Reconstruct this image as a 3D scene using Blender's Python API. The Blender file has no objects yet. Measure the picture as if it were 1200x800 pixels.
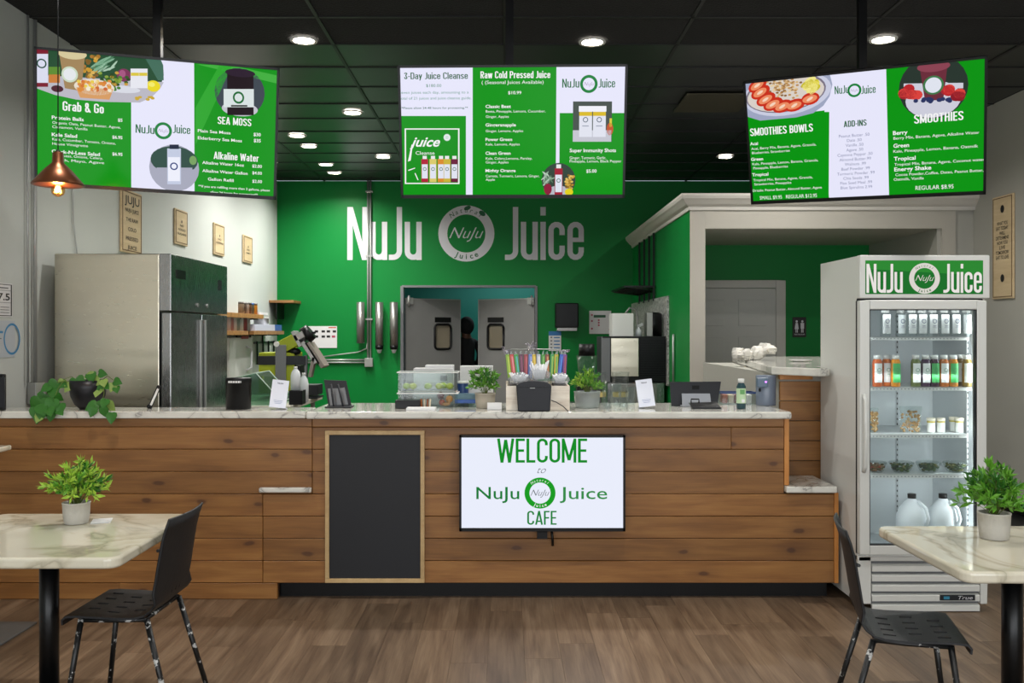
import bpy, bmesh, math, random
from mathutils import Vector, Matrix, Euler
random.seed(7)
PI = math.pi
R = math.radians
sc = bpy.context.scene
COL = sc.collection

# ------------------------------------------------------------------ camera, world, lights, exposure
F = 1100.0; CX = 592.0; CY = 389.0; EYE = 1.57      # focal length in px of the 1200 px frame, vanishing point, eye height
cd = bpy.data.cameras.new('camera'); cam = bpy.data.objects.new('camera', cd); COL.objects.link(cam)
cam.location = (0, 0, EYE); cam.rotation_euler = (R(90), 0, 0)
cd.sensor_width = 36; cd.lens = F / 1200 * 36
cd.shift_x = 8 / 1200; cd.shift_y = -11 / 1200
cd.clip_start = .05; cd.clip_end = 100
sc.camera = cam
sc.view_settings.view_transform = 'Standard'; sc.view_settings.look = 'None'
sc.view_settings.gamma = 1; sc.view_settings.exposure = 0.0
sc.view_settings.use_curve_mapping = False
w = bpy.data.worlds.new('world'); sc.world = w; w.use_nodes = True
w.node_tree.nodes['Background'].inputs[0].default_value = (.75, .87, 1, 1)
w.node_tree.nodes['Background'].inputs[1].default_value = .9

def area(name, loc, rot, sx, sy, power, col=(1, 1, 1), shape='RECTANGLE', spread=180):
    l = bpy.data.lights.new(name, 'AREA'); l.shape = shape; l.size = sx; l.size_y = sy
    l.energy = power; l.color = col; l.spread = R(spread)
    o = bpy.data.objects.new(name, l); COL.objects.link(o); o.location = loc; o.rotation_euler = rot
    return o
# daylight through the three shop-front windows behind the camera
for i, x in enumerate((-2.0, .65, 3.3)):
    area('daylight', (x, -2.05, 1.75), (R(90), 0, R(180) if False else 0), 2.2, 2.3, 62, (.97, .98, 1))
for o in list(COL.objects):
    if o.name.startswith('daylight'): o.rotation_euler = (R(90), 0, 0)
DOWN_W = 23
# light in the back kitchen beyond the swing doors
area('back_kitchen_lamp', (.2, 14.6, 2.9), (0, 0, 0), 1.0, .3, 16, (.85, .95, 1))

# ------------------------------------------------------------------ helpers
def lin(h):
    h = h.lstrip('#'); c = [int(h[i:i + 2], 16) / 255 for i in (0, 2, 4)]
    return tuple((x / 12.92 if x <= .04045 else ((x + .055) / 1.055) ** 2.4) for x in c) + (1,)

MATS = {}
def newmat(name):
    m = bpy.data.materials.new(name); m.use_nodes = True
    nt = m.node_tree; return m, nt, nt.nodes['Principled BSDF']

def mat(name, col=None, rough=.5, metal=0, bump=0, bscale=40, vary=0, coat=0, spec=.5, trans=0, emit=0, alpha=1, subs=0):
    if name in MATS: return MATS[name]
    m, nt, b = newmat(name)
    c = lin(col); b.inputs['Base Color'].default_value = c
    b.inputs['Roughness'].default_value = rough; b.inputs['Metallic'].default_value = metal
    b.inputs['Coat Weight'].default_value = coat; b.inputs['Specular IOR Level'].default_value = spec
    b.inputs['Transmission Weight'].default_value = trans
    b.inputs['Alpha'].default_value = alpha
    if subs:
        b.inputs['Subsurface Weight'].default_value = subs
    if emit:
        b.inputs['Emission Color'].default_value = c; b.inputs['Emission Strength'].default_value = emit
    if vary or bump:
        tc = nt.nodes.new('ShaderNodeTexCoord'); n = nt.nodes.new('ShaderNodeTexNoise')
        n.inputs['Scale'].default_value = bscale; n.inputs['Detail'].default_value = 4
        nt.links.new(tc.outputs['Object'], n.inputs['Vector'])
        if vary:
            r = nt.nodes.new('ShaderNodeMapRange'); r.inputs[3].default_value = 1 - vary; r.inputs[4].default_value = 1 + vary
            nt.links.new(n.outputs[0], r.inputs[0])
            mx = nt.nodes.new('ShaderNodeMixRGB'); mx.blend_type = 'MULTIPLY'; mx.inputs[0].default_value = 1
            mx.inputs[1].default_value = c; nt.links.new(r.outputs[0], mx.inputs[2]); nt.links.new(mx.outputs[0], b.inputs['Base Color'])
        if bump:
            bp = nt.nodes.new('ShaderNodeBump'); bp.inputs['Strength'].default_value = bump; bp.inputs['Distance'].default_value = .01
            nt.links.new(n.outputs[0], bp.inputs['Height']); nt.links.new(bp.outputs[0], b.inputs['Normal'])
    MATS[name] = m
    return m

def clear(name, tint='#f4f8f8', rough=.03, gloss=1.0, opaq=0.0):
    """thin clear glass or plastic: transparent tint plus fresnel gloss"""
    if name in MATS: return MATS[name]
    m, nt, b = newmat(name)
    out = nt.nodes['Material Output']
    t = nt.nodes.new('ShaderNodeBsdfTransparent'); t.inputs[0].default_value = lin(tint)
    g = nt.nodes.new('ShaderNodeBsdfGlossy'); g.inputs['Roughness'].default_value = rough
    fr = nt.nodes.new('ShaderNodeLayerWeight'); fr.inputs[0].default_value = .35
    pw_ = nt.nodes.new('ShaderNodeMath'); pw_.operation = 'POWER'; pw_.inputs[1].default_value = 2.5; nt.links.new(fr.outputs['Facing'], pw_.inputs[0])
    ma = nt.nodes.new('ShaderNodeMath'); ma.operation = 'MULTIPLY_ADD'; ma.inputs[1].default_value = .55 * gloss; ma.inputs[2].default_value = .035 * gloss
    nt.links.new(pw_.outputs[0], ma.inputs[0])
    mx = nt.nodes.new('ShaderNodeMixShader'); nt.links.new(ma.outputs[0], mx.inputs[0])
    nt.links.new(t.outputs[0], mx.inputs[1]); nt.links.new(g.outputs[0], mx.inputs[2])
    last = mx
    if opaq:
        d = nt.nodes.new('ShaderNodeBsdfDiffuse'); d.inputs[0].default_value = lin(tint)
        m2 = nt.nodes.new('ShaderNodeMixShader'); m2.inputs[0].default_value = opaq
        nt.links.new(mx.outputs[0], m2.inputs[1]); nt.links.new(d.outputs[0], m2.inputs[2]); last = m2
    nt.links.new(last.outputs[0], out.inputs[0])
    MATS[name] = m
    return m

def screen(col, s=1.0):
    """lit pixels of a display"""
    k = 'screen_' + col + str(s)
    if k in MATS: return MATS[k]
    m, nt, b = newmat(k)
    b.inputs['Base Color'].default_value = (.004, .004, .004, 1); b.inputs['Roughness'].default_value = .16
    b.inputs['Specular IOR Level'].default_value = .05
    b.inputs['Emission Color'].default_value = lin(col); b.inputs['Emission Strength'].default_value = s
    MATS[k] = m; return m

def ramp(nt, src, stops):
    r = nt.nodes.new('ShaderNodeValToRGB'); e = r.color_ramp.elements
    e[0].position, e[0].color = stops[0][0], lin(stops[0][1])
    e[1].position, e[1].color = stops[-1][0], lin(stops[-1][1])
    for p, c in stops[1:-1]:
        x = e.new(p); x.color = lin(c)
    nt.links.new(src, r.inputs[0]); return r.outputs[0]

def wood(name, stops, scale=(1.6, 14, 14), rough=.45, knots=True, coat=0, vmin=.78, vmax=1.12, knotcol='#3a1808', kscale=1.0, bump=.15):
    if name in MATS: return MATS[name]
    m, nt, b = newmat(name); N = nt.nodes.new; L = nt.links.new
    tc = N('ShaderNodeTexCoord'); oi = N('ShaderNodeObjectInfo')
    mul = N('ShaderNodeMath'); mul.operation = 'MULTIPLY'; mul.inputs[1].default_value = 57; L(oi.outputs['Random'], mul.inputs[0])
    va = N('ShaderNodeVectorMath'); va.operation = 'ADD'; L(tc.outputs['Object'], va.inputs[0]); L(mul.outputs[0], va.inputs[1])
    mp = N('ShaderNodeMapping'); mp.inputs['Scale'].default_value = scale; L(va.outputs[0], mp.inputs[0])
    n1 = N('ShaderNodeTexNoise'); n1.inputs['Scale'].default_value = 1.3; n1.inputs['Detail'].default_value = 6; n1.inputs['Distortion'].default_value = .6; L(mp.outputs[0], n1.inputs[0])
    mp2 = N('ShaderNodeMapping'); mp2.inputs['Scale'].default_value = [s * 5 if s > 3 else s * 1.5 for s in scale]; L(va.outputs[0], mp2.inputs[0])
    n2 = N('ShaderNodeTexNoise'); n2.inputs['Scale'].default_value = 2; n2.inputs['Detail'].default_value = 3; L(mp2.outputs[0], n2.inputs[0])
    ad = N('ShaderNodeMath'); ad.operation = 'MULTIPLY_ADD'; ad.inputs[1].default_value = .3; L(n2.outputs[0], ad.inputs[0]); 
    s2 = N('ShaderNodeMath'); s2.operation = 'MULTIPLY'; s2.inputs[1].default_value = .7; L(n1.outputs[0], s2.inputs[0]); L(s2.outputs[0], ad.inputs[2])
    col = ramp(nt, ad.outputs[0], stops)
    r = N('ShaderNodeMapRange'); r.inputs[3].default_value = vmin; r.inputs[4].default_value = vmax; L(oi.outputs['Random'], r.inputs[0])
    mx = N('ShaderNodeMixRGB'); mx.blend_type = 'MULTIPLY'; mx.inputs[0].default_value = 1; L(col, mx.inputs[1]); L(r.outputs[0], mx.inputs[2])
    last = mx.outputs[0]
    if knots:
        sx = N('ShaderNodeSeparateXYZ'); L(va.outputs[0], sx.inputs[0]); cx2 = N('ShaderNodeCombineXYZ'); L(sx.outputs[0], cx2.inputs[0]); L(sx.outputs[2], cx2.inputs[1])
        mk = N('ShaderNodeMapping'); mk.inputs['Scale'].default_value = (1.5 * kscale, 3.4 * kscale, 1); L(cx2.outputs[0], mk.inputs[0])
        dn = N('ShaderNodeTexNoise'); dn.inputs['Scale'].default_value = 6; L(va.outputs[0], dn.inputs[0])
        dm = N('ShaderNodeVectorMath'); dm.operation = 'MULTIPLY_ADD'; dm.inputs[1].default_value = (.1, .1, .1); L(dn.outputs['Color'], dm.inputs[0]); L(mk.outputs[0], dm.inputs[2])
        v = N('ShaderNodeTexVoronoi'); v.voronoi_dimensions = '2D'; v.inputs['Scale'].default_value = 1.0; L(dm.outputs[0], v.inputs[0])
        kr = N('ShaderNodeMapRange'); kr.inputs[1].default_value = .03; kr.inputs[2].default_value = .07; kr.inputs[3].default_value = .75; kr.inputs[4].default_value = 0; L(v.outputs['Distance'], kr.inputs[0])
        k2 = N('ShaderNodeMapRange'); k2.inputs[1].default_value = .05; k2.inputs[2].default_value = .2; k2.inputs[3].default_value = .25; k2.inputs[4].default_value = 0; L(v.outputs['Distance'], k2.inputs[0])
        km = N('ShaderNodeMath'); km.operation = 'MAXIMUM'; L(kr.outputs[0], km.inputs[0]); L(k2.outputs[0], km.inputs[1])
        mk2 = N('ShaderNodeMixRGB'); mk2.inputs[2].default_value = lin(knotcol); L(km.outputs[0], mk2.inputs[0]); L(last, mk2.inputs[1]); last = mk2.outputs[0]
    L(last, b.inputs['Base Color'])
    b.inputs['Roughness'].default_value = rough; b.inputs['Coat Weight'].default_value = coat
    bp = N('ShaderNodeBump'); bp.inputs['Strength'].default_value = bump; bp.inputs['Distance'].default_value = .004
    L(ad.outputs[0], bp.inputs['Height']); L(bp.outputs[0], b.inputs['Normal'])
    MATS[name] = m; return m

def granite():
    m, nt, b = newmat('granite'); tc = nt.nodes.new('ShaderNodeTexCoord'); v = nt.nodes.new('ShaderNodeTexVoronoi'); v.inputs['Scale'].default_value = 55
    nt.links.new(tc.outputs['Object'], v.inputs['Vector']); c = ramp(nt, v.outputs['Color'], [(0, '#4a4a4a'), (.35, '#8c8c8a'), (.65, '#b4b4b0'), (1, '#dadad6')])
    nt.links.new(c, b.inputs['Base Color']); b.inputs['Roughness'].default_value = .3; return m

def marble(name, base='#d9d8cf', mid='#c9c6ba', vein='#8b8983', rough=.12, sc_=1.6, band=.035):
    if name in MATS: return MATS[name]
    m, nt, b = newmat(name); N = nt.nodes.new; L = nt.links.new
    tc = N('ShaderNodeTexCoord'); mp = N('ShaderNodeMapping'); mp.inputs['Rotation'].default_value = (0, .4, .7); L(tc.outputs['Object'], mp.inputs[0])
    n = N('ShaderNodeTexNoise'); n.inputs['Scale'].default_value = sc_; n.inputs['Detail'].default_value = 7; n.inputs['Distortion'].default_value = 1.6; L(mp.outputs[0], n.inputs[0])
    col = ramp(nt, n.outputs[0], [(0, base), (.44, base), (.5 - band, mid), (.5, vein), (.5 + band * .5, mid), (.56, base), (.68, mid), (1, base)])
    n2 = N('ShaderNodeTexNoise'); n2.inputs['Scale'].default_value = sc_ * 2.2; n2.inputs['Detail'].default_value = 3; L(mp.outputs[0], n2.inputs[0])
    r = N('ShaderNodeMapRange'); r.inputs[3].default_value = .9; r.inputs[4].default_value = 1.06; L(n2.outputs[0], r.inputs[0])
    mx = N('ShaderNodeMixRGB'); mx.blend_type = 'MULTIPLY'; mx.inputs[0].default_value = 1; L(col, mx.inputs[1]); L(r.outputs[0], mx.inputs[2])
    L(mx.outputs[0], b.inputs['Base Color']); b.inputs['Roughness'].default_value = rough; b.inputs['Coat Weight'].default_value = .4; b.inputs['Coat Roughness'].default_value = .05
    MATS[name] = m; return m

def steel(name, col='#b9b6aa', rough=.24, scale=(.6, .6, 9), wave=.25):
    if name in MATS: return MATS[name]
    m, nt, b = newmat(name); N = nt.nodes.new; L = nt.links.new
    b.inputs['Base Color'].default_value = lin(col); b.inputs['Metallic'].default_value = 1; b.inputs['Roughness'].default_value = rough
    tc = N('ShaderNodeTexCoord'); mp = N('ShaderNodeMapping'); mp.inputs['Scale'].default_value = scale; L(tc.outputs['Object'], mp.inputs[0])
    n = N('ShaderNodeTexNoise'); n.inputs['Scale'].default_value = .8; n.inputs['Detail'].default_value = 2; L(mp.outputs[0], n.inputs[0])
    n2 = N('ShaderNodeTexNoise'); n2.inputs['Scale'].default_value = 30; n2.inputs['Detail'].default_value = 4; L(mp.outputs[0], n2.inputs[0])
    r = N('ShaderNodeMapRange'); r.inputs[3].default_value = rough - .05; r.inputs[4].default_value = rough + .12; L(n2.outputs[0], r.inputs[0]); L(r.outputs[0], b.inputs['Roughness'])
    bp = N('ShaderNodeBump'); bp.inputs['Strength'].default_value = wave; bp.inputs['Distance'].default_value = .12; L(n.outputs[0], bp.inputs['Height']); L(bp.outputs[0], b.inputs['Normal'])
    MATS[name] = m; return m

def chipped(name, base='#101112', chip='#b9b9b6', thr=.6, scale=24, rough=.38):
    if name in MATS: return MATS[name]
    m, nt, b = newmat(name); N = nt.nodes.new; L = nt.links.new
    tc = N('ShaderNodeTexCoord'); n = N('ShaderNodeTexNoise'); n.inputs['Scale'].default_value = scale; n.inputs['Detail'].default_value = 5; n.inputs['Roughness'].default_value = .65; L(tc.outputs['Object'], n.inputs[0])
    col = ramp(nt, n.outputs[0], [(0, base), (thr - .01, base), (thr + .01, chip), (1, chip)])
    L(col, b.inputs['Base Color']); b.inputs['Roughness'].default_value = rough
    MATS[name] = m; return m

# ---- mesh builder
class MB:
    def __init__(s): s.v = []; s.f = []; s.m = []; s.mats = []; s.sm = []
    def mi(s, m):
        if m not in s.mats: s.mats.append(m)
        return s.mats.index(m)
    def add(s, vs, fs, m, smooth=False):
        o = len(s.v); k = s.mi(m); s.v += [tuple(v) for v in vs]
        for f in fs: s.f.append(tuple(i + o for i in f)); s.m.append(k); s.sm.append(smooth)
    def box(s, x0, y0, z0, x1, y1, z1, m):
        x0, x1 = min(x0, x1), max(x0, x1); y0, y1 = min(y0, y1), max(y0, y1); z0, z1 = min(z0, z1), max(z0, z1)
        v = [(x0, y0, z0), (x1, y0, z0), (x1, y1, z0), (x0, y1, z0), (x0, y0, z1), (x1, y0, z1), (x1, y1, z1), (x0, y1, z1)]
        s.add(v, [(0, 3, 2, 1), (4, 5, 6, 7), (0, 1, 5, 4), (1, 2, 6, 5), (2, 3, 7, 6), (3, 0, 4, 7)], m); return s
    def obox(s, c, size, m, rot=(0, 0, 0), top=1.0):
        M = Euler(rot).to_matrix(); hx, hy, hz = [a / 2 for a in size]
        v = [Vector(c) + M @ Vector((x * hx * (top if z > 0 else 1), y * hy * (top if z > 0 else 1), z * hz)) for z in (-1, 1) for x, y in ((-1, -1), (1, -1), (1, 1), (-1, 1))]
        s.add(v, [(0, 3, 2, 1), (4, 5, 6, 7), (0, 1, 5, 4), (1, 2, 6, 5), (2, 3, 7, 6), (3, 0, 4, 7)], m); return s
    def cyl(s, p0, p1, r0, r1=None, m=None, n=16, caps=True, smooth=True):
        if r1 is None: r1 = r0
        p0, p1 = Vector(p0), Vector(p1); d = (p1 - p0).normalized()
        a = d.orthogonal().normalized(); b = d.cross(a)
        vs = []
        for p, r in ((p0, r0), (p1, r1)):
            for i in range(n):
                t = 2 * PI * i / n; vs.append(p + a * (r * math.cos(t)) + b * (r * math.sin(t)))
        s.add(vs, [(i, (i + 1) % n, n + (i + 1) % n, n + i) for i in range(n)], m, smooth)
        if caps: s.add(vs, [tuple(range(n))[::-1], tuple(range(n, 2 * n))], m)
        return s
    def tube(s, pts, r, m, n=8, caps=True):
        pts = [Vector(p) for p in pts]; vs = []; up = None
        for i, p in enumerate(pts):
            d = (pts[min(i + 1, len(pts) - 1)] - pts[max(i - 1, 0)]).normalized()
            if up is None: up = d.orthogonal().normalized()
            up = (up - d * up.dot(d)).normalized(); b = d.cross(up)
            rr = r[i] if isinstance(r, (list, tuple)) else r
            for k in range(n):
                t = 2 * PI * k / n; vs.append(p + up * (rr * math.cos(t)) + b * (rr * math.sin(t)))
        fs = [(j * n + i, j * n + (i + 1) % n, (j + 1) * n + (i + 1) % n, (j + 1) * n + i) for j in range(len(pts) - 1) for i in range(n)]
        s.add(vs, fs, m, True)
        if caps: s.add(vs, [tuple(range(n))[::-1], tuple(range(len(vs) - n, len(vs)))], m)
        return s
    def lathe(s, prof, c, m, n=24, smooth=True, sx=1, sy=1, flute=0):
        vs = []
        for r, z in prof:
            for i in range(n):
                t = 2 * PI * i / n; rr = r * (1 - flute * (i % 2))
                vs.append((c[0] + rr * sx * math.cos(t), c[1] + rr * sy * math.sin(t), c[2] + z))
        fs = [(j * n + i, j * n + (i + 1) % n, (j + 1) * n + (i + 1) % n, (j + 1) * n + i) for j in range(len(prof) - 1) for i in range(n)]
        s.add(vs, fs, m, smooth)
        for j, rev in ((0, True), (len(prof) - 1, False)):
            if prof[j][0] > 1e-4 and ((j == 0 and prof[0][0] < 9) or j):
                if j == 0: s.add(vs[:n], [tuple(range(n))[::-1]], m)
        return s
    def cap(s, r, c, m, n=24, sx=1, sy=1):
        s.add([(c[0] + r * sx * math.cos(2 * PI * i / n), c[1] + r * sy * math.sin(2 * PI * i / n), c[2]) for i in range(n)], [tuple(range(n))], m)
        return s
    def ball(s, c, r, m, nu=12, nv=8, jit=0):
        if not isinstance(r, (tuple, list)): r = (r, r, r)
        vs = [(c[0], c[1], c[2] - r[2])]
        for j in range(1, nv):
            a = -PI / 2 + PI * j / nv
            for i in range(nu):
                t = 2 * PI * i / nu; q = 1 + random.uniform(-jit, jit)
                vs.append((c[0] + r[0] * q * math.cos(a) * math.cos(t), c[1] + r[1] * q * math.cos(a) * math.sin(t), c[2] + r[2] * q * math.sin(a)))
        vs.append((c[0], c[1], c[2] + r[2])); T = len(vs) - 1
        fs = [(0, 1 + (i + 1) % nu, 1 + i) for i in range(nu)]
        for j in range(nv - 2):
            for i in range(nu):
                a = 1 + j * nu; fs.append((a + i, a + (i + 1) % nu, a + nu + (i + 1) % nu, a + nu + i))
        a = 1 + (nv - 2) * nu; fs += [(a + i, a + (i + 1) % nu, T) for i in range(nu)]
        s.add(vs, fs, m, True); return s
    def prism(s, poly, axis, a, b, m):
        """poly of 2D points extruded along axis x, y or z from a to b"""
        def P(p, t):
            return {'x': (t, p[0], p[1]), 'y': (p[0], t, p[1]), 'z': (p[0], p[1], t)}[axis]
        n = len(poly); vs = [P(p, a) for p in poly] + [P(p, b) for p in poly]
        s.add(vs, [tuple(range(n))[::-1], tuple(range(n, 2 * n))] + [(i, (i + 1) % n, n + (i + 1) % n, n + i) for i in range(n)], m)
        return s
    def build(s, name, parent=None, bevel=0, seg=2, label=None):
        me = bpy.data.meshes.new(name); off = Vector((0, 0, 0)); p = parent
        while p is not None: off += Vector(p.location); p = p.parent
        me.from_pydata([Vector(v) - off for v in s.v], [], s.f)
        for m in s.mats: me.materials.append(m)
        me.polygons.foreach_set('material_index', s.m); me.polygons.foreach_set('use_smooth', s.sm)
        bm = bmesh.new(); bm.from_mesh(me); bmesh.ops.remove_doubles(bm, verts=bm.verts, dist=1e-6) if len(s.v) < 30000 else None
        bm.to_mesh(me); bm.free(); me.update()
        o = bpy.data.objects.new(name, me); COL.objects.link(o); o.parent = parent
        if bevel:
            b = o.modifiers.new('bevel', 'BEVEL'); b.width = bevel; b.segments = seg; b.limit_method = 'ANGLE'; b.angle_limit = R(40)
            b.harden_normals = False
        if label: o['label'] = label
        return o

def fixn(o):
    me = o.data; bm = bmesh.new(); bm.from_mesh(me); bmesh.ops.recalc_face_normals(bm, faces=bm.faces); bm.to_mesh(me); bm.free()
    return o

def rebase(o):
    """origin to the base centre of the mesh"""
    vs = o.data.vertices; xs = [v.co.x for v in vs]; ys = [v.co.y for v in vs]; z = min(v.co.z for v in vs)
    c = Vector(((min(xs) + max(xs)) / 2, (min(ys) + max(ys)) / 2, z)); o.data.transform(Matrix.Translation(-c)); o.location = o.location + c

def thing(name, label, cat, loc=(0, 0, 0), group=None):
    o = bpy.data.objects.new(name, None); COL.objects.link(o); o.location = loc; o.empty_display_size = .1
    o['label'] = label; o['category'] = cat
    if group: o['group'] = group
    return o

def single(name, mb, label, cat, group=None, bevel=0, seg=2, kind=None):
    o = mb.build(name, None, bevel, seg); rebase(o); o['label'] = label; o['category'] = cat
    if group: o['group'] = group
    if kind: o['kind'] = kind
    return o

def struct(name, mb, parent=None, bevel=0):
    o = mb.build(name, parent, bevel)
    if parent is None: o['kind'] = 'structure'
    return o

def dup(root, loc=None, rot=None, label=None, group=None):
    def cp(o, par):
        c = o.copy(); COL.objects.link(c); c.parent = par
        for ch in [x for x in KIDS.get(o.name, [])]: cp(ch, c)
        return c
    KIDS = {}
    for x in bpy.data.objects:
        if x.parent: KIDS.setdefault(x.parent.name, []).append(x)
    r = cp(root, None)
    if loc is not None: r.location = loc
    if rot is not None: r.rotation_euler = rot
    if label: r['label'] = label
    if group: r['group'] = group
    return r

def X(px, Y): return (px - CX) * Y / F
def Z(py, Y): return EYE - (py - CY) * Y / F

# ---- flat print: lettering and pictures on a plane
_tc = {}
def text2d(s, off=0, shear=0, sp=1.0, res=3):
    k = (s, off, shear, sp, res)
    if k in _tc: return _tc[k]
    cu = bpy.data.curves.new('t', 'FONT'); cu.body = s; cu.size = 1; cu.offset = off; cu.shear = shear; cu.space_character = sp; cu.resolution_u = res
    o = bpy.data.objects.new('t', cu); COL.objects.link(o)
    dg = bpy.context.evaluated_depsgraph_get(); me = bpy.data.meshes.new_from_object(o.evaluated_get(dg))
    vs = [(v.co.x, v.co.y) for v in me.vertices]; fs = [tuple(p.vertices) for p in me.polygons]
    bpy.data.objects.remove(o); bpy.data.curves.remove(cu); bpy.data.meshes.remove(me)
    x0 = min(v[0] for v in vs) if vs else 0; x1 = max(v[0] for v in vs) if vs else 1
    _tc[k] = ([(v[0] - x0, v[1]) for v in vs], fs, x1 - x0); return _tc[k]
CAPH = .7

def stroke(pts, t, closed=False):
    """constant width ribbon along a 2D polyline -> list of quads"""
    pts = [p for i, p in enumerate(pts) if i == 0 or abs(p[0] - pts[i - 1][0]) + abs(p[1] - pts[i - 1][1]) > 1e-4]
    q = []; n = len(pts); L = []
    for i in range(n):
        a = pts[max(i - 1, 0)]; b = pts[min(i + 1, n - 1)]; p = pts[i]
        def unit(d):
            l = math.hypot(*d) or 1; return (d[0] / l, d[1] / l)
        d1 = unit((p[0] - a[0], p[1] - a[1])) if i > 0 else None
        d2 = unit((b[0] - p[0], b[1] - p[1])) if i < n - 1 else None
        d1 = d1 or d2; d2 = d2 or d1
        m = unit((d1[0] + d2[0], d1[1] + d2[1])); c = max(.35, m[0] * d1[0] + m[1] * d1[1]); k = t / 2 / c
        L.append(((p[0] - m[1] * k, p[1] + m[0] * k), (p[0] + m[1] * k, p[1] - m[0] * k)))
    for i in range(n - 1):
        q.append([L[i][1], L[i + 1][1], L[i + 1][0], L[i][0]])
    return q

def arc(cx, cy, rx, ry, a0, a1, n=7):
    return [(cx + rx * math.cos(R(a0 + (a1 - a0) * i / n)), cy + ry * math.sin(R(a0 + (a1 - a0) * i / n))) for i in range(n + 1)]

def glyph(ch, t=.1):
    """tall condensed capital-height-1 letters -> (width, list of polygons)"""
    h = t / 2; xh = .72
    if ch == 'N':
        w_ = .385; return w_, [[(0, 0), (t, 0), (t, 1), (0, 1)], [(w_ - t, 0), (w_, 0), (w_, 1), (w_ - t, 1)], [(w_ - t * 1.05, 0), (w_ - t * .1, 0), (t * 1.05, 1), (t * .1, 1)]]
    if ch == 'u':
        w_ = .32; r = (w_ - t) / 2
        p = [(h, xh)] + [(h, r * 1.0 + h)] + arc(w_ / 2, r + h, r, r, 180, 360)[1:] + [(w_ - h, xh)]
        return w_, stroke(p, t) + [[(w_ - t, 0), (w_, 0), (w_, .3), (w_ - t, .3)]]
    if ch == 'J':
        w_ = .25; r = w_ - t - .0
        return w_, stroke([(w_ - h, 1), (w_ - h, r * .8 + h)] + arc(w_ - h - r * .8, r * .8 + h, r * .8, r * .8, 0, -90)[1:] + [(0, h)], t)
    if ch == 'i': return t, [[(0, 0), (t, 0), (t, xh), (0, xh)], [(0, .84), (t, .84), (t, 1), (0, 1)]]
    if ch == 'c':
        w_ = .31; r = (w_ - t) / 2
        return w_, stroke([(w_ - h, .47)] + arc(w_ / 2, xh - r - h, r, r, 0, 180)+ arc(w_ / 2, r + h, r, r, 180, 360) + [(w_ - h, .27)], t)
    if ch == 'e':
        w_ = .31; r = (w_ - t) / 2
        return w_, stroke([(w_ - h, .24)] + arc(w_ / 2, r + h, r, r, 360, 180) + arc(w_ / 2, xh - r - h, r, r, 180, 0) + [(w_ - h, .34)], t) + [[(t * .5, .34), (w_ - .001, .34), (w_ - .001, .42), (t * .5, .42)]]
    return .2, []

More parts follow.
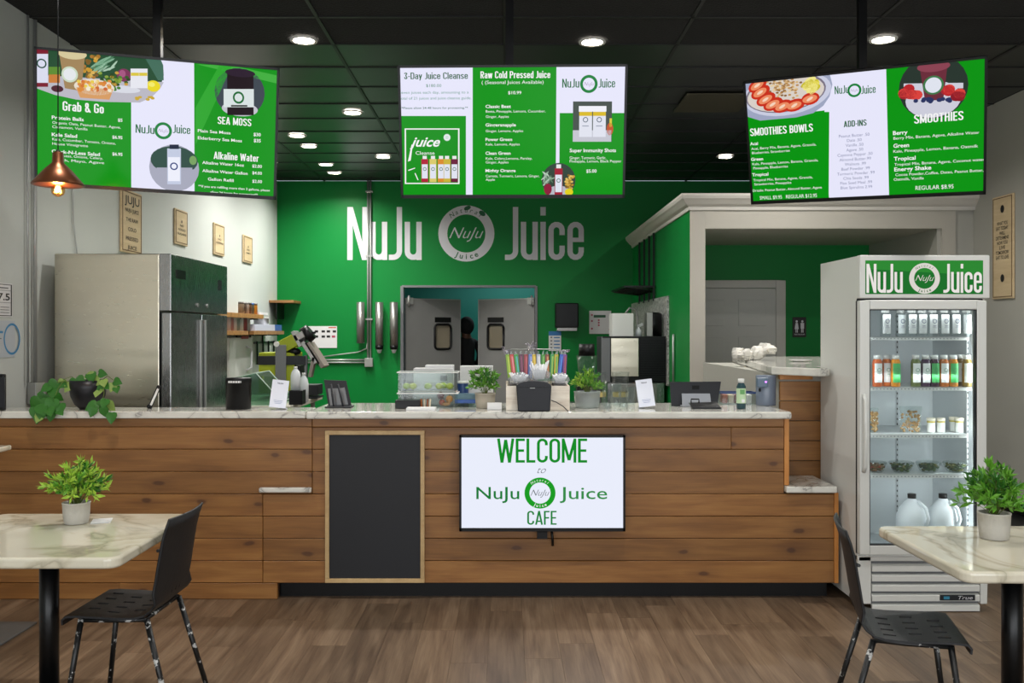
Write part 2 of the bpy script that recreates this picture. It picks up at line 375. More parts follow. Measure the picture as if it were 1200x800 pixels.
def font(ch, t=.13):
    """bold condensed sign lettering: (width, polygons), capitals 1 high"""
    h = t / 2; xh = .72; W = .40; wl = .34
    S = lambda *p: stroke(list(p), t)
    def ring_(w_, y0, y1):
        r = min((w_ - t) / 2, .15); a, b, c, d = h + r, w_ - h - r, y0 + h + r, y1 - h - r
        p = arc(b, d, r, r, 0, 90, 4) + arc(a, d, r, r, 90, 180, 4) + arc(a, c, r, r, 180, 270, 4) + arc(b, c, r, r, 270, 360, 4); return stroke([((p[0][0] + p[-1][0]) / 2, (p[0][1] + p[-1][1]) / 2)] + p + [((p[0][0] + p[-1][0]) / 2, (p[0][1] + p[-1][1]) / 2)], t)
    def Cc(w_, H, gapy=.28):
        r = (w_ - t) / 2; return stroke([(w_ - h, H - gapy)] + arc(w_ / 2, H - r - h, r, r, 0, 180) + arc(w_ / 2, r + h, r, r, 180, 360) + [(w_ - h, gapy)], t)
    def Ss(w_, H):
        r = (w_ - t) / 2; return stroke([(w_ - h, H - .24 * H)] + arc(w_ / 2, H - r - h, r, r, 0, 180) + [(h, H * .66), (w_ - h, H * .36)] + arc(w_ / 2, r + h, r, r, 0, -180) + [(h, .24 * H)], t)
    def arch(w_, x0=0): r = (w_ - t) / 2; return stroke([(x0 + h, 0), (x0 + h, xh)], t) + stroke([(x0 + h, xh - r - h)] + arc(x0 + w_ / 2, xh - r - h, r, r, 180, 0) + [(x0 + w_ - h, 0)], t)
    st = lambda x, y0=0, y1=1: S((x, y0), (x, y1)); bar = lambda y, a, b: S((a, y), (b, y))
    if ch in 'Juice' and ch in 'Jui': return glyph(ch, t)
    g = {'E': lambda: (.34, st(h) + bar(1 - h, 0, .34) + bar(.5, 0, .31) + bar(h, 0, .34)), 'F': lambda: (.33, st(h) + bar(1 - h, 0, .33) + bar(.5, 0, .3)), 'L': lambda: (.33, st(h) + bar(h, 0, .33)),
         'I': lambda: (t, st(h)), 'T': lambda: (.38, st(.19) + bar(1 - h, 0, .38)), 'H': lambda: (W, st(h) + st(W - h) + bar(.5, 0, W)), 'O': lambda: (W, ring_(W, 0, 1)), 'C': lambda: (W, Cc(W, 1)), 'G': lambda: (W, Cc(W, 1) + bar(.46, W * .5, W) + st(W - h, .1, .5)),
         'D': lambda: (W, ring_(W, 0, 1) + st(h)), 'B': lambda: (W, ring_(W, 0, .56) + ring_(W * .95, .44, 1) + st(h)), 'P': lambda: (W, ring_(W, .4, 1) + st(h)), 'R': lambda: (W, ring_(W, .42, 1) + st(h) + S((W * .5, .45), (W - h, 0))),
         'S': lambda: (W, Ss(W, 1)), 'A': lambda: (.44, S((h * .9, 0), (.22, 1)) + S((.44 - h * .9, 0), (.22, 1)) + bar(.25, .1, .34)), 'N': lambda: (W + .02, st(h) + st(W + .02 - h) + S((h, 1), (W + .02 - h, 0))),
         'M': lambda: (.54, st(h) + st(.54 - h) + S((h, .97), (.27, .1)) + S((.27, .1), (.54 - h, .97))), 'W': lambda: (.62, S((h * .8, 1), (.17, 0)) + S((.17, 0), (.31, .95)) + S((.31, .95), (.45, 0)) + S((.45, 0), (.62 - h * .8, 1))),
         'a': lambda: (wl, ring_(wl, 0, .46) + stroke([(h, xh - .17)] + arc(wl / 2, xh - .1 - h, (wl - t) / 2, .1, 180, 0) + [(wl - h, 0)], t)), 'b': lambda: (wl, ring_(wl, 0, xh) + st(h)), 'd': lambda: (wl, ring_(wl, 0, xh) + st(wl - h)), 'o': lambda: (wl, ring_(wl, 0, xh)),
         'c': lambda: (wl, Cc(wl, xh, .24)), 'e': lambda: (wl, Cc(wl, xh, .24) + bar(.38, h, wl) + st(wl - h, .34, .52)), 's': lambda: (wl, Ss(wl, xh)), 'n': lambda: (wl, arch(wl)), 'l': lambda: (t, st(h)), 'k': lambda: (wl, st(h) + S((h, .3), (wl - h * .6, xh)) + S((t, .4), (wl - h * .6, 0))),
         'r': lambda: (.25, st(h, 0, xh) + stroke([(h, xh - .2), (h + .04, xh - h - .03), (.25, xh - h)], t)), 't': lambda: (.25, st(.11, 0, .92) + bar(xh - h, 0, .25) + bar(h, .1, .25)), 'w': lambda: (.50, S((h * .8, xh), (.14, 0)) + S((.14, 0), (.25, xh)) + S((.25, xh), (.36, 0)) + S((.36, 0), (.5 - h * .8, xh))),
         'y': lambda: (wl, S((h * .8, xh), (wl / 2, .05)) + S((wl - h * .8, xh), (wl * .3, -.2))), '-': lambda: (.2, bar(.4, 0, .2)), '3': lambda: (.36, stroke([(h, .8)] + arc(.18, 1 - .115 - h, .115, .115, 180, -60) + [(.18, .53)] + arc(.18, .115 + h + .06, .115, .17, 60, -180) + [(h, .2)], t)),
         '&': lambda: (.42, ring_(.34, 0, .52) + ring_(.3, .48, 1) + S((.25, .4), (.42, 0)))}
    return g[ch]() if ch in g else (.18, [])

class Canvas:
    """flat artwork; U to the reader's right, V up; layers stand a hair proud of each other"""
    def __init__(s, O, U, V, step=.0004, base=.0006):
        s.O, s.U, s.V = Vector(O), Vector(U).normalized(), Vector(V).normalized(); s.N = s.U.cross(s.V); s.p = {}; s.step = step; s.base = base; s.q = None
    def mb(s, name): return s.p.setdefault(name, MB())
    def P(s, u, v, l): return s.O + s.U * u + s.V * v + s.N * (s.base + l * s.step)
    def poly(s, pts, m, l=1, part='picture'):
        s.mb(part).add([s.P(u, v, l) for u, v in pts], [tuple(range(len(pts)))], m)
    def rect(s, u0, v0, u1, v1, m, l=1, part='picture'):
        u0, u1 = min(u0, u1), max(u0, u1); v0, v1 = min(v0, v1), max(v0, v1)
        s.poly([(u0, v0), (u1, v0), (u1, v1), (u0, v1)], m, l, part)
    def ell(s, u, v, ru, rv, m, l=1, part='picture', n=28, clip=None, rot=0):
        pts = []
        for i in range(n):
            t = 2 * PI * i / n; a, b = ru * math.cos(t), rv * math.sin(t)
            pts.append((u + a * math.cos(rot) - b * math.sin(rot), v + a * math.sin(rot) + b * math.cos(rot)))
        if clip: pts = [(min(max(a, clip[0]), clip[2]), min(max(b, clip[1]), clip[3])) for a, b in pts]
        s.poly(pts, m, l, part)
    def ring(s, u, v, ro, ri, m, l=1, part='picture', n=40):
        vs = [s.P(u + r * math.cos(2 * PI * i / n), v + r * math.sin(2 * PI * i / n), l) for r in (ri, ro) for i in range(n)]
        s.mb(part).add(vs, [(i, n + i, n + (i + 1) % n, (i + 1) % n) for i in range(n)], m)
    def text(s, t, u, v, h, m, l=5, part='lettering', xs=1, off=0, shear=0, w=None, align='l', sp=1.0, rot=0, vert=False):
        vs, fs, W = text2d(t, off, shear, sp); k = h / CAPH; kx = k * xs
        if w: kx = w / W
        d = {'l': 0, 'c': -W * kx / 2, 'r': -W * kx}[align]
        c, sn = math.cos(rot), math.sin(rot)
        P = [s.P(u + (x * kx + d) * c - y * k * sn, v + (x * kx + d) * sn + y * k * c, l) for x, y in vs]
        s.mb(part).add(P, fs, m)
    def arctext(s, t, u, v, r, h, m, a0, a1, l=5, part='lettering', inward=False, xs=1, off=0, shear=0):
        """letters along an arc of radius r, angles in degrees of the first and last letter"""
        n = len(t)
        for i, ch in enumerate(t):
            a = R(a0 + (a1 - a0) * i / max(n - 1, 1)); rr = r
            rot = a - PI / 2 if not inward else a + PI / 2
            s.text(ch, u + rr * math.cos(a), v + rr * math.sin(a), h, m, l, part, xs, off, shear, None, 'c', 1, rot)
    def logo(s, u, v, h, mt, mr, ms=None, l=5, part='lettering', t=.1, badge=True, rx=1.0, gap=0, fill=None, mg=None):
        """condensed wordmark either side of a ring badge; (u,v) is the left foot, h the capital height"""
        def word(wd, x):
            for ch in wd:
                w_, ps = glyph(ch, t)
                for k_, p in enumerate(ps): s.poly([(u + (x + a) * h * rx, v + b * h) for a, b in p], mt, l + .05 * k_, part)
                x += w_ + (.03 if ch in 'u' and wd[0] == 'N' else .05)
            return x
        word('NuJu', 0); word('Juice', (2.98 + gap) )
        if badge: s.badge(u + (2.25 + gap / 2) * h * rx, v + .5 * h, .53 * h, mr, ms or mr, mg, l, part)
    def bold(s, txt, u, v, h, w, m, l=12, part='lettering', t=.13, sp=.06, align='l'):
        tot = sum(font(c, t)[0] + sp for c in txt) - sp; kx = w / tot; x = 0
        if align == 'c': u -= w / 2
        for ch in txt:
            w_, ps = font(ch, t)
            for k_, p in enumerate(ps): s.poly([(u + (x + a) * kx, v + b * h) for a, b in p], m, l + (k_ % 12) * .04, part)
            x += w_ + sp
    def badge(s, u, v, r, mr, ms, mg=None, l=5, part='lettering', small=True):
        s.ring(u, v, r, r * .68, mr, l, part)
        s.text('NuJu', u, v - .17 * r, .40 * r, ms, l + 2, part, xs=1, shear=.45, w=1.22 * r, align='c', off=-.008)
        if mg:
            s.arctext('Natural', u, v, r * .755, r * .17, mg, 128, 52, l + 2, part, shear=.2)
            s.arctext('Juice', u, v, r * .91, r * .19, mg, 245, 295, l + 2, part, inward=True, off=.02)
    def build(s, parent, names=None):
        out = {}
        for k, mb in s.p.items():
            if mb.f:
                out[k] = mb.build(names.get(k, k) if names else k, parent)
                if len(mb.f) > 3: out[k]['kind'] = 'stuff'
        return out

# ------------------------------------------------------------------ materials
M_wall = mat('wall_paint', '#c3c8c3', .55, vary=.05, bscale=1.5, bump=.05)
M_wall_r = mat('wall_paint_grey', '#a9a89f', .55, vary=.05, bscale=1.5, bump=.05)
M_green = mat('green_paint', '#007c33', .45, spec=.25, vary=.05, bscale=2, bump=.04)
M_trimw = mat('trim_paint', '#cbc8c0', .45)
M_teal = mat('teal_paint', '#2f8f80', .5)
M_black = mat('black_plastic', '#08090a', .38, spec=.3)
M_blackm = mat('black_metal', '#0b0c0d', .32, metal=.3)
M_dark = mat('dark_void', '#050505', .8)
M_ceilf = mat('ceiling_tile_front', '#111111', .95, bump=.9, bscale=60)
M_ceil = mat('ceiling_tile_vinyl', '#1b1d1b', .38, bump=.1, bscale=6)
M_grid = mat('ceiling_grid', '#0c0c0c', .5)
M_white = mat('white_plastic', '#dcdcd8', .35)
M_whitem = mat('white_enamel', '#cfd0cb', .28)
M_grey = mat('grey_plastic', '#6f7174', .45)
M_dgrey = mat('dark_grey_plastic', '#1f2126', .45, spec=.35)
M_blue = mat('blue_plastic', '#1d4f9c', .4)
M_lime = mat('lime_paint', '#9aa60e', .4)
M_alu = mat('brushed_aluminium', '#9c9a96', .35, metal=.8)
M_galv = mat('galvanised_steel', '#a9aba8', .42, metal=.55)
M_steel = steel('stainless_steel', '#d6d0bd', .27, (.5, .5, 5), .13)
M_steel2 = steel('stainless_steel_door', '#a3a4a4', .22, (6, 6, .5), .05)
M_door = mat('swing_door_steel', '#8b8b8a', .42, metal=.35, vary=.06, bscale=5)
M_planks = wood('pine_planks', [(.25, '#71481f'), (.45, '#8a5c2c'), (.6, '#996a36'), (.8, '#a87942')])
M_edge = wood('pine_edge', [(.3, '#b87430'), (.7, '#d08f48')], (14, 14, 1.5), knots=False)
M_frame = wood('light_frame_wood', [(.3, '#a98a5c'), (.7, '#c9ac7c')], (8, 8, 8), knots=False, bump=.05)
M_shelf = wood('shelf_wood', [(.3, '#7a4f2a'), (.7, '#b98a52')], (4, 14, 14), knots=False)
M_sign = wood('sign_plywood', [(.3, '#c0a982'), (.7, '#d6c19b')], (10, 2, 10), knots=False, bump=.03)
M_signe = mat('sign_edge', '#6d5232', .6)
M_floorp = wood('floor_plank_vinyl', [(.25, '#46372a'), (.42, '#65513f'), (.56, '#79644f'), (.75, '#8f7a64')], (13, 1.3, 13), rough=.4, knots=False, vmin=.72, vmax=1.15)
M_marble = marble('worktop_marble', '#d9d8cf', '#cbc9c0', '#8f8d8a', .15, 2.2, .014)
M_mtable = marble('table_marble', '#d8d2be', '#c9c2ab', '#b0a994', .07, 1.6, .03)
M_ink = mat('black_ink', '#101010', .6)
M_wprint = mat('white_vinyl', '#d3d3d8', .45)
M_glass = clear('clear_glass')
M_clearp = clear('clear_plastic', '#f2f6f5', .08, .8, .012)
M_milky = clear('milky_plastic', '#eef2f4', .25, .8, .8)
M_acryl = clear('acrylic_green_edge', '#bcd6c8', .04, 1.6, .05)
M_leaf = mat('leaf_green', '#5f9a2a', .45, vary=.35, bscale=30)
M_leafd = mat('leaf_dark_green', '#2e6a1c', .42, vary=.4, bscale=30)
M_leafl = mat('leaf_light_green', '#9cbf3f', .45)
M_stem = mat('stem_green', '#5b6b2a', .6)
M_pot = mat('concrete_pot', '#bcb8ae', .75, bump=.2, bscale=80)
M_chair = mat('chair_black_paint', '#121316', .5, bump=.08, bscale=60)
M_leg = chipped('chair_leg_chipped_paint')
M_paper = mat('paper', '#dedede', .6)

# ------------------------------------------------------------------ the setting
XL, XR, YB, ZC = -3.11, 4.41, 12.8, 3.63
YF = 5.52      # front plane of the service counter
# floor: subfloor + planks
fl = struct('floor', MB().box(XL - .2, -2.3, -.06, XR + .2, 16.2, -.006, mat('subfloor', '#3a3129', .7)))
pw, pl = .178, 1.22
pm = {}
def plank_mesh(L, W):
    k = (round(L, 3), round(W, 3))
    if k not in pm:
        b = MB().box(0, 0, -.006, W - .0009, L - .0009, 0, M_floorp); o = b.build('floor_plank', fl); pm[k] = o.data; bpy.data.objects.remove(o)
    return pm[k]
def lay(x, y0, L, W):
    o = bpy.data.objects.new('floor_plank', plank_mesh(L, W)); COL.objects.link(o); o.parent = fl; o.location = (x, y0, 0)
x = XL; i = 0
while x < XR - .01:
    W = min(pw, XR - x); y = -2.1 - random.random() * pl
    ys = []
    while y < 6.0:
        a, b = max(y, 1.9), min(y + pl, 6.0)
        if b - a > .05: lay(x, a, b - a, W)
        y += pl
    x += pw; i += 1
fs = MB().box(XL, 6.0, -.006, XR, YB, -.0005, mat('kitchen_floor_tile', '#5c4a3c', .5)).box(XL, -2.1, -.006, XR, 1.9, -.0005, M_floorp).box(XL, YB, -.006, XR, 16.1, -.0005, mat('kitchen_floor_tile', '#5c4a3c', .5)).build('floor_covering', fl)
# walls
struct('wall_left', MB().box(XL - .15, -2.2, 0, XL, YB + .15, ZC, M_wall))
struct('wall_right', MB().box(XR, -2.2, 0, XR + .15, YB + .15, ZC, M_wall_r))
dx0, dx1, dz = X(471, YB), X(628, YB), Z(335, YB)
struct('wall_back', MB().box(XL, YB, 0, dx0, YB + .15, ZC, M_green).box(dx1, YB, 0, XR, YB + .15, ZC, M_green).box(dx0, YB, dz, dx1, YB + .15, ZC, M_green))
# the shop front behind the camera, three big windows
wf = MB(); wm = mat('shopfront_wall', '#8d8a84', .6)
wf.box(XL, -2.2, 0, XR, -2.0, .55, wm).box(XL, -2.2, 2.95, XR, -2.0, ZC, wm)
for a, b in ((XL, -3.1), (-.9, -.45), (1.75, 2.2), (4.4, XR)): wf.box(a, -2.2, .55, b, -2.0, 2.95, wm)
struct('wall_front', wf)
# back kitchen shell
struct('wall_kitchen', MB().box(-2.3, 15.6, 0, 1.3, 15.7, 3.1, M_teal).box(-2.4, YB + .15, 0, -2.3, 15.7, 3.1, M_teal).box(1.3, YB + .15, 0, 1.4, 15.7, 3.1, M_teal).box(-2.4, YB + .15, 3.0, 1.4, 15.7, 3.1, M_wall))
# ceiling
ce = struct('ceiling', MB().box(XL - .15, -2.2, ZC + .03, XR + .15, YB + .15, ZC + .12, M_dark))
gx = [XL, -2.46, -1.23, 0, 1.23, 2.46, 3.69, XR]; gy0 = 6.72 - .585 * 15; gys = [gy0 + .585 * k for k in range(0, 27)]
gys = [-2.2] + [g for g in gys if -2.1 < g < YB - .05] + [YB]
tm = {}
def tile(a, b, c, d, m):
    k = (round(b - a, 3), round(d - c, 3), m.name)
    if k not in tm:
        o = MB().box(0, 0, 0, b - a - .024, d - c - .024, .012, m).build('ceiling_tile', ce); tm[k] = o.data; bpy.data.objects.remove(o)
    o = bpy.data.objects.new('ceiling_tile', tm[k]); COL.objects.link(o); o.parent = ce; o.location = (a + .012, c + .012, ZC + random.uniform(0, .003))
g = MB()
for j in range(len(gys) - 1):
    for i in range(len(gx) - 1):
        tile(gx[i], gx[i + 1], gys[j], gys[j + 1], M_ceilf if gys[j] < 6.6 else M_ceil)
for xx in gx[1:-1]: g.box(xx - .012, -2.2, ZC - .006, xx + .012, YB, ZC + .01, M_grid)
for yy in gys[1:-1]: g.box(XL, yy - .012, ZC - .006, XR, yy + .012, ZC + .01, M_grid)
g.build('grid', ce)

# restroom block at the right: green side wall, beige portal, alcove
YP = 8.84; XP = 1.74
struct('wall_partition', MB().box(XP, YP + .01, 0, XP + .14, YB, 2.74, M_green))
pt = MB()
xa, xb = X(826, YP), X(1103, YP); zt = Z(268, YP); ztop = 2.86
M_beige = mat('beige_paint', '#b4b0a5', .5, vary=.03, bscale=2)
pt.box(XP, YP - .02, 0, xa, YP + .01, 2.74, M_beige); pt.box(xa, YP - .02, zt, xb, YP + .01, 2.74, M_beige); pt.box(xb, YP - .02, 0, X(1119, YP), YP + .01, 2.74, M_beige)
pt.box(xa - .005, YP + .01, 0, xa, YP + .16, zt, M_beige)
struct('trim_1', pt, bevel=.004)
sf = MB(); YA = 10.5
sf.box(XP + .14, YP + .01, zt, XR, YA, zt + .06, M_beige)      # soffit
sf.box(XP, YP + .02, 2.78, XR, YB, 2.84, M_dark)                 # lid of the block
sf.box(xb + .0, YP + .012, zt + .06, XR, YP + .1, 2.74, M_beige)
struct('ceiling_alcove', sf)
struct('wall_alcove', MB().box(XP + .14, YA, 0, XR, YA + .12, 2.74, M_green).box(4.07, YP + .01, 0, XR, YA, zt, M_wall_r).box(X(1119, YP), YP, 0, XR, YP + .01, 2.74, M_wall_r).box(XP + .14, YP + .02, zt + .06, xb, YP + .1, 2.74, M_beige))
# crown moulding
prof = [(0, 0), (.015, 0), (.02, .03), (.045, .05), (.075, .085), (.09, .1), (.1, .125), (.1, .145), (0, .145)]
cr = MB()
cr.prism([(XP - a, 2.715 + b) for a, b in prof], 'y', YP - .02, YB, M_trimw)
cr.prism([(YP - .02 - a, 2.715 + b) for a, b in prof], 'x', XP, XR, M_trimw)
n = len(prof); c0 = [(XP - a, YP - .02, 2.715 + b) for a, b in prof]; c1 = [(XP, YP - .02 - a, 2.715 + b) for a, b in prof]; cm = [(XP - a, YP - .02 - a, 2.715 + b) for a, b in prof]
vs = c0 + cm + c1; cr.add(vs, [(i, (i + 1) % n, n + (i + 1) % n, n + i) for i in range(n)] + [(n + i, n + (i + 1) % n, 2 * n + (i + 1) % n, 2 * n + i) for i in range(n)], M_trimw)
struct('trim_2', cr)
struct('baseboard_right', MB().box(XR - .015, 6.0, 0, XR, YP - .02, .11, M_black))

# restroom door in the alcove
def kind(o, k='structure'): o['kind'] = k; return o
X0, X1 = XP + .14, X(910, YA) - .0
d1 = bpy.data.objects.new('door_1', None); COL.objects.link(d1); d1.location = (2.6, YA, 0); kind(d1)
M_doorw = mat('door_paint', '#c6c5bf', .45)
zd = Z(338, YA)
lx0, lx1 = 2.02, X(908, YA)
MB().box(lx0, YA - .035, .01, lx1, YA - .005, zd, M_doorw).build('door_leaf', d1, .003)
wd = lx1 - lx0
for r_, (za, zb) in enumerate(((.22, .95), (1.07, 1.52), (1.64, 1.93))):
    for c_ in range(2):
        a = lx0 + .11 + c_ * (wd / 2 - .03); b = a + wd / 2 - .19
        MB().box(a, YA - .043, za, b, YA - .034, zb, M_doorw).build('door_panel', d1, .008)
MB().box(lx1 + .005, YA - .03, 0, X(920, YA), YA, zd + .09, M_trimw).box(lx0 - .1, YA - .03, zd + .005, lx1 + .005, YA, zd + .09, M_trimw).box(lx0 - .1, YA - .03, 0, lx0 - .005, YA, zd + .005, M_trimw).build('door_casing', d1, .006)
MB().ball((lx0 + .07, YA - .09, 1.0), .028, M_galv).cyl((lx0 + .07, YA - .035, 1.0), (lx0 + .07, YA - .08, 1.0), .012, None, M_galv).build('door_knob', d1)

# kitchen swing doors
def swing(name, hx, sgn, width, ang, wx0, wx1):
    d = bpy.data.objects.new(name, None); COL.objects.link(d); d.location = (hx, YB + .08, 0); kind(d)
    h = Z(351, YB + .3); zz0, zz1 = Z(409, YB + .3), Z(380, YB + .3)
    L = width; m = MB()
    a, b = wx0, wx1
    x_ = lambda t: hx + sgn * t
    y0, y1 = YB + .06, YB + .10
    m.box(x_(0), y0, .1, x_(a), y1, h, M_door).box(x_(b), y0, .1, x_(L), y1, h, M_door).box(x_(a), y0, .1, x_(b), y1, zz0, M_door).box(x_(a), y0, zz1, x_(b), y1, h, M_door)
    m.build('door_leaf', d)
    e = MB(); e.box(x_(L), y0 - .003, .1, x_(L + .012), y1 + .003, h, M_galv).box(x_(0), y0 - .003, h, x_(L + .012), y1 + .003, h + .012, M_galv).build('door_edging', d)
    xa_, xb_ = sorted((x_(a), x_(b))); r = .05; pts = []
    for cx_, cz_, a0 in ((xb_ - r, zz1 - r, 0), (xa_ + r, zz1 - r, 90), (xa_ + r, zz0 + r, 180), (xb_ - r, zz0 + r, 270)):
        pts += [(cx_ + r * math.cos(R(a0 + k * 30)), y0 - .004, cz_ + r * math.sin(R(a0 + k * 30))) for k in range(4)]
    MB().tube(pts + [pts[0]], .017, M_black, 6).build('window_gasket', d)
    MB().box(xa_, y0 + .015, zz0, xb_, y0 + .02, zz1, clear('door_window', '#b8ad98', .1, 1.2, .45)).build('window_pane', d)
    MB().box(xa_ - .0, y0 - .008, zz1 + .03, xb_, y0, zz1 + .1, M_black).build('kick_plate' if False else 'push_sign', d)
    MB().box(x_(0), y0 - .02, h - .07, x_(.1), y0, h + .02, M_galv).cyl((x_(.03), y0 - .02, h - .1), (x_(.03), y0 - .02, h + .05), .015, None, M_galv).build('hinge', d)
    MB().box(x_(.02), y0 - .006, .12, x_(L - .02), y0, .5, M_galv).build('kick_plate', d)
    d.rotation_euler.z = R(ang) * sgn
    return d
swing('door_2', dx0 + .04, 1, .86, 34, .45, .71)
swing('door_3', dx1 - .01, -1, .90, 31, .49, .75)
# jamb lining of the kitchen opening
struct('trim_3', MB().box(dx0 - .02, YB - .01, 0, dx0 + .02, YB + .16, dz, mat('jamb_grey', '#77797c', .5)).box(dx1 - .015, YB - .01, 0, dx1 + .02, YB + .16, dz, mat('jamb_grey', '#77797c', .5)).box(dx0, YB - .008, dz - .02, dx1, YB + .15, dz + .01, mat('jamb_grey', '#77797c', .5)))
# strip curtain post seen between the doors
# ------------------------------------------------------------------ ceiling lights
M_lens = mat('lamp_lens', '#fff6e6', .5, emit=14); M_ring = mat('lamp_ring', '#d8d8d4', .5)
def down(px, py, desc, big=1):
    Y = (ZC - EYE) * F / (CY - py); Y += 0; x_ = X(px, Y)
    t = thing('recessed_ceiling_light', desc, 'ceiling light', (x_, Y, ZC - .01), 'round recessed lights in the black ceiling')
    r = .075
    MB().lathe([(r, -.004), (r + .018, -.008), (r + .022, 0), (r + .022, .004)], (x_, Y, ZC - .008), M_ring, 28).build('trim_ring', t)
    MB().cyl((x_, Y, ZC - .012), (x_, Y, ZC - .006), r, None, M_lens, 24).build('lens', t)
    l = area('lamp', (0, 0, -.02), (0, 0, 0), .14, .14, DOWN_W, (1, .975, .935), 'DISK', 150); l.parent = t
def down_at(x_, Y, desc):
    down(CX + x_ * F / Y, CY - (ZC - EYE) * F / Y, desc)
for r_, Yd in enumerate((1.2, 4.2)):
    for c_, xd in enumerate((-1.85, .62, 3.08)):
        down_at(xd, Yd, ('round recessed light over the dining area, ' + ('row beside the camera, ', 'row in front of the counter, ')[r_] + ('left', 'middle', 'right')[c_]))
down_at(.64, 9.05, 'added round recessed light brightening the kitchen, unseen behind the centre menu screen')  # lamp added out of sight to brighten the right half of the kitchen
down_at(2.5, 7.8, 'added round recessed light brightening the right side, unseen behind the right menu screen')  # second added lamp, unseen, lifts the portal and side wall
for a in ((356, 46, 'round recessed light nearest the camera, above the left menu screen'),
          (694, 48, 'round recessed light nearest the camera, above the centre menu screen'),
          (1035, 45, 'round recessed light above the right menu screen, beside its ceiling pole'),
          (413, 131, 'round recessed light left of the centre menu screen, alone in its row'),
          (348, 158, 'round recessed light off the left menu screen corner, nearer of a close pair'),
          (362, 170.5, 'round recessed light in the left cluster, farther of the close pair'),
          (382, 192, 'round recessed light in the left cluster, second from the green wall'),
          (392, 201.6, 'round recessed light farthest back in the left cluster, closest to the green wall'),
          (449, 183, 'round recessed light just left of the centre menu screen, low in the picture'),
          (850, 183, 'round recessed light between the centre and right menu screens')):
    down(*a)
t = single('ceiling_vent', MB().box(1.56, 8.06, ZC - .02, 2.16, 8.72, ZC - .007, mat('vent_face', '#3f3b28', .5)), 'flat dark olive return vent in the ceiling right of the centre menu screen', 'vent', bevel=.003)

# ------------------------------------------------------------------ service counter (left run and stepped right end)
sZ = [.095 + .131 * k for k in range(8)] + [1.064]
cnt = thing('service_counter', 'long pine-plank service counter with stepped ends across the room', 'counter', (0, YF, 0))
core = MB(); M_core = mat('counter_carcass', '#4a3320', .7)
xl0 = XL + .01; xj = X(366, YF); xk = X(308, YF); xr1 = X(919, YF); xr2 = X(977.5, YF)
core.box(xl0, YF + .03, .1, xj, 5.77, 1.06, M_core); core.box(xl0, YF + .03, 0, X(324, YF), 5.77, .1, M_core); core.box(xj, YF + .03, .1, xr1, 6.05, 1.06, M_core); core.box(xr1, YF + .03, .1, xr2, 5.9, .63, M_core)
core.build('carcass', cnt)
MB().box(X(325, YF), YF + .07, 0, xr2 - .02, YF + .1, .1, M_black).box(X(325, YF), YF + .09, 0, xr2 - .02, 5.9, .1, M_black).build('toe_kick', cnt)
def cplank(x0, x1, z0, z1, dy=0, m=None):
    if x1 - x0 < .02: return
    o = MB().box(x0, YF + dy, z0 + .0015, x1, YF + .029, z1 - .0015, m or M_planks).build('plank', None, 0)
    rebase(o); o.location = o.location - Vector(cnt.location); o.parent = cnt
    b = o.modifiers.new('bevel', 'BEVEL'); b.width = .0025; b.segments = 1; b.limit_method = 'ANGLE'
joints = {0: [(325, 600)], 1: [], 2: [], 3: [], 4: [(857,)], 5: [], 6: [(857,)]}
for k in range(8):
    z0, z1 = sZ[k], sZ[k + 1]
    dy = random.uniform(-.0012, .0012)
    if k < 4:   # lower rows: left run to the seam, then the wider lower box
        j = [xl0, xk - .001]
        if k in (1,): j = [xl0, X(-10, YF), xk - .001]
        for a, b in zip(j, j[1:]): cplank(a, b - .001, z0, z1, dy + .003)
        j = [xk + .001, xr2]
        for a, b in zip(j, j[1:]): cplank(a, b - .001, z0, z1, dy)
    else:
        j = [xl0, xj - .001]
        for a, b in zip(j, j[1:]): cplank(a, b - .001, z0, z1, dy + .003)
        j = [xj + .001, xr1] if k != 6 else [xj + .001, X(857, YF), xr1]
        for a, b in zip(j, j[1:]): cplank(a, b - .001, z0, z1, dy)
cplank(xl0, X(140, YF), 0, .095, -.004); cplank(X(140, YF) + .001, X(325, YF), 0, .095, -.004)
MB().box(xr1, YF - .004, .67, X(924.5, YF), YF + .04, 1.062, M_edge).build('corner_trim', cnt, .002)
MB().box(xr2, YF - .004, .095, X(982.5, YF), YF + .04, .625, M_edge).build('corner_trim', cnt, .002)
# right end faces
MB().box(xr1, YF + .04, .67, xr1 + .012, 6.05, 1.062, M_planks).build('end_panel', cnt)
MB().box(xr2, YF + .04, .1, xr2 + .008, 5.9, .625, M_planks).build('end_panel', cnt)

TOP = 1.106
def slab(name, label, x0, y0, x1, y1, zt_, th, m, bev=.012, cat='worktop', cut=None):
    return single(name, MB().box(x0, y0, zt_ - th, x1, y1, zt_, m), label, cat, bevel=bev, seg=3)
slab('worktop', 'white marble worktop on the left run of the plank counter, under the trailing plant', XL + .005, 5.495, X(358, 5.49), 5.80, TOP, .042, M_marble, .006)
slab('worktop', 'long white marble worktop on the main counter, with straws and card readers on it', X(358, 5.46) + .002, 5.46, X(928, 5.46), 6.16, TOP, .042, M_marble, .01)
slab('counter_ledge', 'short white marble ledge on the lower left step of the counter', X(303.5, 5.5), 5.49, xj - .001, 5.519, .660, .03, M_marble, .008, 'ledge')
slab('counter_ledge', 'white marble ledge on the low right step of the counter beside the cooler', xr1 + .001, 5.48, X(981.5, 5.48), 5.915, .668, .038, M_marble, .008, 'ledge')

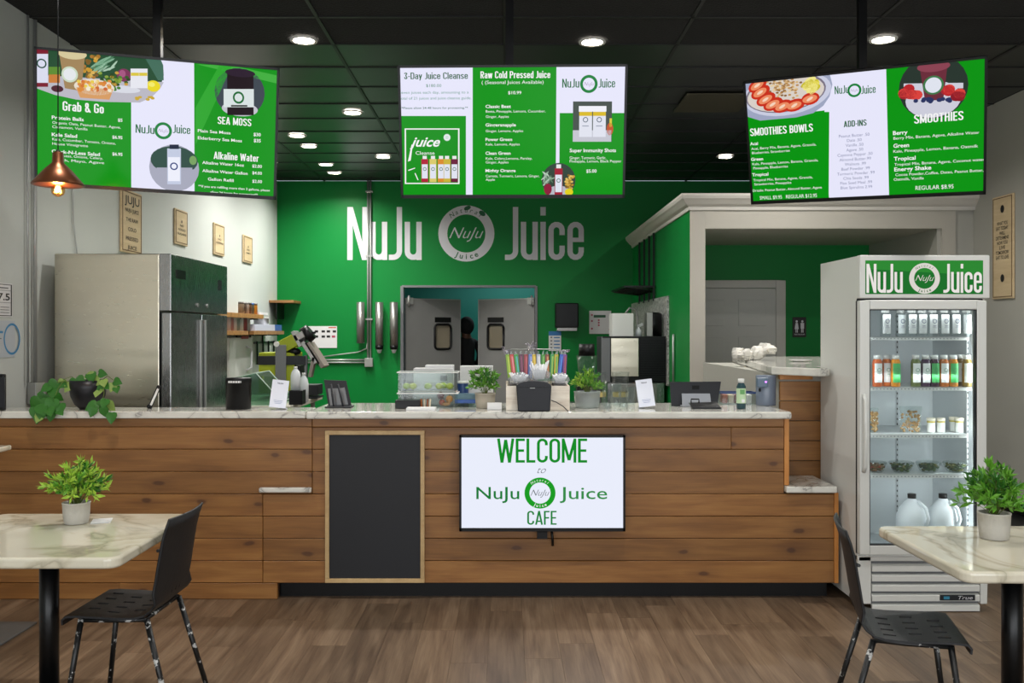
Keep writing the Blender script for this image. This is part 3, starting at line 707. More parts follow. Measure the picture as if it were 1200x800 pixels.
# ------------------------------------------------------------------ tall bar behind, right
bar = thing('tall_bar', 'tall plank-fronted bar with grey side behind the main counter', 'bar counter', (2.4, 6.4, 0))
bx0, by0 = 1.74, 5.945
MB().box(bx0 + .01, by0 + .03, 0, 2.95, 8.3, 1.30, M_wall_r).build('carcass', bar)
for k in range(10):
    z0 = .0 + k * .126; z1 = min(z0 + .126, 1.268)
    o = MB().box(bx0, by0, z0 + .002, 2.95, by0 + .028, z1 - .002, M_planks).build('plank', bar); 
    b = o.modifiers.new('bevel', 'BEVEL'); b.width = .003; b.segments = 1
MB().box(bx0 - .005, by0 - .01, 1.27, X(952, by0), by0 + .03, 1.302, M_edge).build('top_trim', bar, .002)
poly = [(X(858, 8.4), 8.4), (bx0 - .06, 5.92), (X(956, 5.72), 5.66), (X(970, 5.72), 5.68), (1.975, 5.93), (3.0, 5.93), (3.0, 8.4)]
single('bar_top', MB().prism([(a, b) for a, b in poly][::-1], 'z', 1.302, 1.352, M_marble), 'thick white marble top of the tall bar beside the cooler', 'worktop', bevel=.008)
# crumpled paper bags on the bar
pb = MB(); random.seed(3)
for k in range(24):
    dx, dz = -.12 + .25 * k / 23, random.uniform(.02, .055); dz += .05 * max(0, (dx - .01) / .1)
    pb.ball((X(883, 7.3) + dx, 7.3 + random.uniform(-.05, .05), 1.352 + dz), (random.uniform(.03, .06), .05, random.uniform(.03, .05)), mat('white_bag', '#cfccc4', .6), 6, 5, .35)
pb.sm = [False] * len(pb.sm)
for v in range(len(pb.v)):
    if pb.v[v][2] < 1.3525: pb.v[v] = (pb.v[v][0], pb.v[v][1], 1.3525)
single('crumpled_bag', pb, 'crumpled white paper bag on the marble top of the tall bar', 'bag')
single('plate', MB().lathe([(.0, .002), (.05, .002), (.08, .012), (.082, .014), (.05, .006), (0, .006)], (X(938, 6.9), 6.9, 1.352), M_white, 24), 'small flat white dish on the tall bar by the cooler', 'dish')
# framed panel at the far end of the bar
fp = thing('framed_board', 'grey board in an orange wood frame standing at the end of the bar', 'board', (X(850, 8.5), 8.5, .9))
y_ = 8.45
MB().box(X(834, y_), y_ + .005, .7, X(880, y_), y_ + .02, Z(432, y_), mat('grey_board', '#b9b7b2', .5)).build('panel', fp)
MB().box(X(831, y_), y_ - .01, .7, X(835, y_), y_ + .02, Z(428, y_), M_edge).box(X(831, y_), y_ - .01, Z(432, y_), X(868, y_), y_ + .02, Z(428, y_), M_edge).build('frame', fp)
MB().box(X(834, y_), y_ + .02, 0, X(875, y_), y_ + .05, .72, M_planks).build('foot_panel', fp)
# restroom sign
rs = thing('restroom_sign', 'black restroom sign with white man and woman figures by the door', 'sign', (X(936, YA), YA, Z(383, YA)))
MB().box(X(928.5, YA), YA - .012, Z(395, YA), X(944.5, YA), YA - .001, Z(371.5, YA), mat('sign_black', '#16100f', .5)).build('plate', rs, .004)
cv = Canvas((X(936.5, YA), YA - .012, Z(383.5, YA)), (1, 0, 0), (0, 0, 1)); u = YA / F
for sx_ in (-1, 1):
    cx_ = sx_ * 3.3 * u
    cv.ell(cx_, 7 * u, 1.3 * u, 1.4 * u, M_wprint, 1, 'figures', 12)
    if sx_ < 0: cv.poly([(cx_ - 2.4 * u, -2 * u), (cx_ + 2.4 * u, -2 * u), (cx_ + 1.3 * u, 5.2 * u), (cx_ - 1.3 * u, 5.2 * u)], M_wprint, 1, 'figures')
    else: cv.rect(cx_ - 2 * u, -1.5 * u, cx_ + 2 * u, 5.2 * u, M_wprint, 1, 'figures')
    cv.rect(cx_ - 1.3 * u, -6 * u, cx_ - .3 * u, -1.5 * u, M_wprint, 1, 'figures'); cv.rect(cx_ + .3 * u, -6 * u, cx_ + 1.3 * u, -1.5 * u, M_wprint, 1, 'figures')
cv.text('RESTROOM', 0, -9 * u, 1.6 * u, M_wprint, 1, w=12 * u, align='c')
cv.build(rs)

# ------------------------------------------------------------------ wordmark on the green wall
lg = thing('wall_lettering', 'large white wordmark lettering either side of a ring badge on the green wall', 'sign', (X(546, YB), YB, Z(305, YB)))
hh = 62 * YB / F
cv = Canvas((X(407, YB), YB, Z(304.5, YB)), (1, 0, 0), (0, 0, 1), step=.001, base=.0015)
M_gpr = mat('green_print', '#0a5c33', .5)
def letters(cv, wd, x0, mt, h, t=.1):
    x_ = x0
    for ch in wd:
        w_, ps = glyph(ch, t); m = MB()
        for k_, p in enumerate(ps):
            n = len(p); a = [cv.P((x_ + a) * h, b * h, .1 * k_) for a, b in p]; bk = [q + Vector((0, .0012, 0)) for q in a]
            m.add(a + bk, [tuple(range(n))] + [(i, n + i, n + (i + 1) % n, (i + 1) % n) for i in range(n)], mt)
        m.build('letter', lg); x_ += w_ + (.03 if (ch == 'u' and wd[0] == 'N') else .05)
letters(cv, 'NuJu', 0, M_wprint, hh); letters(cv, 'Juice', 2.98, M_wprint, hh)
cv.badge(2.25 * hh, .5 * hh, .53 * hh, M_wprint, M_wprint, M_gpr, 0, 'badge')
cv.ell(2.27 * hh, .98 * hh, .07 * hh, .04 * hh, M_gpr, 2, 'badge', 10, rot=.4); cv.ell(2.55 * hh, .88 * hh, .07 * hh, .045 * hh, M_gpr, 2, 'badge', 10, rot=-.6)
cv.build(lg)

# ------------------------------------------------------------------ menu screens
SW = '#e6e6fa'; SG = '#069210'
W_ = screen('#f2f2f2'); T_g = screen('#126b2c'); T_dg = screen('#4f6f86'); S_w = screen(SW); S_g = screen(SG)
def c2(h, s=1.0): return screen(h, s)
def tv_body(t, Wd, Hd, th=.045):
    MB().box(-Wd / 2, 0, -Hd / 2, Wd / 2, th, Hd / 2, M_black).box(-Wd * .3, th, -Hd * .32, Wd * .3, th + .03, Hd * .2, M_black).build('casing', t, .003)
    b = .013; m = MB(); y0 = -.008
    m.box(-Wd / 2, y0, -Hd / 2, Wd / 2, 0, -Hd / 2 + b * 1.5, M_black).box(-Wd / 2, y0, Hd / 2 - b, Wd / 2, 0, Hd / 2, M_black)
    m.box(-Wd / 2, y0, -Hd / 2, -Wd / 2 + b, 0, Hd / 2, M_black).box(Wd / 2 - b, y0, -Hd / 2, Wd / 2, 0, Hd / 2, M_black).build('bezel', t)
class TV:
    """screen artwork addressed in readings from an enlarged view of the photo, squared up through the screen's corners"""
    def __init__(s, cs, Wd, Hd):
        s.c = cs; s.W = Wd; s.H = Hd; s.cv = Canvas((-Wd / 2, -.0, -Hd / 2), (1, 0, 0), (0, 0, 1), step=.0002, base=.0005)
    def q(s, x, y):
        (ax, ay), (bx, by), (cx_, cy_), (dx_, dy_) = s.c; u = v = .5
        for _ in range(12):
            xl = ax + (dx_ - ax) * v; xr = bx + (cx_ - bx) * v; u = (x - xl) / (xr - xl)
            yt = ay + (by - ay) * u; yb = dy_ + (cy_ - dy_) * u; v = (y - yt) / (yb - yt)
        return u * s.W, (1 - v) * s.H
    def k(s): return s.H / (s.c[3][1] - s.c[0][1])
    def rect(s, x0, y0, x1, y1, m, l=1, part='picture'):
        s.cv.poly([s.cl(s.q(*p)) for p in ((x0, y1), (x1, y1), (x1, y0), (x0, y0))], m, l, part)
    def cl(s, p): return (min(max(p[0], .008), s.W - .008), min(max(p[1], .008), s.H - .008))
    def frect(s, u0, v0, u1, v1, m, l=1, part='panel'): s.cv.rect(u0 * s.W, (1 - v1) * s.H, u1 * s.W, (1 - v0) * s.H, m, l, part)
    def ell(s, x, y, rx, ry, m, l=2, n=24, rot=0, part='picture'):
        u, v = s.q(x, y); k = s.k(); a, b = s.W - .009, s.H - .009
        s.cv.ell(u, v, rx * k, ry * k, m, l, part, n, (.009, .012, a, b), rot)
    def poly(s, pts, m, l=2, part='picture'): s.cv.poly([s.cl(s.q(*p)) for p in pts][::-1], m, l, part)
    def text(s, t, x, y, h, m=None, w=None, align='l', off=.0, shear=0, l=12, part='lettering'):
        u, v = s.q(x, y); k = s.k(); s.cv.text(t, u, v, h * k, m or W_, l, part, 1, off, shear, w * k if w else None, align)
def bold(T, s_, x0, x1, yb, h, m=None, t=.13):
    u, v = T.q(x0, yb); k = T.k(); T.cv.bold(s_, u, v, h * k, (x1 - x0) * k, m or W_, t=t)
def bottle_pic(T, x, y0, y1, w_, body, l=3, cap='#e8e8e8'):
    T.rect(x - w_ * .3, y0, x + w_ * .3, y0 + (y1 - y0) * .12, c2(cap), l); T.rect(x - w_ / 2, y0 + (y1 - y0) * .12, x + w_ / 2, y1, c2(body), l)
    T.rect(x - w_ * .42, y0 + (y1 - y0) * .32, x + w_ * .42, y0 + (y1 - y0) * .86, c2('#dfe3f0'), l + 1)
    T.ell(x, y0 + (y1 - y0) * .5, w_ * .26, w_ * .26, c2('#1c5a3a'), l + 2, 14); T.ell(x, y0 + (y1 - y0) * .5, w_ * .18, w_ * .18, c2('#dfe3f0'), l + 3, 14)
def tvlogo(T, y, h, a, b, cx_, cy_, r, c_, d_):
    k = T.k(); m = c2('#1b6a3c')
    for wd, x0, x1, sp in (('NuJu', a, b, .06), ('Juice', c_, d_, .06)):
        u, v = T.q(x0, y); tot = sum(glyph(ch, .1)[0] + sp for ch in wd) - sp; x = 0
        for ch in wd:
            w_, ps = glyph(ch, .1)
            for j_, p in enumerate(ps): T.cv.poly([(u + (x + p0) * (x1 - x0) * k / tot, v + p1 * h * k) for p0, p1 in p], m, 12 + .05 * j_, 'lettering')
            x += w_ + sp
    u, v = T.q(cx_, cy_); T.cv.badge(u, v, r * k, c2('#15803a'), c2('#a99cb8'), None, 12)

WD, HD = 1.235, .71
# left menu
t1 = thing('menu_screen', 'angled wall menu screen at left listing grab and go food, sea moss and water', 'screen', (0, 0, 0))
tv_body(t1, WD, HD)
T = TV([(145, 195), (1090, 272), (1072, 770), (148, 720)], WD, HD)
T.frect(0, 0, 1, 1, S_w, 0); T.rect(146, 345, 507, 742, S_g, 1, 'panel'); T.rect(750, 252, 1089, 768, S_g, 1, 'panel')
T.poly([(760, 258), (1085, 330), (1085, 300), (900, 262)], c2('#3fae3c'), 2); T.poly([(755, 420), (850, 260), (900, 262), (755, 560)], c2('#2aa52a'), 2)
pts = [(146, 198), (620, 238), (630, 262), (632, 300), (618, 345), (585, 382), (540, 402), (400, 400), (300, 392), (220, 375), (146, 350)]
T.poly(pts, c2('#1d4a2c'), 2); T.poly([(146, 300), (632, 325), (618, 350), (585, 382), (540, 402), (400, 400), (300, 392), (220, 375), (146, 350)], c2('#b9b7c2'), 3)
T.poly([(560, 232), (620, 238), (630, 262), (632, 318), (610, 318)], c2('#3f6b58'), 3)
T.rect(146, 200, 196, 345, c2('#7a1028'), 4); T.rect(148, 222, 196, 330, c2('#d9dbee'), 5); T.ell(172, 258, 18, 18, c2('#174a3a'), 6); T.ell(172, 258, 13, 13, c2('#d9dbee'), 7)
T.rect(198, 270, 240, 300, c2('#5a8a2a'), 4); T.rect(198, 298, 240, 330, c2('#c77a33'), 4); T.ell(230, 352, 22, 13, c2('#4a1626'), 5)
T.poly([(236, 215), (334, 225), (318, 360), (258, 350)], c2('#a08358'), 6); T.ell(286, 222, 52, 20, c2('#d5c79a'), 7); T.ell(276, 298, 30, 30, c2('#c9d8c0'), 8); T.ell(276, 298, 30, 30, c2('#2f7a3c'), 7); T.ell(276, 298, 23, 23, c2('#e3e6ea'), 9)
for i in range(26):
    T.ell(355 + random.uniform(-30, 28), 272 + random.uniform(-42, 38), 8, 7, c2(random.choice(['#c9962e', '#a8742a', '#d9b056', '#7a5a22'])), 5, 8)
for i in range(16):
    a = -.3 + random.random() * .7; T.ell(405 + random.uniform(-35, 35), 262 + random.uniform(-22, 18), 26, 4, c2(random.choice(['#7fae8e', '#4a7d5c', '#a9c9b0'])), 6, 8, a + .6)
T.ell(470, 352, 70, 14, c2('#d6d8e2'), 4)
for i in range(60): T.ell(425 + random.gauss(0, 26), 322 + random.gauss(0, 15), 8, 6, c2(random.choice(['#2c5a18', '#3f7a22', '#1d4212', '#86a03a', '#c99a3a'])), 7, 7)
T.ell(480, 300, 26, 25, c2('#7a2a55'), 5); T.ell(474, 294, 12, 14, c2('#a4527e'), 6)
for x_ in (520, 552): T.rect(x_ - 15, 275, x_ + 18, 348, c2('#e5e6ee'), 6 + (x_ > 530)); T.rect(x_ - 14, 290, x_ + 17, 302, c2('#d9c43a'), 8)
T.ell(592, 340, 26, 22, c2('#e8d616'), 6); T.ell(586, 334, 12, 9, c2('#f2ea6a'), 7)
T.ell(368, 345, 74, 30, c2('#e6dccb'), 8); T.poly([(298, 345), (440, 352), (425, 392), (315, 385)], c2('#d59a60'), 8)
for i in range(50): T.ell(368 + random.uniform(-58, 58), 340 + random.uniform(-18, 18), 8, 7, c2(random.choice(['#e8c94a', '#f0e7cf', '#c9622a', '#d98a3a', '#e6a24a'])), 9, 7)
for i in range(10): T.ell(555 + random.uniform(-30, 40), 385 + random.uniform(-8, 6), 8, 5, c2('#c9a636'), 5, 8)
bold(T, 'Grab & Go', 250, 400, 434, 36)
for s_, y_ in (('Protein Balls', 470), ('Kale Salad', 533), ('Chick-N-Less Salad', 597)): T.text(s_, 210, y_ - 2 if y_ != 470 else 466, 13, off=.02, w={'Protein Balls': 116, 'Kale Salad': 92, 'Chick-N-Less Salad': 176}[s_])
for s_, y_, w_ in (('Organic Oats, Peanut Butter, Agave,', 484, 250), ('Cinnamon, Vanilla', 500, 128), ('Kale, Cucumber, Tomato, Onions,', 547, 232), ('House Vinaigrette', 564, 130), ('Chickpeas, Onions, Celery,', 608, 185), ('Relish, Mayo, Agave', 625, 190)): T.text(s_, 212, y_, 10, w=w_)
for s_, y_ in (('$5', 475), ('$6.95', 541), ('$6.95', 605)): T.text(s_, 474, y_, 12, align='r', off=.02)
tvlogo(T, 516, 33, 524, 594, 630, 508, 33, 667, 733)
T.ell(672, 650, 95, 92, c2('#a6a8ba'), 2); T.ell(672, 620, 90, 55, c2('#2c4c42'), 3); T.rect(600, 655, 745, 700, c2('#a6a8ba'), 4); T.rect(604, 648, 742, 660, c2('#a6a8ba'), 4)
T.rect(645, 575, 698, 712, c2('#c2cae0'), 5); T.rect(654, 560, 690, 577, c2('#15203a'), 6); T.rect(648, 608, 694, 700, c2('#eceefa'), 6); T.ell(671, 643, 15, 15, c2('#2a3c7c'), 7); T.ell(671, 643, 10, 10, c2('#eceefa'), 8)
T.ell(745, 620, 14, 18, c2('#76a05e'), 5)
T.ell(930, 362, 97, 95, c2('#3d4650'), 2); T.ell(930, 425, 70, 28, c2('#c3c3cc'), 3)
T.rect(880, 290, 985, 448, c2('#1c0d16'), 5); T.ell(932, 290, 58, 16, c2('#2a1a2c'), 6); T.rect(866, 350, 986, 418, c2('#d9e2e2'), 6); T.ell(925, 382, 22, 24, c2('#1c6a34'), 7); T.ell(925, 382, 15, 16, c2('#d9e2e2'), 8); T.rect(895, 410, 960, 416, c2('#222222'), 7)
bold(T, 'SEA MOSS', 842, 972, 481, 29)
for s_, x_, y_, w_ in (('Plain Sea Moss', 764, 508, 126), ('Elderberry Sea Moss', 764, 535, 170)): T.text(s_, x_, y_ + 4, 11.5, w=w_, off=.015)
T.text('$30', 1013, 528, 13, align='r', off=.02); T.text('$35', 1013, 551, 13, align='r', off=.02)
bold(T, 'Alkaline Water', 826, 1001, 614, 29)
for s_, x_, y_, w_ in (('Alkaline Water 16oz', 781, 633, 162), ('Alkaline Water Gallon', 781, 664, 176), ('Gallon Refill', 803, 696, 100)): T.text(s_, x_, y_, 11.5, w=w_, off=.015)
for s_, y_ in (('$2.00', 648), ('$4.00', 674), ('$2.00', 706)): T.text(s_, 1017, y_, 12, align='r', off=.015)
T.text('**if you are refilling more than 2 gallons, please', 765, 722, 9, w=280, off=.01); T.text('allow 24 hours for processing**', 812, 745, 9, w=186, off=.01)
T.cv.build(t1)
t1.location = (-1.853, 5.026, 2.674); t1.rotation_mode = 'QUATERNION'
def orient(o, yaw, tilt, roll): o.rotation_quaternion = (Matrix.Rotation(R(yaw), 3, 'Z') @ Matrix.Rotation(R(tilt), 3, 'X') @ Matrix.Rotation(R(roll), 3, 'Y')).to_quaternion()
orient(t1, 11.2, 8.2, 2.0)
# centre menu
t2 = thing('menu_screen', 'centre menu screen listing juice cleanse and raw cold pressed juices', 'screen', (0, 0, 0)); tv_body(t2, WD, HD)
T = TV([(107, 112), (1095, 107), (1088, 668), (120, 670)], WD, HD)
T.frect(0, 0, 1, 1, S_w, 0); T.rect(108, 320, 402, 669, S_g, 1, 'panel'); T.rect(431, 108, 791, 669, S_g, 1, 'panel'); T.rect(806, 308, 1092, 669, S_g, 1, 'panel'); T.rect(770, 560, 830, 669, S_g, 1, 'panel')
bold(T, '3-Day Juice Cleanse', 135, 406, 168, 27, c2('#1d5c35'), .11)
T.text('$180.00', 230, 200, 12, c2('#4c8a72'), w=65)
for s_, y_, w_ in (('Seven juices each day, amounting to a', 228, 296), ('total of 21 juices and juice cleanse guide.', 252, 308)): T.text(s_, 114, y_, 11, c2('#5f9a86'), w=w_)
T.text('**Please allow 24-48 hours for processing.**', 116, 291, 8, c2('#2f6a55'), w=292, off=.01)
T.rect(136, 372, 374, 608, W_, 2); T.rect(142, 377, 368, 603, c2('#0c8f14'), 3)
T.text('juice', 158, 448, 40, w=132, shear=.4, off=.02, l=12); T.text('Cleanse', 184, 483, 15, w=82, off=.0); 
u_, v_ = T.q(150, 515); T.cv.poly([T.q(*p) for p in ((150, 512), (162, 508), (172, 440), (166, 440))], W_, 12, 'lettering')
T.cv.ring(*T.q(320, 410), .0145, .011, W_, 12, 'lettering'); T.ell(320, 410, 15, 15, c2('#cfe0d8'), 5)
for i, (x_, cc) in enumerate(((223, '#b01f38'), (259, '#d9c96a'), (294, '#d98a2a'), (320, '#c9b23a'), (352, '#6a1d3a'))): bottle_pic(T, x_, 488, 600, 30, cc, 4 + (i % 2) * 4)
T.cv.poly([T.q(*p) for p in ((150, 548), (180, 538), (182, 541), (153, 552))], W_, 12, 'lettering'); T.cv.poly([T.q(*p) for p in ((182, 560), (196, 590), (192, 592), (179, 563))], W_, 12, 'lettering')
bold(T, 'Raw Cold Pressed Juice', 465, 760, 165, 29)
T.text('( (Seasonal Juices Available)', 470, 188, 14, w=262); T.text('$10.99', 584, 230, 13, w=56, off=.01)
for s_, y_, w_ in (('Classic Beet', 287, 108), ('Gingersnapple', 364, 130), ('Power Green', 425, 114), ('Clean Green', 483, 108), ('Mighty Orange', 557, 130)): T.text(s_, 487, y_, 13, w=w_, off=.02)
for s_, y_, w_ in (('Beets, Pineapple, Lemons, Cucumber,', 306, 254), ('Ginger, Apples', 328, 98), ('Ginger, Lemons, Apples', 388, 160), ('Kale, Lemons, Apples', 444, 146), ('Kale, Celery,Lemons, Parsley,', 504, 200), ('Ginger, Apples', 520, 98), ('Carrots, Turmeric, Lemons, Ginger,', 579, 232), ('Apple', 594, 40)): T.text(s_, 488, y_, 10.5, w=w_)
tvlogo(T, 203, 36, 816, 888, 930, 188, 37, 972, 1041)
T.rect(863, 260, 1030, 428, c2('#45504a'), 2); T.rect(863, 380, 1028, 428, c2('#c4c5d0'), 3); T.ell(1022, 375, 14, 26, c2('#c0532a'), 3); T.rect(1020, 330, 1030, 365, c2('#d9c93a'), 3)
for x_ in (917, 976):
    T.rect(x_ - 27, 285, x_ + 28, 408, c2('#e0e2ee'), 5); T.rect(x_ - 29, 279, x_ + 30, 302, c2('#f0f1f8'), 6); T.rect(x_ - 27, 303, x_ + 28, 320, c2('#d9b91c'), 6); T.ell(x_, 336, 11, 11, c2('#2c4458'), 7); T.ell(x_, 336, 8, 8, c2('#e0e2ee'), 8); T.rect(x_ - 14, 360, x_ + 14, 364, c2('#9aa0b0'), 7)
T.text('Super Immunity Shots', 850, 472, 15, w=198, off=.02); T.text('Ginger, Turmeric, Garlic,', 850, 502, 12, w=156); T.text('Pineapple, Lemon, Black Pepper', 850, 516, 11, w=222); T.text('$5.00', 922, 559, 14, w=44, off=.015)
T.ell(803, 592, 73, 74, c2('#33453a'), 3); T.ell(803, 640, 48, 25, c2('#b8b8c4'), 4)
for i in range(22): T.ell(760 + random.uniform(-22, 14), 592 + random.uniform(-32, 20), 17, 3, c2(random.choice(['#8fae94', '#b9cdbb', '#5d7d62'])), 5, 7, random.random() * 3)
T.ell(757, 630, 17, 24, c2('#8c1c3a'), 6)
for i in range(40): T.ell(852 + random.uniform(-20, 18), 598 + random.uniform(-30, 30), 6, 5, c2(random.choice(['#c99a3a', '#8a6422', '#e0bf62'])), 6, 7)
T.ell(848, 642, 18, 15, c2('#e0cf1c'), 7); bottle_pic(T, 803, 524, 662, 34, '#a01c34', 7)
T.cv.build(t2); t2.location = (.039, 5.114, 2.657); t2.rotation_mode = 'QUATERNION'; orient(t2, -2, 12.2, .2)
# right menu
t3 = thing('menu_screen', 'angled menu screen at right listing smoothie bowls, add-ins and smoothies', 'screen', (0, 0, 0)); tv_body(t3, WD, HD)
T = TV([(108, 255), (1045, 168), (1045, 690), (143, 725)], WD, HD)
T.frect(0, 0, 1, 1, S_w, 0); T.rect(119, 368, 464, 725, S_g, 1, 'panel')
T.poly([(682, 198), (1044, 166), (1044, 690), (697, 697)], S_g, 1, 'panel'); T.poly([(119, 395), (445, 362), (465, 713), (143, 724)], S_g, 1, 'panel')
pts = [(110, 256), (465, 226), (476, 265), (465, 310), (440, 345), (400, 372), (330, 388), (180, 400), (122, 385)]
T.poly(pts, c2('#9da5c0'), 2); T.ell(290, 300, 160, 78, c2('#c9cce0'), 3, 30, .08); T.ell(285, 298, 146, 68, c2('#7c7484'), 4, 30, .08); T.ell(285, 300, 140, 62, c2('#d8cfc6'), 5, 30, .08)
for i in range(120): T.ell(275 + random.gauss(0, 40), 268 + random.gauss(0, 18), 6, 4, c2(random.choice(['#b98a52', '#d4b07a', '#8a6235', '#e3caa0'])), 6, 6)
for i, (x_, y_) in enumerate(((170, 268), (182, 294), (205, 320), (235, 338), (275, 346), (325, 342), (388, 318))):
    T.ell(x_, y_, 38 if i < 6 else 33, 22, c2('#c8301c'), 7 , 18, .5 - i * .05); T.ell(x_ - 2, y_ + 1, 27, 13, c2('#eb8c62'), 8, 16, .5 - i * .05); T.ell(x_ - 2, y_ + 1, 13, 5, c2('#f4d2b8'), 9, 12, .5)
for i in range(12): T.ell(380 + random.uniform(-30, 30), 275 + random.uniform(-25, 22), 22, 11, c2(random.choice(['#e3d64a', '#c9bc2e', '#efe68a'])), 7, 10, random.random())
tvlogo(T, 302, 28, 486, 534, 562, 288, 24, 589, 637)
bold(T, 'SMOOTHIES BOWLS', 139, 370, 459, 29)
for s_, x_, y_, w_ in (('Acai', 138, 494, 30), ('Green', 142, 554, 46), ('Tropical', 147, 614, 62)): T.text(s_, x_, y_, 12, w=w_, off=.02)
for s_, x_, y_, w_ in (('Acai, Berry Mix, Banana, Agave, Granola,', 143, 512, 240), ('Blueberries, Strawberries', 146, 528, 142), ('Kale, Pineapple, Lemon, Banana, Granola,', 148, 571, 244), ('Pineapple, Blueberries', 152, 587, 130), ('Tropical Mix, Banana, Agave, Granola,', 152, 634, 222), ('Strawberries, Pineapples', 156, 650, 140), ('Drizzle: Peanut Butter, Almond Butter, Agave', 150, 675, 258)): T.text(s_, x_, y_, 9.5, w=w_)
T.text('SMALL $9.95   REGULAR $12.95', 180, 706, 14, w=214)
bold(T, 'ADD-INS', 522, 600, 426, 22, c2('#1d5c35'))
for i, s_ in enumerate(('Peanut Butter .50', 'Date .50', 'Vanilla .50', 'Agave .50', 'Cayenne Pepper .50', 'Almond Butter.99', 'Walnuts .99', 'Beef Powder .99', 'Turmeric Powder .99', 'Chia Seeds .99', 'Flax Seed Meal .99', 'Blue Spirulina 2.99')):
    T.text(s_, 562 + i * .9, 462 + i * 18.3, 10.5, c2('#8286a8'), align='c')
T.ell(855, 280, 110, 108, c2('#28352e'), 2); T.ell(855, 325, 88, 62, c2('#ccccda'), 3); T.rect(748, 265, 962, 285, c2('#ccccda'), 3)
T.poly([(806, 205), (906, 198), (892, 328), (826, 328)], c2('#6a2c3a'), 5); T.ell(856, 204, 52, 18, c2('#8a4252'), 6); T.ell(856, 272, 33, 32, c2('#3c7a4a'), 7); T.ell(856, 272, 26, 26, c2('#dfe3ee'), 8)
for i in range(14): T.ell(random.choice((775, 930)) + random.uniform(-26, 26), 305 + random.uniform(-20, 16), 19, 17, c2(random.choice(['#b8262c', '#d9423c', '#8c1c28'])), 5, 12)
for i in range(16): T.ell(855 + random.uniform(-65, 65), 328 + random.uniform(-5, 5), 8, 7, c2('#2c3560'), 9, 9)
bold(T, 'SMOOTHIES', 788, 944, 415, 31)
for s_, x_, y_, w_ in (('Berry', 710, 457, 48), ('Green', 712, 506, 52), ('Tropical', 714, 556, 72), ('Energy Shake', 716, 597, 122)): T.text(s_, x_, y_, 14, w=w_, off=.02)
for s_, x_, y_, w_ in (('Berry Mix, Banana, Agave, Alkaline Water', 712, 475, 274), ('Kale, Pineapple, Lemon, Banana, Oatmilk', 712, 525, 272), ('Tropical Mix, Banana, Agave, Coconut water', 716, 576, 290), ('Cocoa Powder,Coffee, Dates, Peanut Butter,', 720, 616, 284), ('Oatmilk, Vanilla', 714, 634, 100)): T.text(s_, x_, y_, 10, w=w_)
T.text('REGULAR $8.95', 795, 671, 15, w=124)
T.cv.build(t3); t3.location = (1.946, 5.145, 2.645); t3.rotation_mode = 'QUATERNION'; orient(t3, -29, 20.2, 1.3)
# ceiling poles (one per screen)
for nm, px_, Y, x_, y_, lab in (('l', 185, 5.2, None, None, 'black ceiling pole holding the left menu screen'), ('c', 597, 5.25, None, None, 'black ceiling pole holding the centre menu screen'), ('r', 1010, 5.3, None, None, 'black ceiling pole holding the right menu screen')):
    t = thing('ceiling_mount', lab, 'screen mount', (X(px_, Y), Y, ZC))
    px3 = X(px_, Y); MB().box(px3 - .022, Y - .02, 2.62, px3 + .022, Y + .02, ZC, M_blackm).build('pole', t)
    MB().box(px3 - .08, Y - .08, ZC - .012, px3 + .08, Y + .08, ZC - .001, M_blackm).build('ceiling_plate', t)
    MB().box(px3 - .12, Y - .085, 2.6, px3 + .12, Y - .02, 2.72, M_blackm).build('bracket', t)

# welcome screen on the counter front
wy = YF - .075; ws = thing('welcome_screen', 'white welcome screen hanging low on the plank front of the counter', 'screen', (X(635.5, wy), wy, Z(566, wy)))
Wd2 = (733 - 538.5) * (wy) / F; Hd2 = (622 - 509.5) * wy / F
off = Vector(ws.location); ws.location = (0, 0, 0); tv_body(ws, Wd2, Hd2, .05)
T = TV([(622, 77), (1128, 77), (1128, 368), (622, 368)], Wd2, Hd2); T.frect(0, 0, 1, 1, c2('#e9edfb'), 0)
# sizes read in an enlarged view
G1, G2 = c2('#0b8a22'), c2('#17853c')
def bebas(T, s_, x0, x1, yb, h, m): bold(T, s_, x0, x1, yb, h, m, .105)
bebas(T, 'WELCOME', 738, 1010, 160, 73, G1)
T.text('to', 873, 192, 22, c2('#55585c'), align='c', shear=.5, off=-.015)
T.text('NuJu', 674, 270, 37, c2('#157a34'), w=130, off=.005); T.text('Juice', 928, 270, 37, c2('#2f8a44'), w=144, off=.005)
u_, v_ = T.q(868, 252); T.cv.badge(u_, v_, 47 * T.k(), c2('#129a1e'), c2('#6b7076'), W_, 12)
bebas(T, 'CAFE', 829, 918, 348, 42, c2('#1b8038'))
T.cv.build(ws)
MB().box(-.03, -.0, -Hd2 / 2 - .045, .03, .03, -Hd2 / 2 - .005, M_black).tube([(.055, .02, -Hd2 / 2), (.06, .02, -Hd2 / 2 - .05), (.062, .03, -Hd2 / 2 - .09)], .008, M_black, 6).build('sensor', ws)
MB().box(-.2, .05, -.15, .2, .074, .15, M_black).build('wall_bracket', ws)
ws.location = off

# chalkboard
cb = thing('chalkboard', 'blank black chalkboard in a light wood frame on the counter front', 'chalkboard', (X(439, YF), YF - .02, Z(682, YF)))
y_ = YF - .018; a, b, c_, d_ = X(381, y_), X(497.5, y_), Z(682.5, y_), Z(504.5, y_); fw = .024
MB().box(a + fw, y_ + .004, c_ + fw, b - fw, YF - .003, d_ - fw, mat('chalk_black', '#15171c', .6, vary=.12, bscale=4)).build('slate', cb)
for q in ((a, c_, b, c_ + fw), (a, d_ - fw, b, d_), (a, c_ + fw, a + fw, d_ - fw), (b - fw, c_ + fw, b, d_ - fw)):
    MB().box(q[0], y_ - .006, q[1], q[2], YF - .003, q[3], M_frame).build('frame_rail', cb, .002)

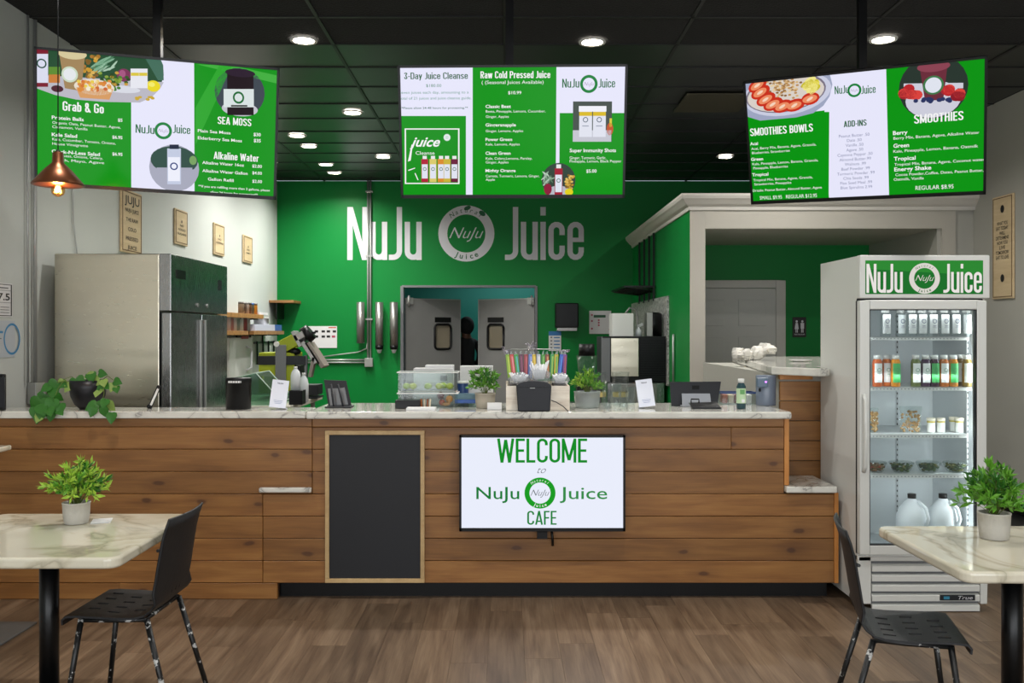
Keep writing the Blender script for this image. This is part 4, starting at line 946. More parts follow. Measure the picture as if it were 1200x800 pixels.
# ------------------------------------------------------------------ dining tables, plants, chairs
def dtable(x0, y0, x1, y1, px, py, label, th=.042):
    t = thing('dining_table', label, 'table', (px, py, 0), 'cafe tables by the counter')
    r = .05; pts = []
    for cx_, cy_, a0 in ((x1 - r, y1 - r, 0), (x0 + r, y1 - r, 90), (x0 + r, y0 + r, 180), (x1 - r, y0 + r, 270)):
        pts += [(cx_ + r * math.cos(R(a0 + k * 15)), cy_ + r * math.sin(R(a0 + k * 15))) for k in range(7)]
    o = MB().prism(pts, 'z', .752 - th, .752, M_mtable).build('tabletop', t, .012, 4)
    MB().cyl((px, py, .02), (px, py, .70), .038, None, M_blackm, 28).build('pedestal', t)
    MB().box(px - .24, py - .18, .0, px + .24, py + .18, .012, M_blackm).box(px - .05, py - .05, .012, px + .05, py + .05, .03, M_blackm).build('base_plate', t, .004)
    MB().box(px - .2, py - .2, .70, px + .2, py + .2, .712, M_blackm).build('top_bracket', t)
    return t
dtable(-2.28, 3.40, -1.405, 4.24, -1.87, 3.85, 'cream marble-look table at left with a black pedestal')
dtable(1.565, 3.20, 2.45, 3.97, 1.955, 3.62, 'cream marble-look table at right in front of the cooler')

def leaves(mb, c, rx, rz, n, size, mats, up=.35, stems=True):
    """sprigs fanning out of the pot, each carrying pairs of slim pointed leaves"""
    ns = max(12, n // 17); c = Vector(c)
    for q in range(ns):
        th = 2 * PI * (q * .618 % 1) + random.uniform(-.3, .3); ph = math.acos(1 - .98 * ((q + .5) / ns)) * random.uniform(.85, 1.05); rr = random.uniform(.72, 1.12)
        d = Vector((math.sin(ph) * math.cos(th) * rx, math.sin(ph) * math.sin(th) * rx, max(math.cos(ph), .02) * rz)) * rr
        base = c + Vector((d.x * .12, d.y * .12, -rz * .25)); tip = c + d; mid = c + d * .45 + Vector((0, 0, rz * .12))
        pt = lambda t: base * (1 - t) ** 2 + mid * 2 * t * (1 - t) + tip * t * t
        mb.tube([pt(k / 5) for k in range(6)], .0013, M_stem, 4, False); m = random.choice(mats)
        for k in range(n // ns):
            t = random.uniform(.35, 1) if k > 3 else 1; p = pt(t); g = (pt(min(t + .05, 1.0)) - pt(t - .05)).normalized()
            ax = (g * random.uniform(.5, 1.2) + Vector([random.uniform(-1, 1) for _ in range(3)]) * .9 + Vector((0, 0, .25))).normalized()
            side = ax.cross(Vector([random.uniform(-1, 1) for _ in range(3)])).normalized(); nrm = ax.cross(side)
            L = size * random.uniform(.65, 1.25); w_ = L * .17; mm = m if random.random() < .75 else random.choice(mats)
            mb.add([p, p + ax * L * .5 + side * w_ - nrm * L * .03, p + ax * L, p + ax * L * .5 - side * w_ - nrm * L * .03, p + ax * L * .5 + nrm * L * .05], [(0, 1, 4), (1, 2, 4), (2, 3, 4), (3, 0, 4)], mm, False)
def potplant(x_, y_, z_, pr, ph, rx, rz, label, n=420, size=.028, potm=None, group=None, mats=None, name='potted_plant', flute=.06):
    t = thing(name, label, 'plant', (x_, y_, z_), group); pm_ = potm or M_pot
    MB().lathe([(0, .001), (pr * .84, .001), (pr * .88, .004), (pr * .97, ph * .5), (pr * 1.0, ph * .93), (pr * 1.03, ph * .94), (pr * 1.03, ph), (pr * .93, ph), (pr * .9, ph * .8), (0, ph * .8)], (x_, y_, z_), pm_, 72, True, flute=flute).build('pot', t)
    MB().cap(pr * .9, (x_, y_, z_ + ph * .82), mat('potting_soil', '#2a1f14', .9), 20).build('soil', t)
    m = MB(); leaves(m, (x_, y_, z_ + ph + rz * .18), rx, rz, n, size, mats or [M_leaf, M_leaf, M_leafl, M_leafd]); o = m.build('foliage', t); o['kind'] = 'stuff'
    return t
random.seed(11)
potplant(X(89.5, 4.02), 4.02, .752, .056, .092, .115, .135, 'small leafy plant in a ribbed grey pot on the left table', 820, .038, mats=[M_leaf, M_leafl, M_leaf, M_leafl, M_leafd])
potplant(X(1165, 3.72), 3.72, .752, .06, .105, .115, .145, 'small leafy plant in a ribbed grey pot on the right table', 860, .04, mats=[M_leaf, M_leaf, M_leafd])
# card on the left table
single('card', MB().obox((X(118, 4.05), 4.06, .754), (.08, .1, .002), M_paper, (0, 0, .3)), 'small white card lying flat behind the plant on the left table', 'card')

def chair(x_, y_, rz, label):
    t = thing('dining_chair', label, 'chair', (0, 0, 0), 'black metal cafe chairs')
    prof = [(.425, .418), (.428, .436), (.415, .449), (.37, .452), (.32, .450), (.27, .448), (.22, .446), (.17, .445), (.12, .447), (.08, .456), (.052, .475), (.034, .50), (.022, .54), (.012, .59), (.004, .64), (-.005, .69), (-.014, .74), (-.028, .79), (-.045, .835)]
    hw = .195; ny = 22; vs = []; m = MB()
    for i, (a, b) in enumerate(prof):
        s_ = i / (len(prof) - 1); w_ = hw * (1 - .06 * (s_ > .5) * (s_ - .5) * 2)
        for j in range(ny + 1):
            v = -1 + 2 * j / ny
            dip = .004 * (1 - v * v) if 3 <= i <= 9 else 0; cv_ = .022 * (v * v) if i >= 12 else 0
            vs.append((a + cv_, v * w_, b - dip))
    fs = []
    for i in range(len(prof) - 1):
        for j in range(ny):
            hole = False
            if i in (3, 5, 7) and j in ((3, 4, 7, 8, 11, 12, 15, 16) if i != 5 else (5, 6, 9, 10, 13, 14, 17, 18)): hole = (j % 2 == (1 if i != 5 else 1)) 
            if 12 <= i <= 14 and j in (4, 7, 10, 12, 15, 18): hole = False
            if not hole: fs.append((i * (ny + 1) + j, i * (ny + 1) + j + 1, (i + 1) * (ny + 1) + j + 1, (i + 1) * (ny + 1) + j))
    m.add(vs, fs, M_chair, True); m.sm = [min(f_) // (ny + 1) >= 9 for f_ in m.f]; o = m.build('seat_shell', t)
    so = o.modifiers.new('solid', 'SOLIDIFY'); so.thickness = .008; so.offset = 0
    # pressed ribs on the lower back and the rolled step above them
    rb = MB()
    for j in range(7):
        v = -.12 + .04 * j; cv_ = .022 * (v / .195) ** 2
        rb.tube([(.03 + cv_, v, .51), (.018 + cv_, v, .57), (.008 + cv_, v, .63), (.0 + cv_, v, .68)], .006, M_chair, 5)
    rb.build('back_rib', t)
    st = MB(); st.tube([(.002 + .022 * (v * v), v * .188, .70 + .012 * v * v) for v in [-1 + .25 * k for k in range(9)]], .007, M_chair, 6); st.build('back_step', t)
    fr = MB(); fr.tube([(.36, -.165, .43), (.2, -.165, .43), (.08, -.165, .435)], .009, M_leg, 8).tube([(.36, .165, .43), (.2, .165, .43), (.08, .165, .435)], .009, M_leg, 8).tube([(.35, -.165, .43), (.35, .165, .43)], .009, M_leg, 8).tube([(.09, -.165, .432), (.09, .165, .432)], .009, M_leg, 8).build('under_frame', t)
    for a, b, c_, d_ in ((.36, -.165, .42, -.20), (.36, .165, .42, .20), (.08, -.165, -.045, -.20), (.08, .165, -.045, .20)):
        lg_ = MB().tube([(a, b, .435), (c_, d_, .012)], [.0125, .011], M_leg, 12).build('leg', t)
        MB().cyl((c_, d_, 0), (c_, d_, .02), .014, .013, M_black, 12).build('foot_cap', lg_)
    t.location = (x_, y_, 0); t.rotation_euler.z = rz; t.scale = (.94, 1, 1)
    return t
chair(-1.335, 3.87, R(180 - 2), 'black metal chair with chipped legs facing the left table')
chair(1.325, 3.64, R(-14), 'black metal chair pushed under the right table, seen from its side')

# neighbouring tall table at the left edge
tt = thing('bistro_table', 'tall table at the left edge of the photo, only top corner and base plate showing', 'table', (-2.8, 4.92, 0))
MB().box(-3.09, 4.74, .93, -2.68, 5.1, .957, M_mtable).build('tabletop', tt, .008, 3)
MB().cyl((-2.8, 4.92, .012), (-2.8, 4.92, .93), .035, None, M_blackm, 20).build('pedestal', tt)
MB().box(-3.04, 4.7, 0, X(26, 4.9), 5.06, .012, mat('grey_plate', '#5a5a58', .5)).build('base_plate', tt, .004)

# pendant lamp
Yl = 4.4; lx = X(68, Yl); s4 = Yl / F
pn = thing('pendant_lamp', 'copper cone pendant lamp with a glowing filament bulb at upper left', 'pendant lamp', (lx, Yl, Z(217, Yl)))
zb = Z(217, Yl); M_cop = mat('aged_copper', '#6b3f26', .35, metal=.75, vary=.2, bscale=18)
MB().lathe([(.1, .0), (.116, .0), (.117, .004), (.06, .072), (.026, .105), (.024, .15), (.02, .155), (.02, .152), (.02, .104), (.056, .068), (.113, .004)], (lx, Yl, zb), M_cop, 36).build('lamp_shade', pn)
MB().cyl((lx, Yl, zb + .15), (lx, Yl, zb + .165), .014, .008, M_black).tube([(lx, Yl, zb + .16), (lx, Yl, ZC - .03)], .0028, M_black, 6).build('cord', pn)
MB().cyl((lx, Yl, ZC - .03), (lx, Yl, ZC - .006), .05, None, M_black, 24).build('ceiling_rose', pn)
MB().cyl((lx, Yl, zb + .012), (lx, Yl, zb + .07), .014, None, mat('brass', '#9a7a3c', .3, metal=1), 16).build('lamp_holder', pn)
bu = MB().lathe([(.012, .015), (.018, .002), (.029, -.014), (.031, -.026), (.026, -.042), (.012, -.052), (.0, -.055)], (lx, Yl, zb), clear('bulb_glass', '#ffe2b0', .02), 20).build('bulb', pn)
fm = MB(); M_fil = mat('filament', '#ff9a3c', .5, emit=60)
for k in range(5):
    a = 2 * PI * k / 5; fm.tube([(lx + .006 * math.cos(a), Yl + .006 * math.sin(a), zb - .002), (lx + .015 * math.cos(a), Yl + .015 * math.sin(a), zb - .036)], .0026, M_fil, 6)
fm.build('filament', pn)
pl_ = bpy.data.lights.new('bulb_light', 'POINT'); pl_.energy = 7; pl_.color = (1, .55, .22); pl_.shadow_soft_size = .02
po = bpy.data.objects.new('bulb_light', pl_); COL.objects.link(po); po.location = (0, 0, -.03); po.parent = pn

# ------------------------------------------------------------------ glass-door cooler
fx0, fx1, fy0, fy1 = 1.982, 2.705, 5.24, 5.90
cl = thing('drink_cooler', 'white upright glass-door drinks cooler with a lit green header', 'refrigerator', ((fx0 + fx1) / 2, 5.55, 0))
wh = M_whitem; iw = mat('cooler_liner', '#dfe3e4', .4)
yb_ = fy0 + .05     # body starts behind the door
m = MB(); t_ = .03
m.box(fx0, yb_, .045, fx0 + t_, fy1, 1.998, wh).box(fx1 - t_, yb_, .045, fx1, fy1, 1.998, wh).box(fx0 + t_, fy1 - t_, .045, fx1 - t_, fy1, 1.998, wh)
m.box(fx0 + t_, yb_, 1.74, fx1 - t_, fy1 - t_, 1.998, wh).box(fx0 + t_, yb_ + .03, .045, fx1 - t_, fy1 - t_, .31, wh)
m.build('cabinet', cl, .003)
li = MB(); e = .002
li.box(fx0 + t_, yb_ + .02, .31, fx0 + t_ + e, fy1 - t_, 1.74, iw).box(fx1 - t_ - e, yb_ + .02, .31, fx1 - t_, fy1 - t_, 1.74, iw).box(fx0 + t_, fy1 - t_ - e, .31, fx1 - t_, fy1 - t_, 1.74, iw).box(fx0 + t_, yb_ + .02, 1.738, fx1 - t_, fy1 - t_, 1.74, iw).box(fx0 + t_, yb_ + .02, .31, fx1 - t_, fy1 - t_, .312, iw)
li.build('liner', cl)
# shelf pilasters with slots, and the light tube
for xx, yy in ((fx0 + .2, fy1 - t_ - .006), (fx0 + .46, fy1 - t_ - .006), (fx1 - t_ - .012, 5.42)):
    p = MB().box(xx, yy - .004, .33, xx + .012, yy + .004, 1.72, mat('pilaster', '#c8cbcc', .4))
    for k in range(42): p.box(xx + .003, yy - .0046, .35 + k * .032, xx + .009, yy - .004, .362 + k * .032, M_dark)
    p.build('shelf_pilaster', cl)
MB().box(fx0 + t_ + .002, yb_ + .02, .4, fx0 + t_ + .018, yb_ + .04, 1.68, mat('light_tube', '#f3f8ff', .5, emit=2.2)).build('light_tube', cl)
MB().box(fx0 + .1, yb_ + .03, 1.722, fx1 - .1, yb_ + .05, 1.737, mat('light_tube_top', '#f3f8ff', .5, emit=2.2)).build('light_tube', cl)
for sx_ in (-1, 1):
    l = area('cooler_side_light', (0, 0, 0), (0, 0, 0),   .02, 1.25, 2.3, (.95, .98, 1)); l.parent = cl; l.location = (sx_ * .318, 5.318 - 5.55, 1.03); l.rotation_euler = (R(90), 0, R(sx_ * 40))
for z_ in (1.6, 1.25, .95, .6):
    l = area('cooler_light', (0, 0, 0), (0, 0, 0), .5, .02, .2, (.95, .98, 1)); l.parent = cl; l.location = (0, 5.33 - 5.55, z_ + .07 ); l.rotation_euler = (R(55), 0, 0)
# header
MB().box(fx0 - .002, fy0 + .002, 1.758, fx1 + .002, yb_, 2.0, wh).build('header', cl, .006)
hy = fy0 + .002
cv = Canvas((X(1014, hy), hy, Z(344.5, hy)), (1, 0, 0), (0, 0, 1)); hw_ = (1152 - 1014) * hy / F; hz_ = 39.5 * hy / F
cv.rect(0, 0, hw_, hz_, screen('#1c7a2c', .8), 0, 'sign_face'); cv.poly([(.0, hz_ * .75), (hw_, hz_ * .55), (hw_, hz_), (0, hz_)], screen('#2f9436', .8), 1, 'sign_face')
cv.logo(.006, .007, hz_ * .86, screen('#f2ece8', .9), screen('#e9e4dc', .85), screen('#e9e4dc', .85), 3, 'sign_lettering', .1, rx=.89, mg=screen('#1c7a2c', .7))
cv.build(cl)
# door
dr = MB(); dx_a, dx_b, dz_a, dz_b = 1.980, X(1156.5, fy0), Z(650, fy0), Z(352, fy0); gx0, gx1, gz0, gz1 = X(1019.5, fy0), X(1145, fy0), Z(639, fy0), Z(362.5, fy0)
dr.box(dx_a, fy0, dz_a, gx0, yb_ - .004, dz_b, wh).box(gx1, fy0, dz_a, dx_b, yb_ - .004, dz_b, wh).box(gx0, fy0, dz_a, gx1, yb_ - .004, gz0, wh).box(gx0, fy0, gz1, gx1, yb_ - .004, dz_b, wh)
dr = dr.build('door', cl, .005)
MB().box(gx0, fy0 + .012, gz0, gx1, fy0 + .016, gz1, M_glass).build('pane', dr)
g_ = .006; MB().box(gx0, fy0 + .003, gz0, gx0 + g_ * .5, fy0 + .03, gz1, M_black).box(gx1 - g_, fy0 + .003, gz0, gx1, fy0 + .03, gz1, M_black).box(gx0, fy0 + .003, gz0, gx1, fy0 + .03, gz0 + g_, M_black).box(gx0, fy0 + .003, gz1 - g_ * .7, gx1, fy0 + .03, gz1, M_black).build('gasket', dr)
MB().tube([(dx_a + .022, fy0, 1.22), (dx_a + .024, fy0 - .018, 1.19), (dx_a + .026, fy0 - .022, 1.0), (dx_a + .024, fy0 - .018, .82), (dx_a + .022, fy0, .79)], .011, wh, 8).build('handle', dr)
MB().box(dx_a - .004, yb_ - .004, dz_a, dx_a + .01, yb_ + .0, dz_b, M_black).box(dx_a, yb_ - .004, dz_b, dx_b, yb_, dz_b + .012, M_black).build('door_seal', dr)
# shelves
for (ya, yc, xr_) in ((394.5, 398.5, 1136), (453.5, 457.5, 1138.5), (508.5, 513, 1134.5), (555.5, 560, 1136)):
    ys_ = 5.33; z1 = Z(ya, ys_); z0 = Z(yc, ys_); s_ = MB(); xs0, xs1 = fx0 + t_ + .005, X(xr_, ys_)
    s_.box(xs0, ys_, z0, xs1, ys_ + .006, z1, M_white).box(xs0, ys_, z1 - .004, xs1, fy1 - t_ - .02, z1 - .001, mat('shelf_wire', '#d7dbdc', .4))
    for k in range(28): s_.box(xs0 + .01 + k * .02, ys_ - .001, z0 + .006, xs0 + .018 + k * .02, ys_, z0 + .012, mat('price_slot', '#8f9496', .5))
    s_.build('shelf', cl)
# louvred grille and badge
gy = fy0 + .025; m = MB().box(fx0, gy, .045, X(1021, gy), yb_ + .03, .312, wh).box(X(1149, gy), gy, .045, fx1, yb_ + .03, .312, wh).box(fx0, gy, .285, fx1, yb_ + .03, .312, wh).build('grille_frame', cl, .004)
MB().box(X(1021, gy), yb_ + .0, .045, X(1149, gy), yb_ + .02, .29, M_grey).build('grille_back', cl)
for k in range(5):
    zc_ = Z(712 - k * 11.6, gy) ; MB().prism([(gy - .002, zc_ - .018), (gy + .006, zc_ - .02), (yb_, zc_ + .022), (gy + .012, zc_ + .020), (gy - .002, zc_ + .012)], 'x', X(1022, gy), X(1148, gy), wh).build('louver', cl)
bd = MB().box(X(1101, gy), gy - .008, Z(703, gy), X(1142, gy), gy - .002, Z(696.5, gy), mat('badge_black', '#151b20', .4)).build('badge', cl, .001)
cv = Canvas((X(1101, gy), gy - .008, Z(703, gy)), (1, 0, 0), (0, 0, 1)); k_ = gy / F
cv.rect(4 * k_, 1.5 * k_, 11 * k_, 5 * k_, mat('badge_blue', '#2f7f9c', .4), 1, 'badge_print'); cv.text('True', 21 * k_, 1.4 * k_, 4.2 * k_, M_wprint, 1, 'badge_print', w=17 * k_, shear=.25)
cv.build(bd)
for xx in (fx0 + .04, fx1 - .04):
    for yy in (fy0 + .1, fy1 - .06): MB().cyl((xx, yy, 0), (xx, yy, .045), .02, None, M_black, 12).build('foot', cl)

# drinks
def bottle(x_, y_, z_, h, r, body, capm, label, lw, lz0, lz1, liquid=None, prt='#25306a', name='juice_bottle', grp=None, green=False, cat='bottle'):
    t = thing(name, label, cat, (x_, y_, z_), grp)
    MB().lathe([(0, .001), (r * .92, .001), (r, .008), (r, h * .77), (r * .88, h * .83), (r * .7, h * .87), (r * .68, h * .9)], (x_, y_, z_), body, 20).build('body', t)
    MB().cyl((x_, y_, z_ + h * .87), (x_, y_, z_ + h), r * .76, None, capm, 16).build('cap', t)
    m = MB(); n = 8; a0 = R(270 - lw); vs = []
    for zz in (lz0 * h, lz1 * h):
        for i in range(n + 1):
            a = a0 + R(2 * lw) * i / n; vs.append((x_ + (r + .0012) * math.cos(a), y_ + (r + .0012) * math.sin(a), z_ + zz))
    lm = mat('bottle_label_green', '#3fae5a', .5) if green else mat('bottle_label', '#e4e6e4', .5)
    m.add(vs, [(i, i + 1, n + 2 + i, n + 1 + i) for i in range(n)], lm, True)
    lb = m.build('label', t)
    cv = Canvas((x_, y_ - r - .0025, z_ + (lz0 * .35 + lz1 * .65) * h), (1, 0, 0), (0, 0, 1))
    pm_ = mat('print_' + prt, prt, .5); cv.ring(0, 0, r * .42, r * .32, pm_, 0, 'label_print', 20)
    cv.rect(-r * .3, -r * 1.0, r * .3, -r * .9, pm_, 0, 'label_print'); cv.rect(-r * .4, -r * 1.3, r * .4, -r * 1.25, pm_, 0, 'label_print')
    cv.build(lb)
    return t
random.seed(5)
ys_ = 5.368; zs = Z(394.5, 5.33)
wb = []
for i, px_ in enumerate((1037.5, 1055.5, 1068, 1080, 1092.5, 1106, 1119, 1132)):
    yy = ys_ + (.0 if i != 1 else .06)
    bottle(X(px_, yy), yy, zs, .158, .029, M_clearp, M_white, ['clear water bottle at the left of the cooler top shelf, apart from the rest', 'second clear water bottle from left on the cooler top shelf, set slightly back', 'third clear water bottle from left on the cooler top shelf', 'fourth clear water bottle from left on the cooler top shelf', 'fourth clear water bottle from right on the cooler top shelf', 'third clear water bottle from right on the cooler top shelf', 'second clear water bottle from right on the cooler top shelf', 'rightmost clear water bottle on the cooler top shelf'][i], 48, .12, .80, prt='#27306e', name='water_bottle', grp='clear water bottles on the cooler top shelf')
yy = 5.366; zs = Z(453.5, 5.33)
spec = [(1028, '#c85a1a', 'orange juice bottle at the far left of the juice shelf', 0, 0), (1039, '#c8641c', 'orange juice bottle second from left on the juice shelf', .04, 0), (1049.5, '#d98c1e', 'golden juice bottle with green label beside the gap on the juice shelf', 0, 1),
        (1073, '#5d6a34', 'olive green juice bottle just right of the shelf gap', 0, 0), (1084.5, '#3d2740', 'dark purple juice bottle with a white label on the juice shelf', 0, 0), (1095, '#3a1a30', 'dark purple juice bottle with a green label on the juice shelf', 0, 1),
        (1106, '#b0601e', 'amber juice bottle with a white label on the juice shelf', 0, 0), (1117, '#b8741e', 'amber juice bottle with a green label on the juice shelf', 0, 1), (1126, '#6a5422', 'brown juice bottle set back second from right on the juice shelf', .08, 0), (1133, '#6e5a20', 'brown juice bottle at the right end of the juice shelf', 0, 0)]
for px_, c_, lab, dy, gr in spec:
    bottle(X(px_, yy + dy), yy + dy, zs, .182, .0265, mat('juice_' + c_, c_, .18, vary=.15, bscale=20), M_white, lab, 52, .14, .74, prt='#3f8a5a', grp='cold pressed juice bottles in the cooler', green=bool(gr))
# snack bags and jars
zs = Z(508.5, 5.33)
def snack(px_, wpx, h, lab, yy=5.42):
    t = thing('snack_bag', lab, 'bag', (X(px_, yy), yy, zs), 'snack bags in the cooler'); w_ = wpx * yy / F; x_ = X(px_, yy)
    m = MB(); n = 9
    vs = []
    for i in range(n + 1):
        for j in range(n + 1):
            u_ = -1 + 2 * i / n; v_ = j / n; th = .028 * (1 - u_ ** 2) * (1 - v_ ** 1.6)
            vs.append((x_ + u_ * w_ / 2 * (1 + .08 * (v_ > .8)), yy - th - random.uniform(0, .003), zs + .002 + h * v_))
    f_ = [(i * (n + 1) + j, (i + 1) * (n + 1) + j, (i + 1) * (n + 1) + j + 1, i * (n + 1) + j + 1) for i in range(n) for j in range(n)]
    m.add(vs, f_, M_clearp, True); m.add([(a, 2 * yy - b + .002, c) for a, b, c in vs], [q[::-1] for q in f_], M_clearp, True); m.build('pouch', t)
    c = MB()
    for i in range(70):
        u_, v_ = random.uniform(-.8, .8), random.uniform(.04, .82); c.ball((x_ + u_ * w_ / 2, yy + random.uniform(-.012, .012) * (1 - v_), zs + h * v_ + .002), (.008, .006, .007), mat(random.choice(['chip_a', 'chip_b', 'chip_c']), random.choice(['#b98a4e', '#8f5f30', '#d2ab74']), .6), 6, 4, .2)
    o = c.build('chips', t); o['kind'] = 'stuff'
snack(1067, 25, .15, 'clear bag of brown chips in the middle of the cooler third shelf'); snack(1024.5, 9, .14, 'narrow bag of pale chips at the left edge of the cooler third shelf')
def jar(px_, lab, yy, hh_=.085):
    x_ = X(px_, yy); t = thing('small_jar', lab, 'jar', (x_, yy, zs), 'small white jars in the cooler')
    MB().lathe([(0, .001), (.021, .001), (.022, .005), (.022, hh_ * .72)], (x_, yy, zs), mat('jar_white', '#e4e4de', .4), 16).build('body', t)
    MB().cyl((x_, yy, zs + hh_ * .68), (x_, yy, zs + hh_ * .78), .0225, None, mat('jar_yellow', '#c9b63a', .5), 16).build('band', t)
    MB().cyl((x_, yy, zs + hh_ * .78), (x_, yy, zs + hh_), .024, None, mat('lid_cream', '#e8e0cc', .4), 16).build('lid', t)
jar(1091, 'small white jar left of the others on the cooler third shelf', 5.42); jar(1102.5, 'small white jar second from left on the cooler third shelf', 5.42); jar(1117, 'small white jar partly behind the rightmost one', 5.47); jar(1124, 'small white jar at the right end of the cooler third shelf', 5.42)
# salad bowls
zs = Z(555.5, 5.33)
for i, (px_, lab) in enumerate(((1027, 'clear salad bowl with brownish filling at the left edge of the lowest wire shelf'), (1056, 'clear bowl of green salad second from left in the cooler'), (1088, 'clear bowl of green salad second from right in the cooler'), (1119.5, 'clear bowl of green salad at the right of the cooler shelf'))):
    yy = 5.41; x_ = X(px_, yy); t = thing('salad_bowl', lab, 'bowl', (x_, yy, zs), 'plastic salad bowls in the cooler')
    k = .82 if i == 0 else 1
    MB().lathe([(0, .001), (.036 * k, .001), (.05 * k, .012), (.066 * k, .05), (.069 * k, .052), (.067 * k, .056)], (x_, yy, zs), M_clearp, 28).build('bowl', t)
    MB().lathe([(.069 * k, .056), (.064 * k, .062), (.05 * k, .064), (0, .065)], (x_, yy, zs), M_clearp, 28).build('lid', t)
    c = MB()
    cols = ['#2f4a1c', '#3f5f22', '#24381a', '#6b6a2c'] if i else ['#7a5a3a', '#4a4a26', '#8f6a48', '#a8402c']
    for j in range(80):
        a = random.random() * 2 * PI; hz = random.uniform(.01, .048); rr = (.034 + hz * .55) * k * math.sqrt(random.random())
        cc = random.choice(cols); c.ball((x_ + rr * math.cos(a), yy + rr * math.sin(a), zs + hz), (.009, .008, .006), mat('salad_' + cc, cc, .5), 6, 4, .3)
    o = c.build('salad', t); o['kind'] = 'stuff'
# gallon jugs on the cooler floor
def jug(x_, y_, z_, s_, lab, capm, name='water_jug', grp=None, cat='jug'):
    t = thing(name, lab, cat, (x_, y_, z_), grp)
    pr = [(0, .001), (.072, .001), (.078, .01), (.078, .14), (.076, .17), (.062, .21), (.035, .245), (.02, .258), (.019, .27)]
    MB().lathe([(a * s_, b * s_) for a, b in pr], (x_, y_, z_), M_milky, 24).build('body', t)
    MB().cyl((x_, y_, z_ + .262 * s_), (x_, y_, z_ + .285 * s_), .021 * s_, None, capm, 16).build('cap', t)
    MB().tube([(x_ + .02 * s_, y_ - .03 * s_, z_ + .25 * s_), (x_ + .045 * s_, y_ - .062 * s_, z_ + .22 * s_), (x_ + .05 * s_, y_ - .08 * s_, z_ + .17 * s_), (x_ + .04 * s_, y_ - .075 * s_, z_ + .13 * s_)], .009 * s_, M_milky, 8).build('handle', t)
    m = MB(); n = 8; vs = [(x_ + .0792 * s_ * math.cos(R(230 + 80 * i / n)), y_ + .0792 * s_ * math.sin(R(230 + 80 * i / n)), z_ + zz * s_) for zz in (.03, .115) for i in range(n + 1)]
    m.add(vs, [(i, i + 1, n + 2 + i, n + 1 + i) for i in range(n)], mat('bottle_label', '#e4e6e4', .5), True); m.build('label', t)
jug(X(1068.5, 5.45), 5.45, .313, 1.12, 'milky gallon jug with black cap, left of the pair in the cooler bottom', M_black, grp='gallon jugs in the cooler'); jug(X(1105, 5.45), 5.45, .313, 1.12, 'milky gallon jug with black cap, right of the pair in the cooler bottom', M_black, grp='gallon jugs in the cooler')

# ------------------------------------------------------------------ stainless reach-in refrigerator behind the left counter
rx0, rx1, ry0, ry1, rz = -3.035, -2.25, 6.32, 7.60, 2.098
rf = thing('steel_refrigerator', 'tall stainless steel two-door refrigerator standing along the left wall', 'refrigerator', (-2.65, 6.95, 0))
MB().box(rx0, ry0, .1, rx1 - .08, ry1, rz, M_steel).build('cabinet', rf, .006)
MB().box(rx1 - .079, ry0, rz - .385, rx1, ry1, rz, M_steel2).build('control_panel', rf, .004)
MB().box(rx1 - .076, ry0 + .01, .12, rx1 - .066, ry1 - .01, rz - .39, M_black).build('door_seal', rf)
ymid = (ry0 + ry1) / 2
for a, b in ((ry0 + .002, ymid - .012), (ymid + .012, ry1 - .002)):
    d = MB().box(rx1 - .065, a, .14, rx1, b, rz - .395, M_steel2).build('door', rf, .006)
    hy_ = b - .04 if a < ymid - .2 else a + .04
    MB().box(rx1, hy_ - .012, .7, rx1 + .018, hy_ + .012, 1.66, M_galv).build('handle', d, .004)
MB().box(rx1, ry0 + .10, rz - .16, rx1 + .004, ry0 + .28, rz - .1, M_black).build('thermometer_display', rf)
MB().cyl((rx1, ymid - .1, rz - .33), (rx1 + .008, ymid - .1, rz - .33), .014, None, M_galv).build('lock', rf)
MB().cyl((rx1, ymid + .12, rz - .33), (rx1 + .008, ymid + .12, rz - .33), .014, None, M_galv).build('lock', rf)
MB().box(rx1, ry1 - .24, rz - .2, rx1 + .003, ry1 - .16, rz - .12, M_dgrey).build('badge', rf)
for xx in (rx0 + .06, rx1 - .12):
    for yy in (ry0 + .06, ry1 - .06): MB().cyl((xx, yy, 0), (xx, yy, .1), .03, None, M_black).build('foot', rf)

# ------------------------------------------------------------------ left wall: conduits, signs, posters
def conduit(name, pts, r, label, box=None, boxm=None):
    t = thing(name, label, 'conduit', pts[0])
    MB().tube(pts, r, M_galv, 10).build('pipe', t)
    if box: MB().box(*box, boxm or M_galv).build('junction_box', t, .004)
    return t
Yc = 1100 * 3.08 / (592 - 43)
conduit('conduit', [(XL + .02, Yc, 1.18), (XL + .02, Yc, ZC - .01)], .012, 'steel conduit down the left wall left of the steel refrigerator', (XL + .002, Yc - .07, 1.10, XL + .06, Yc + .07, 1.24))
Yc2 = Yc - .13
conduit('conduit', [(XL + .018, Yc2 + .04, 1.24), (XL + .018, Yc2 + .04, ZC - .01)], .008, 'thin grey pipe just beside the left wall conduit')
Y3 = 1100 * 3.1 / (592 - 84)
conduit('cable', [(XL + .012, Y3, 3.0), (XL + .012, Y3 + .02, 2.35), (XL + .012, Y3 + .09, 2.1), (XL + .012, Y3 + .1, 1.9)], .005, 'grey cable curving down behind the steel refrigerator')
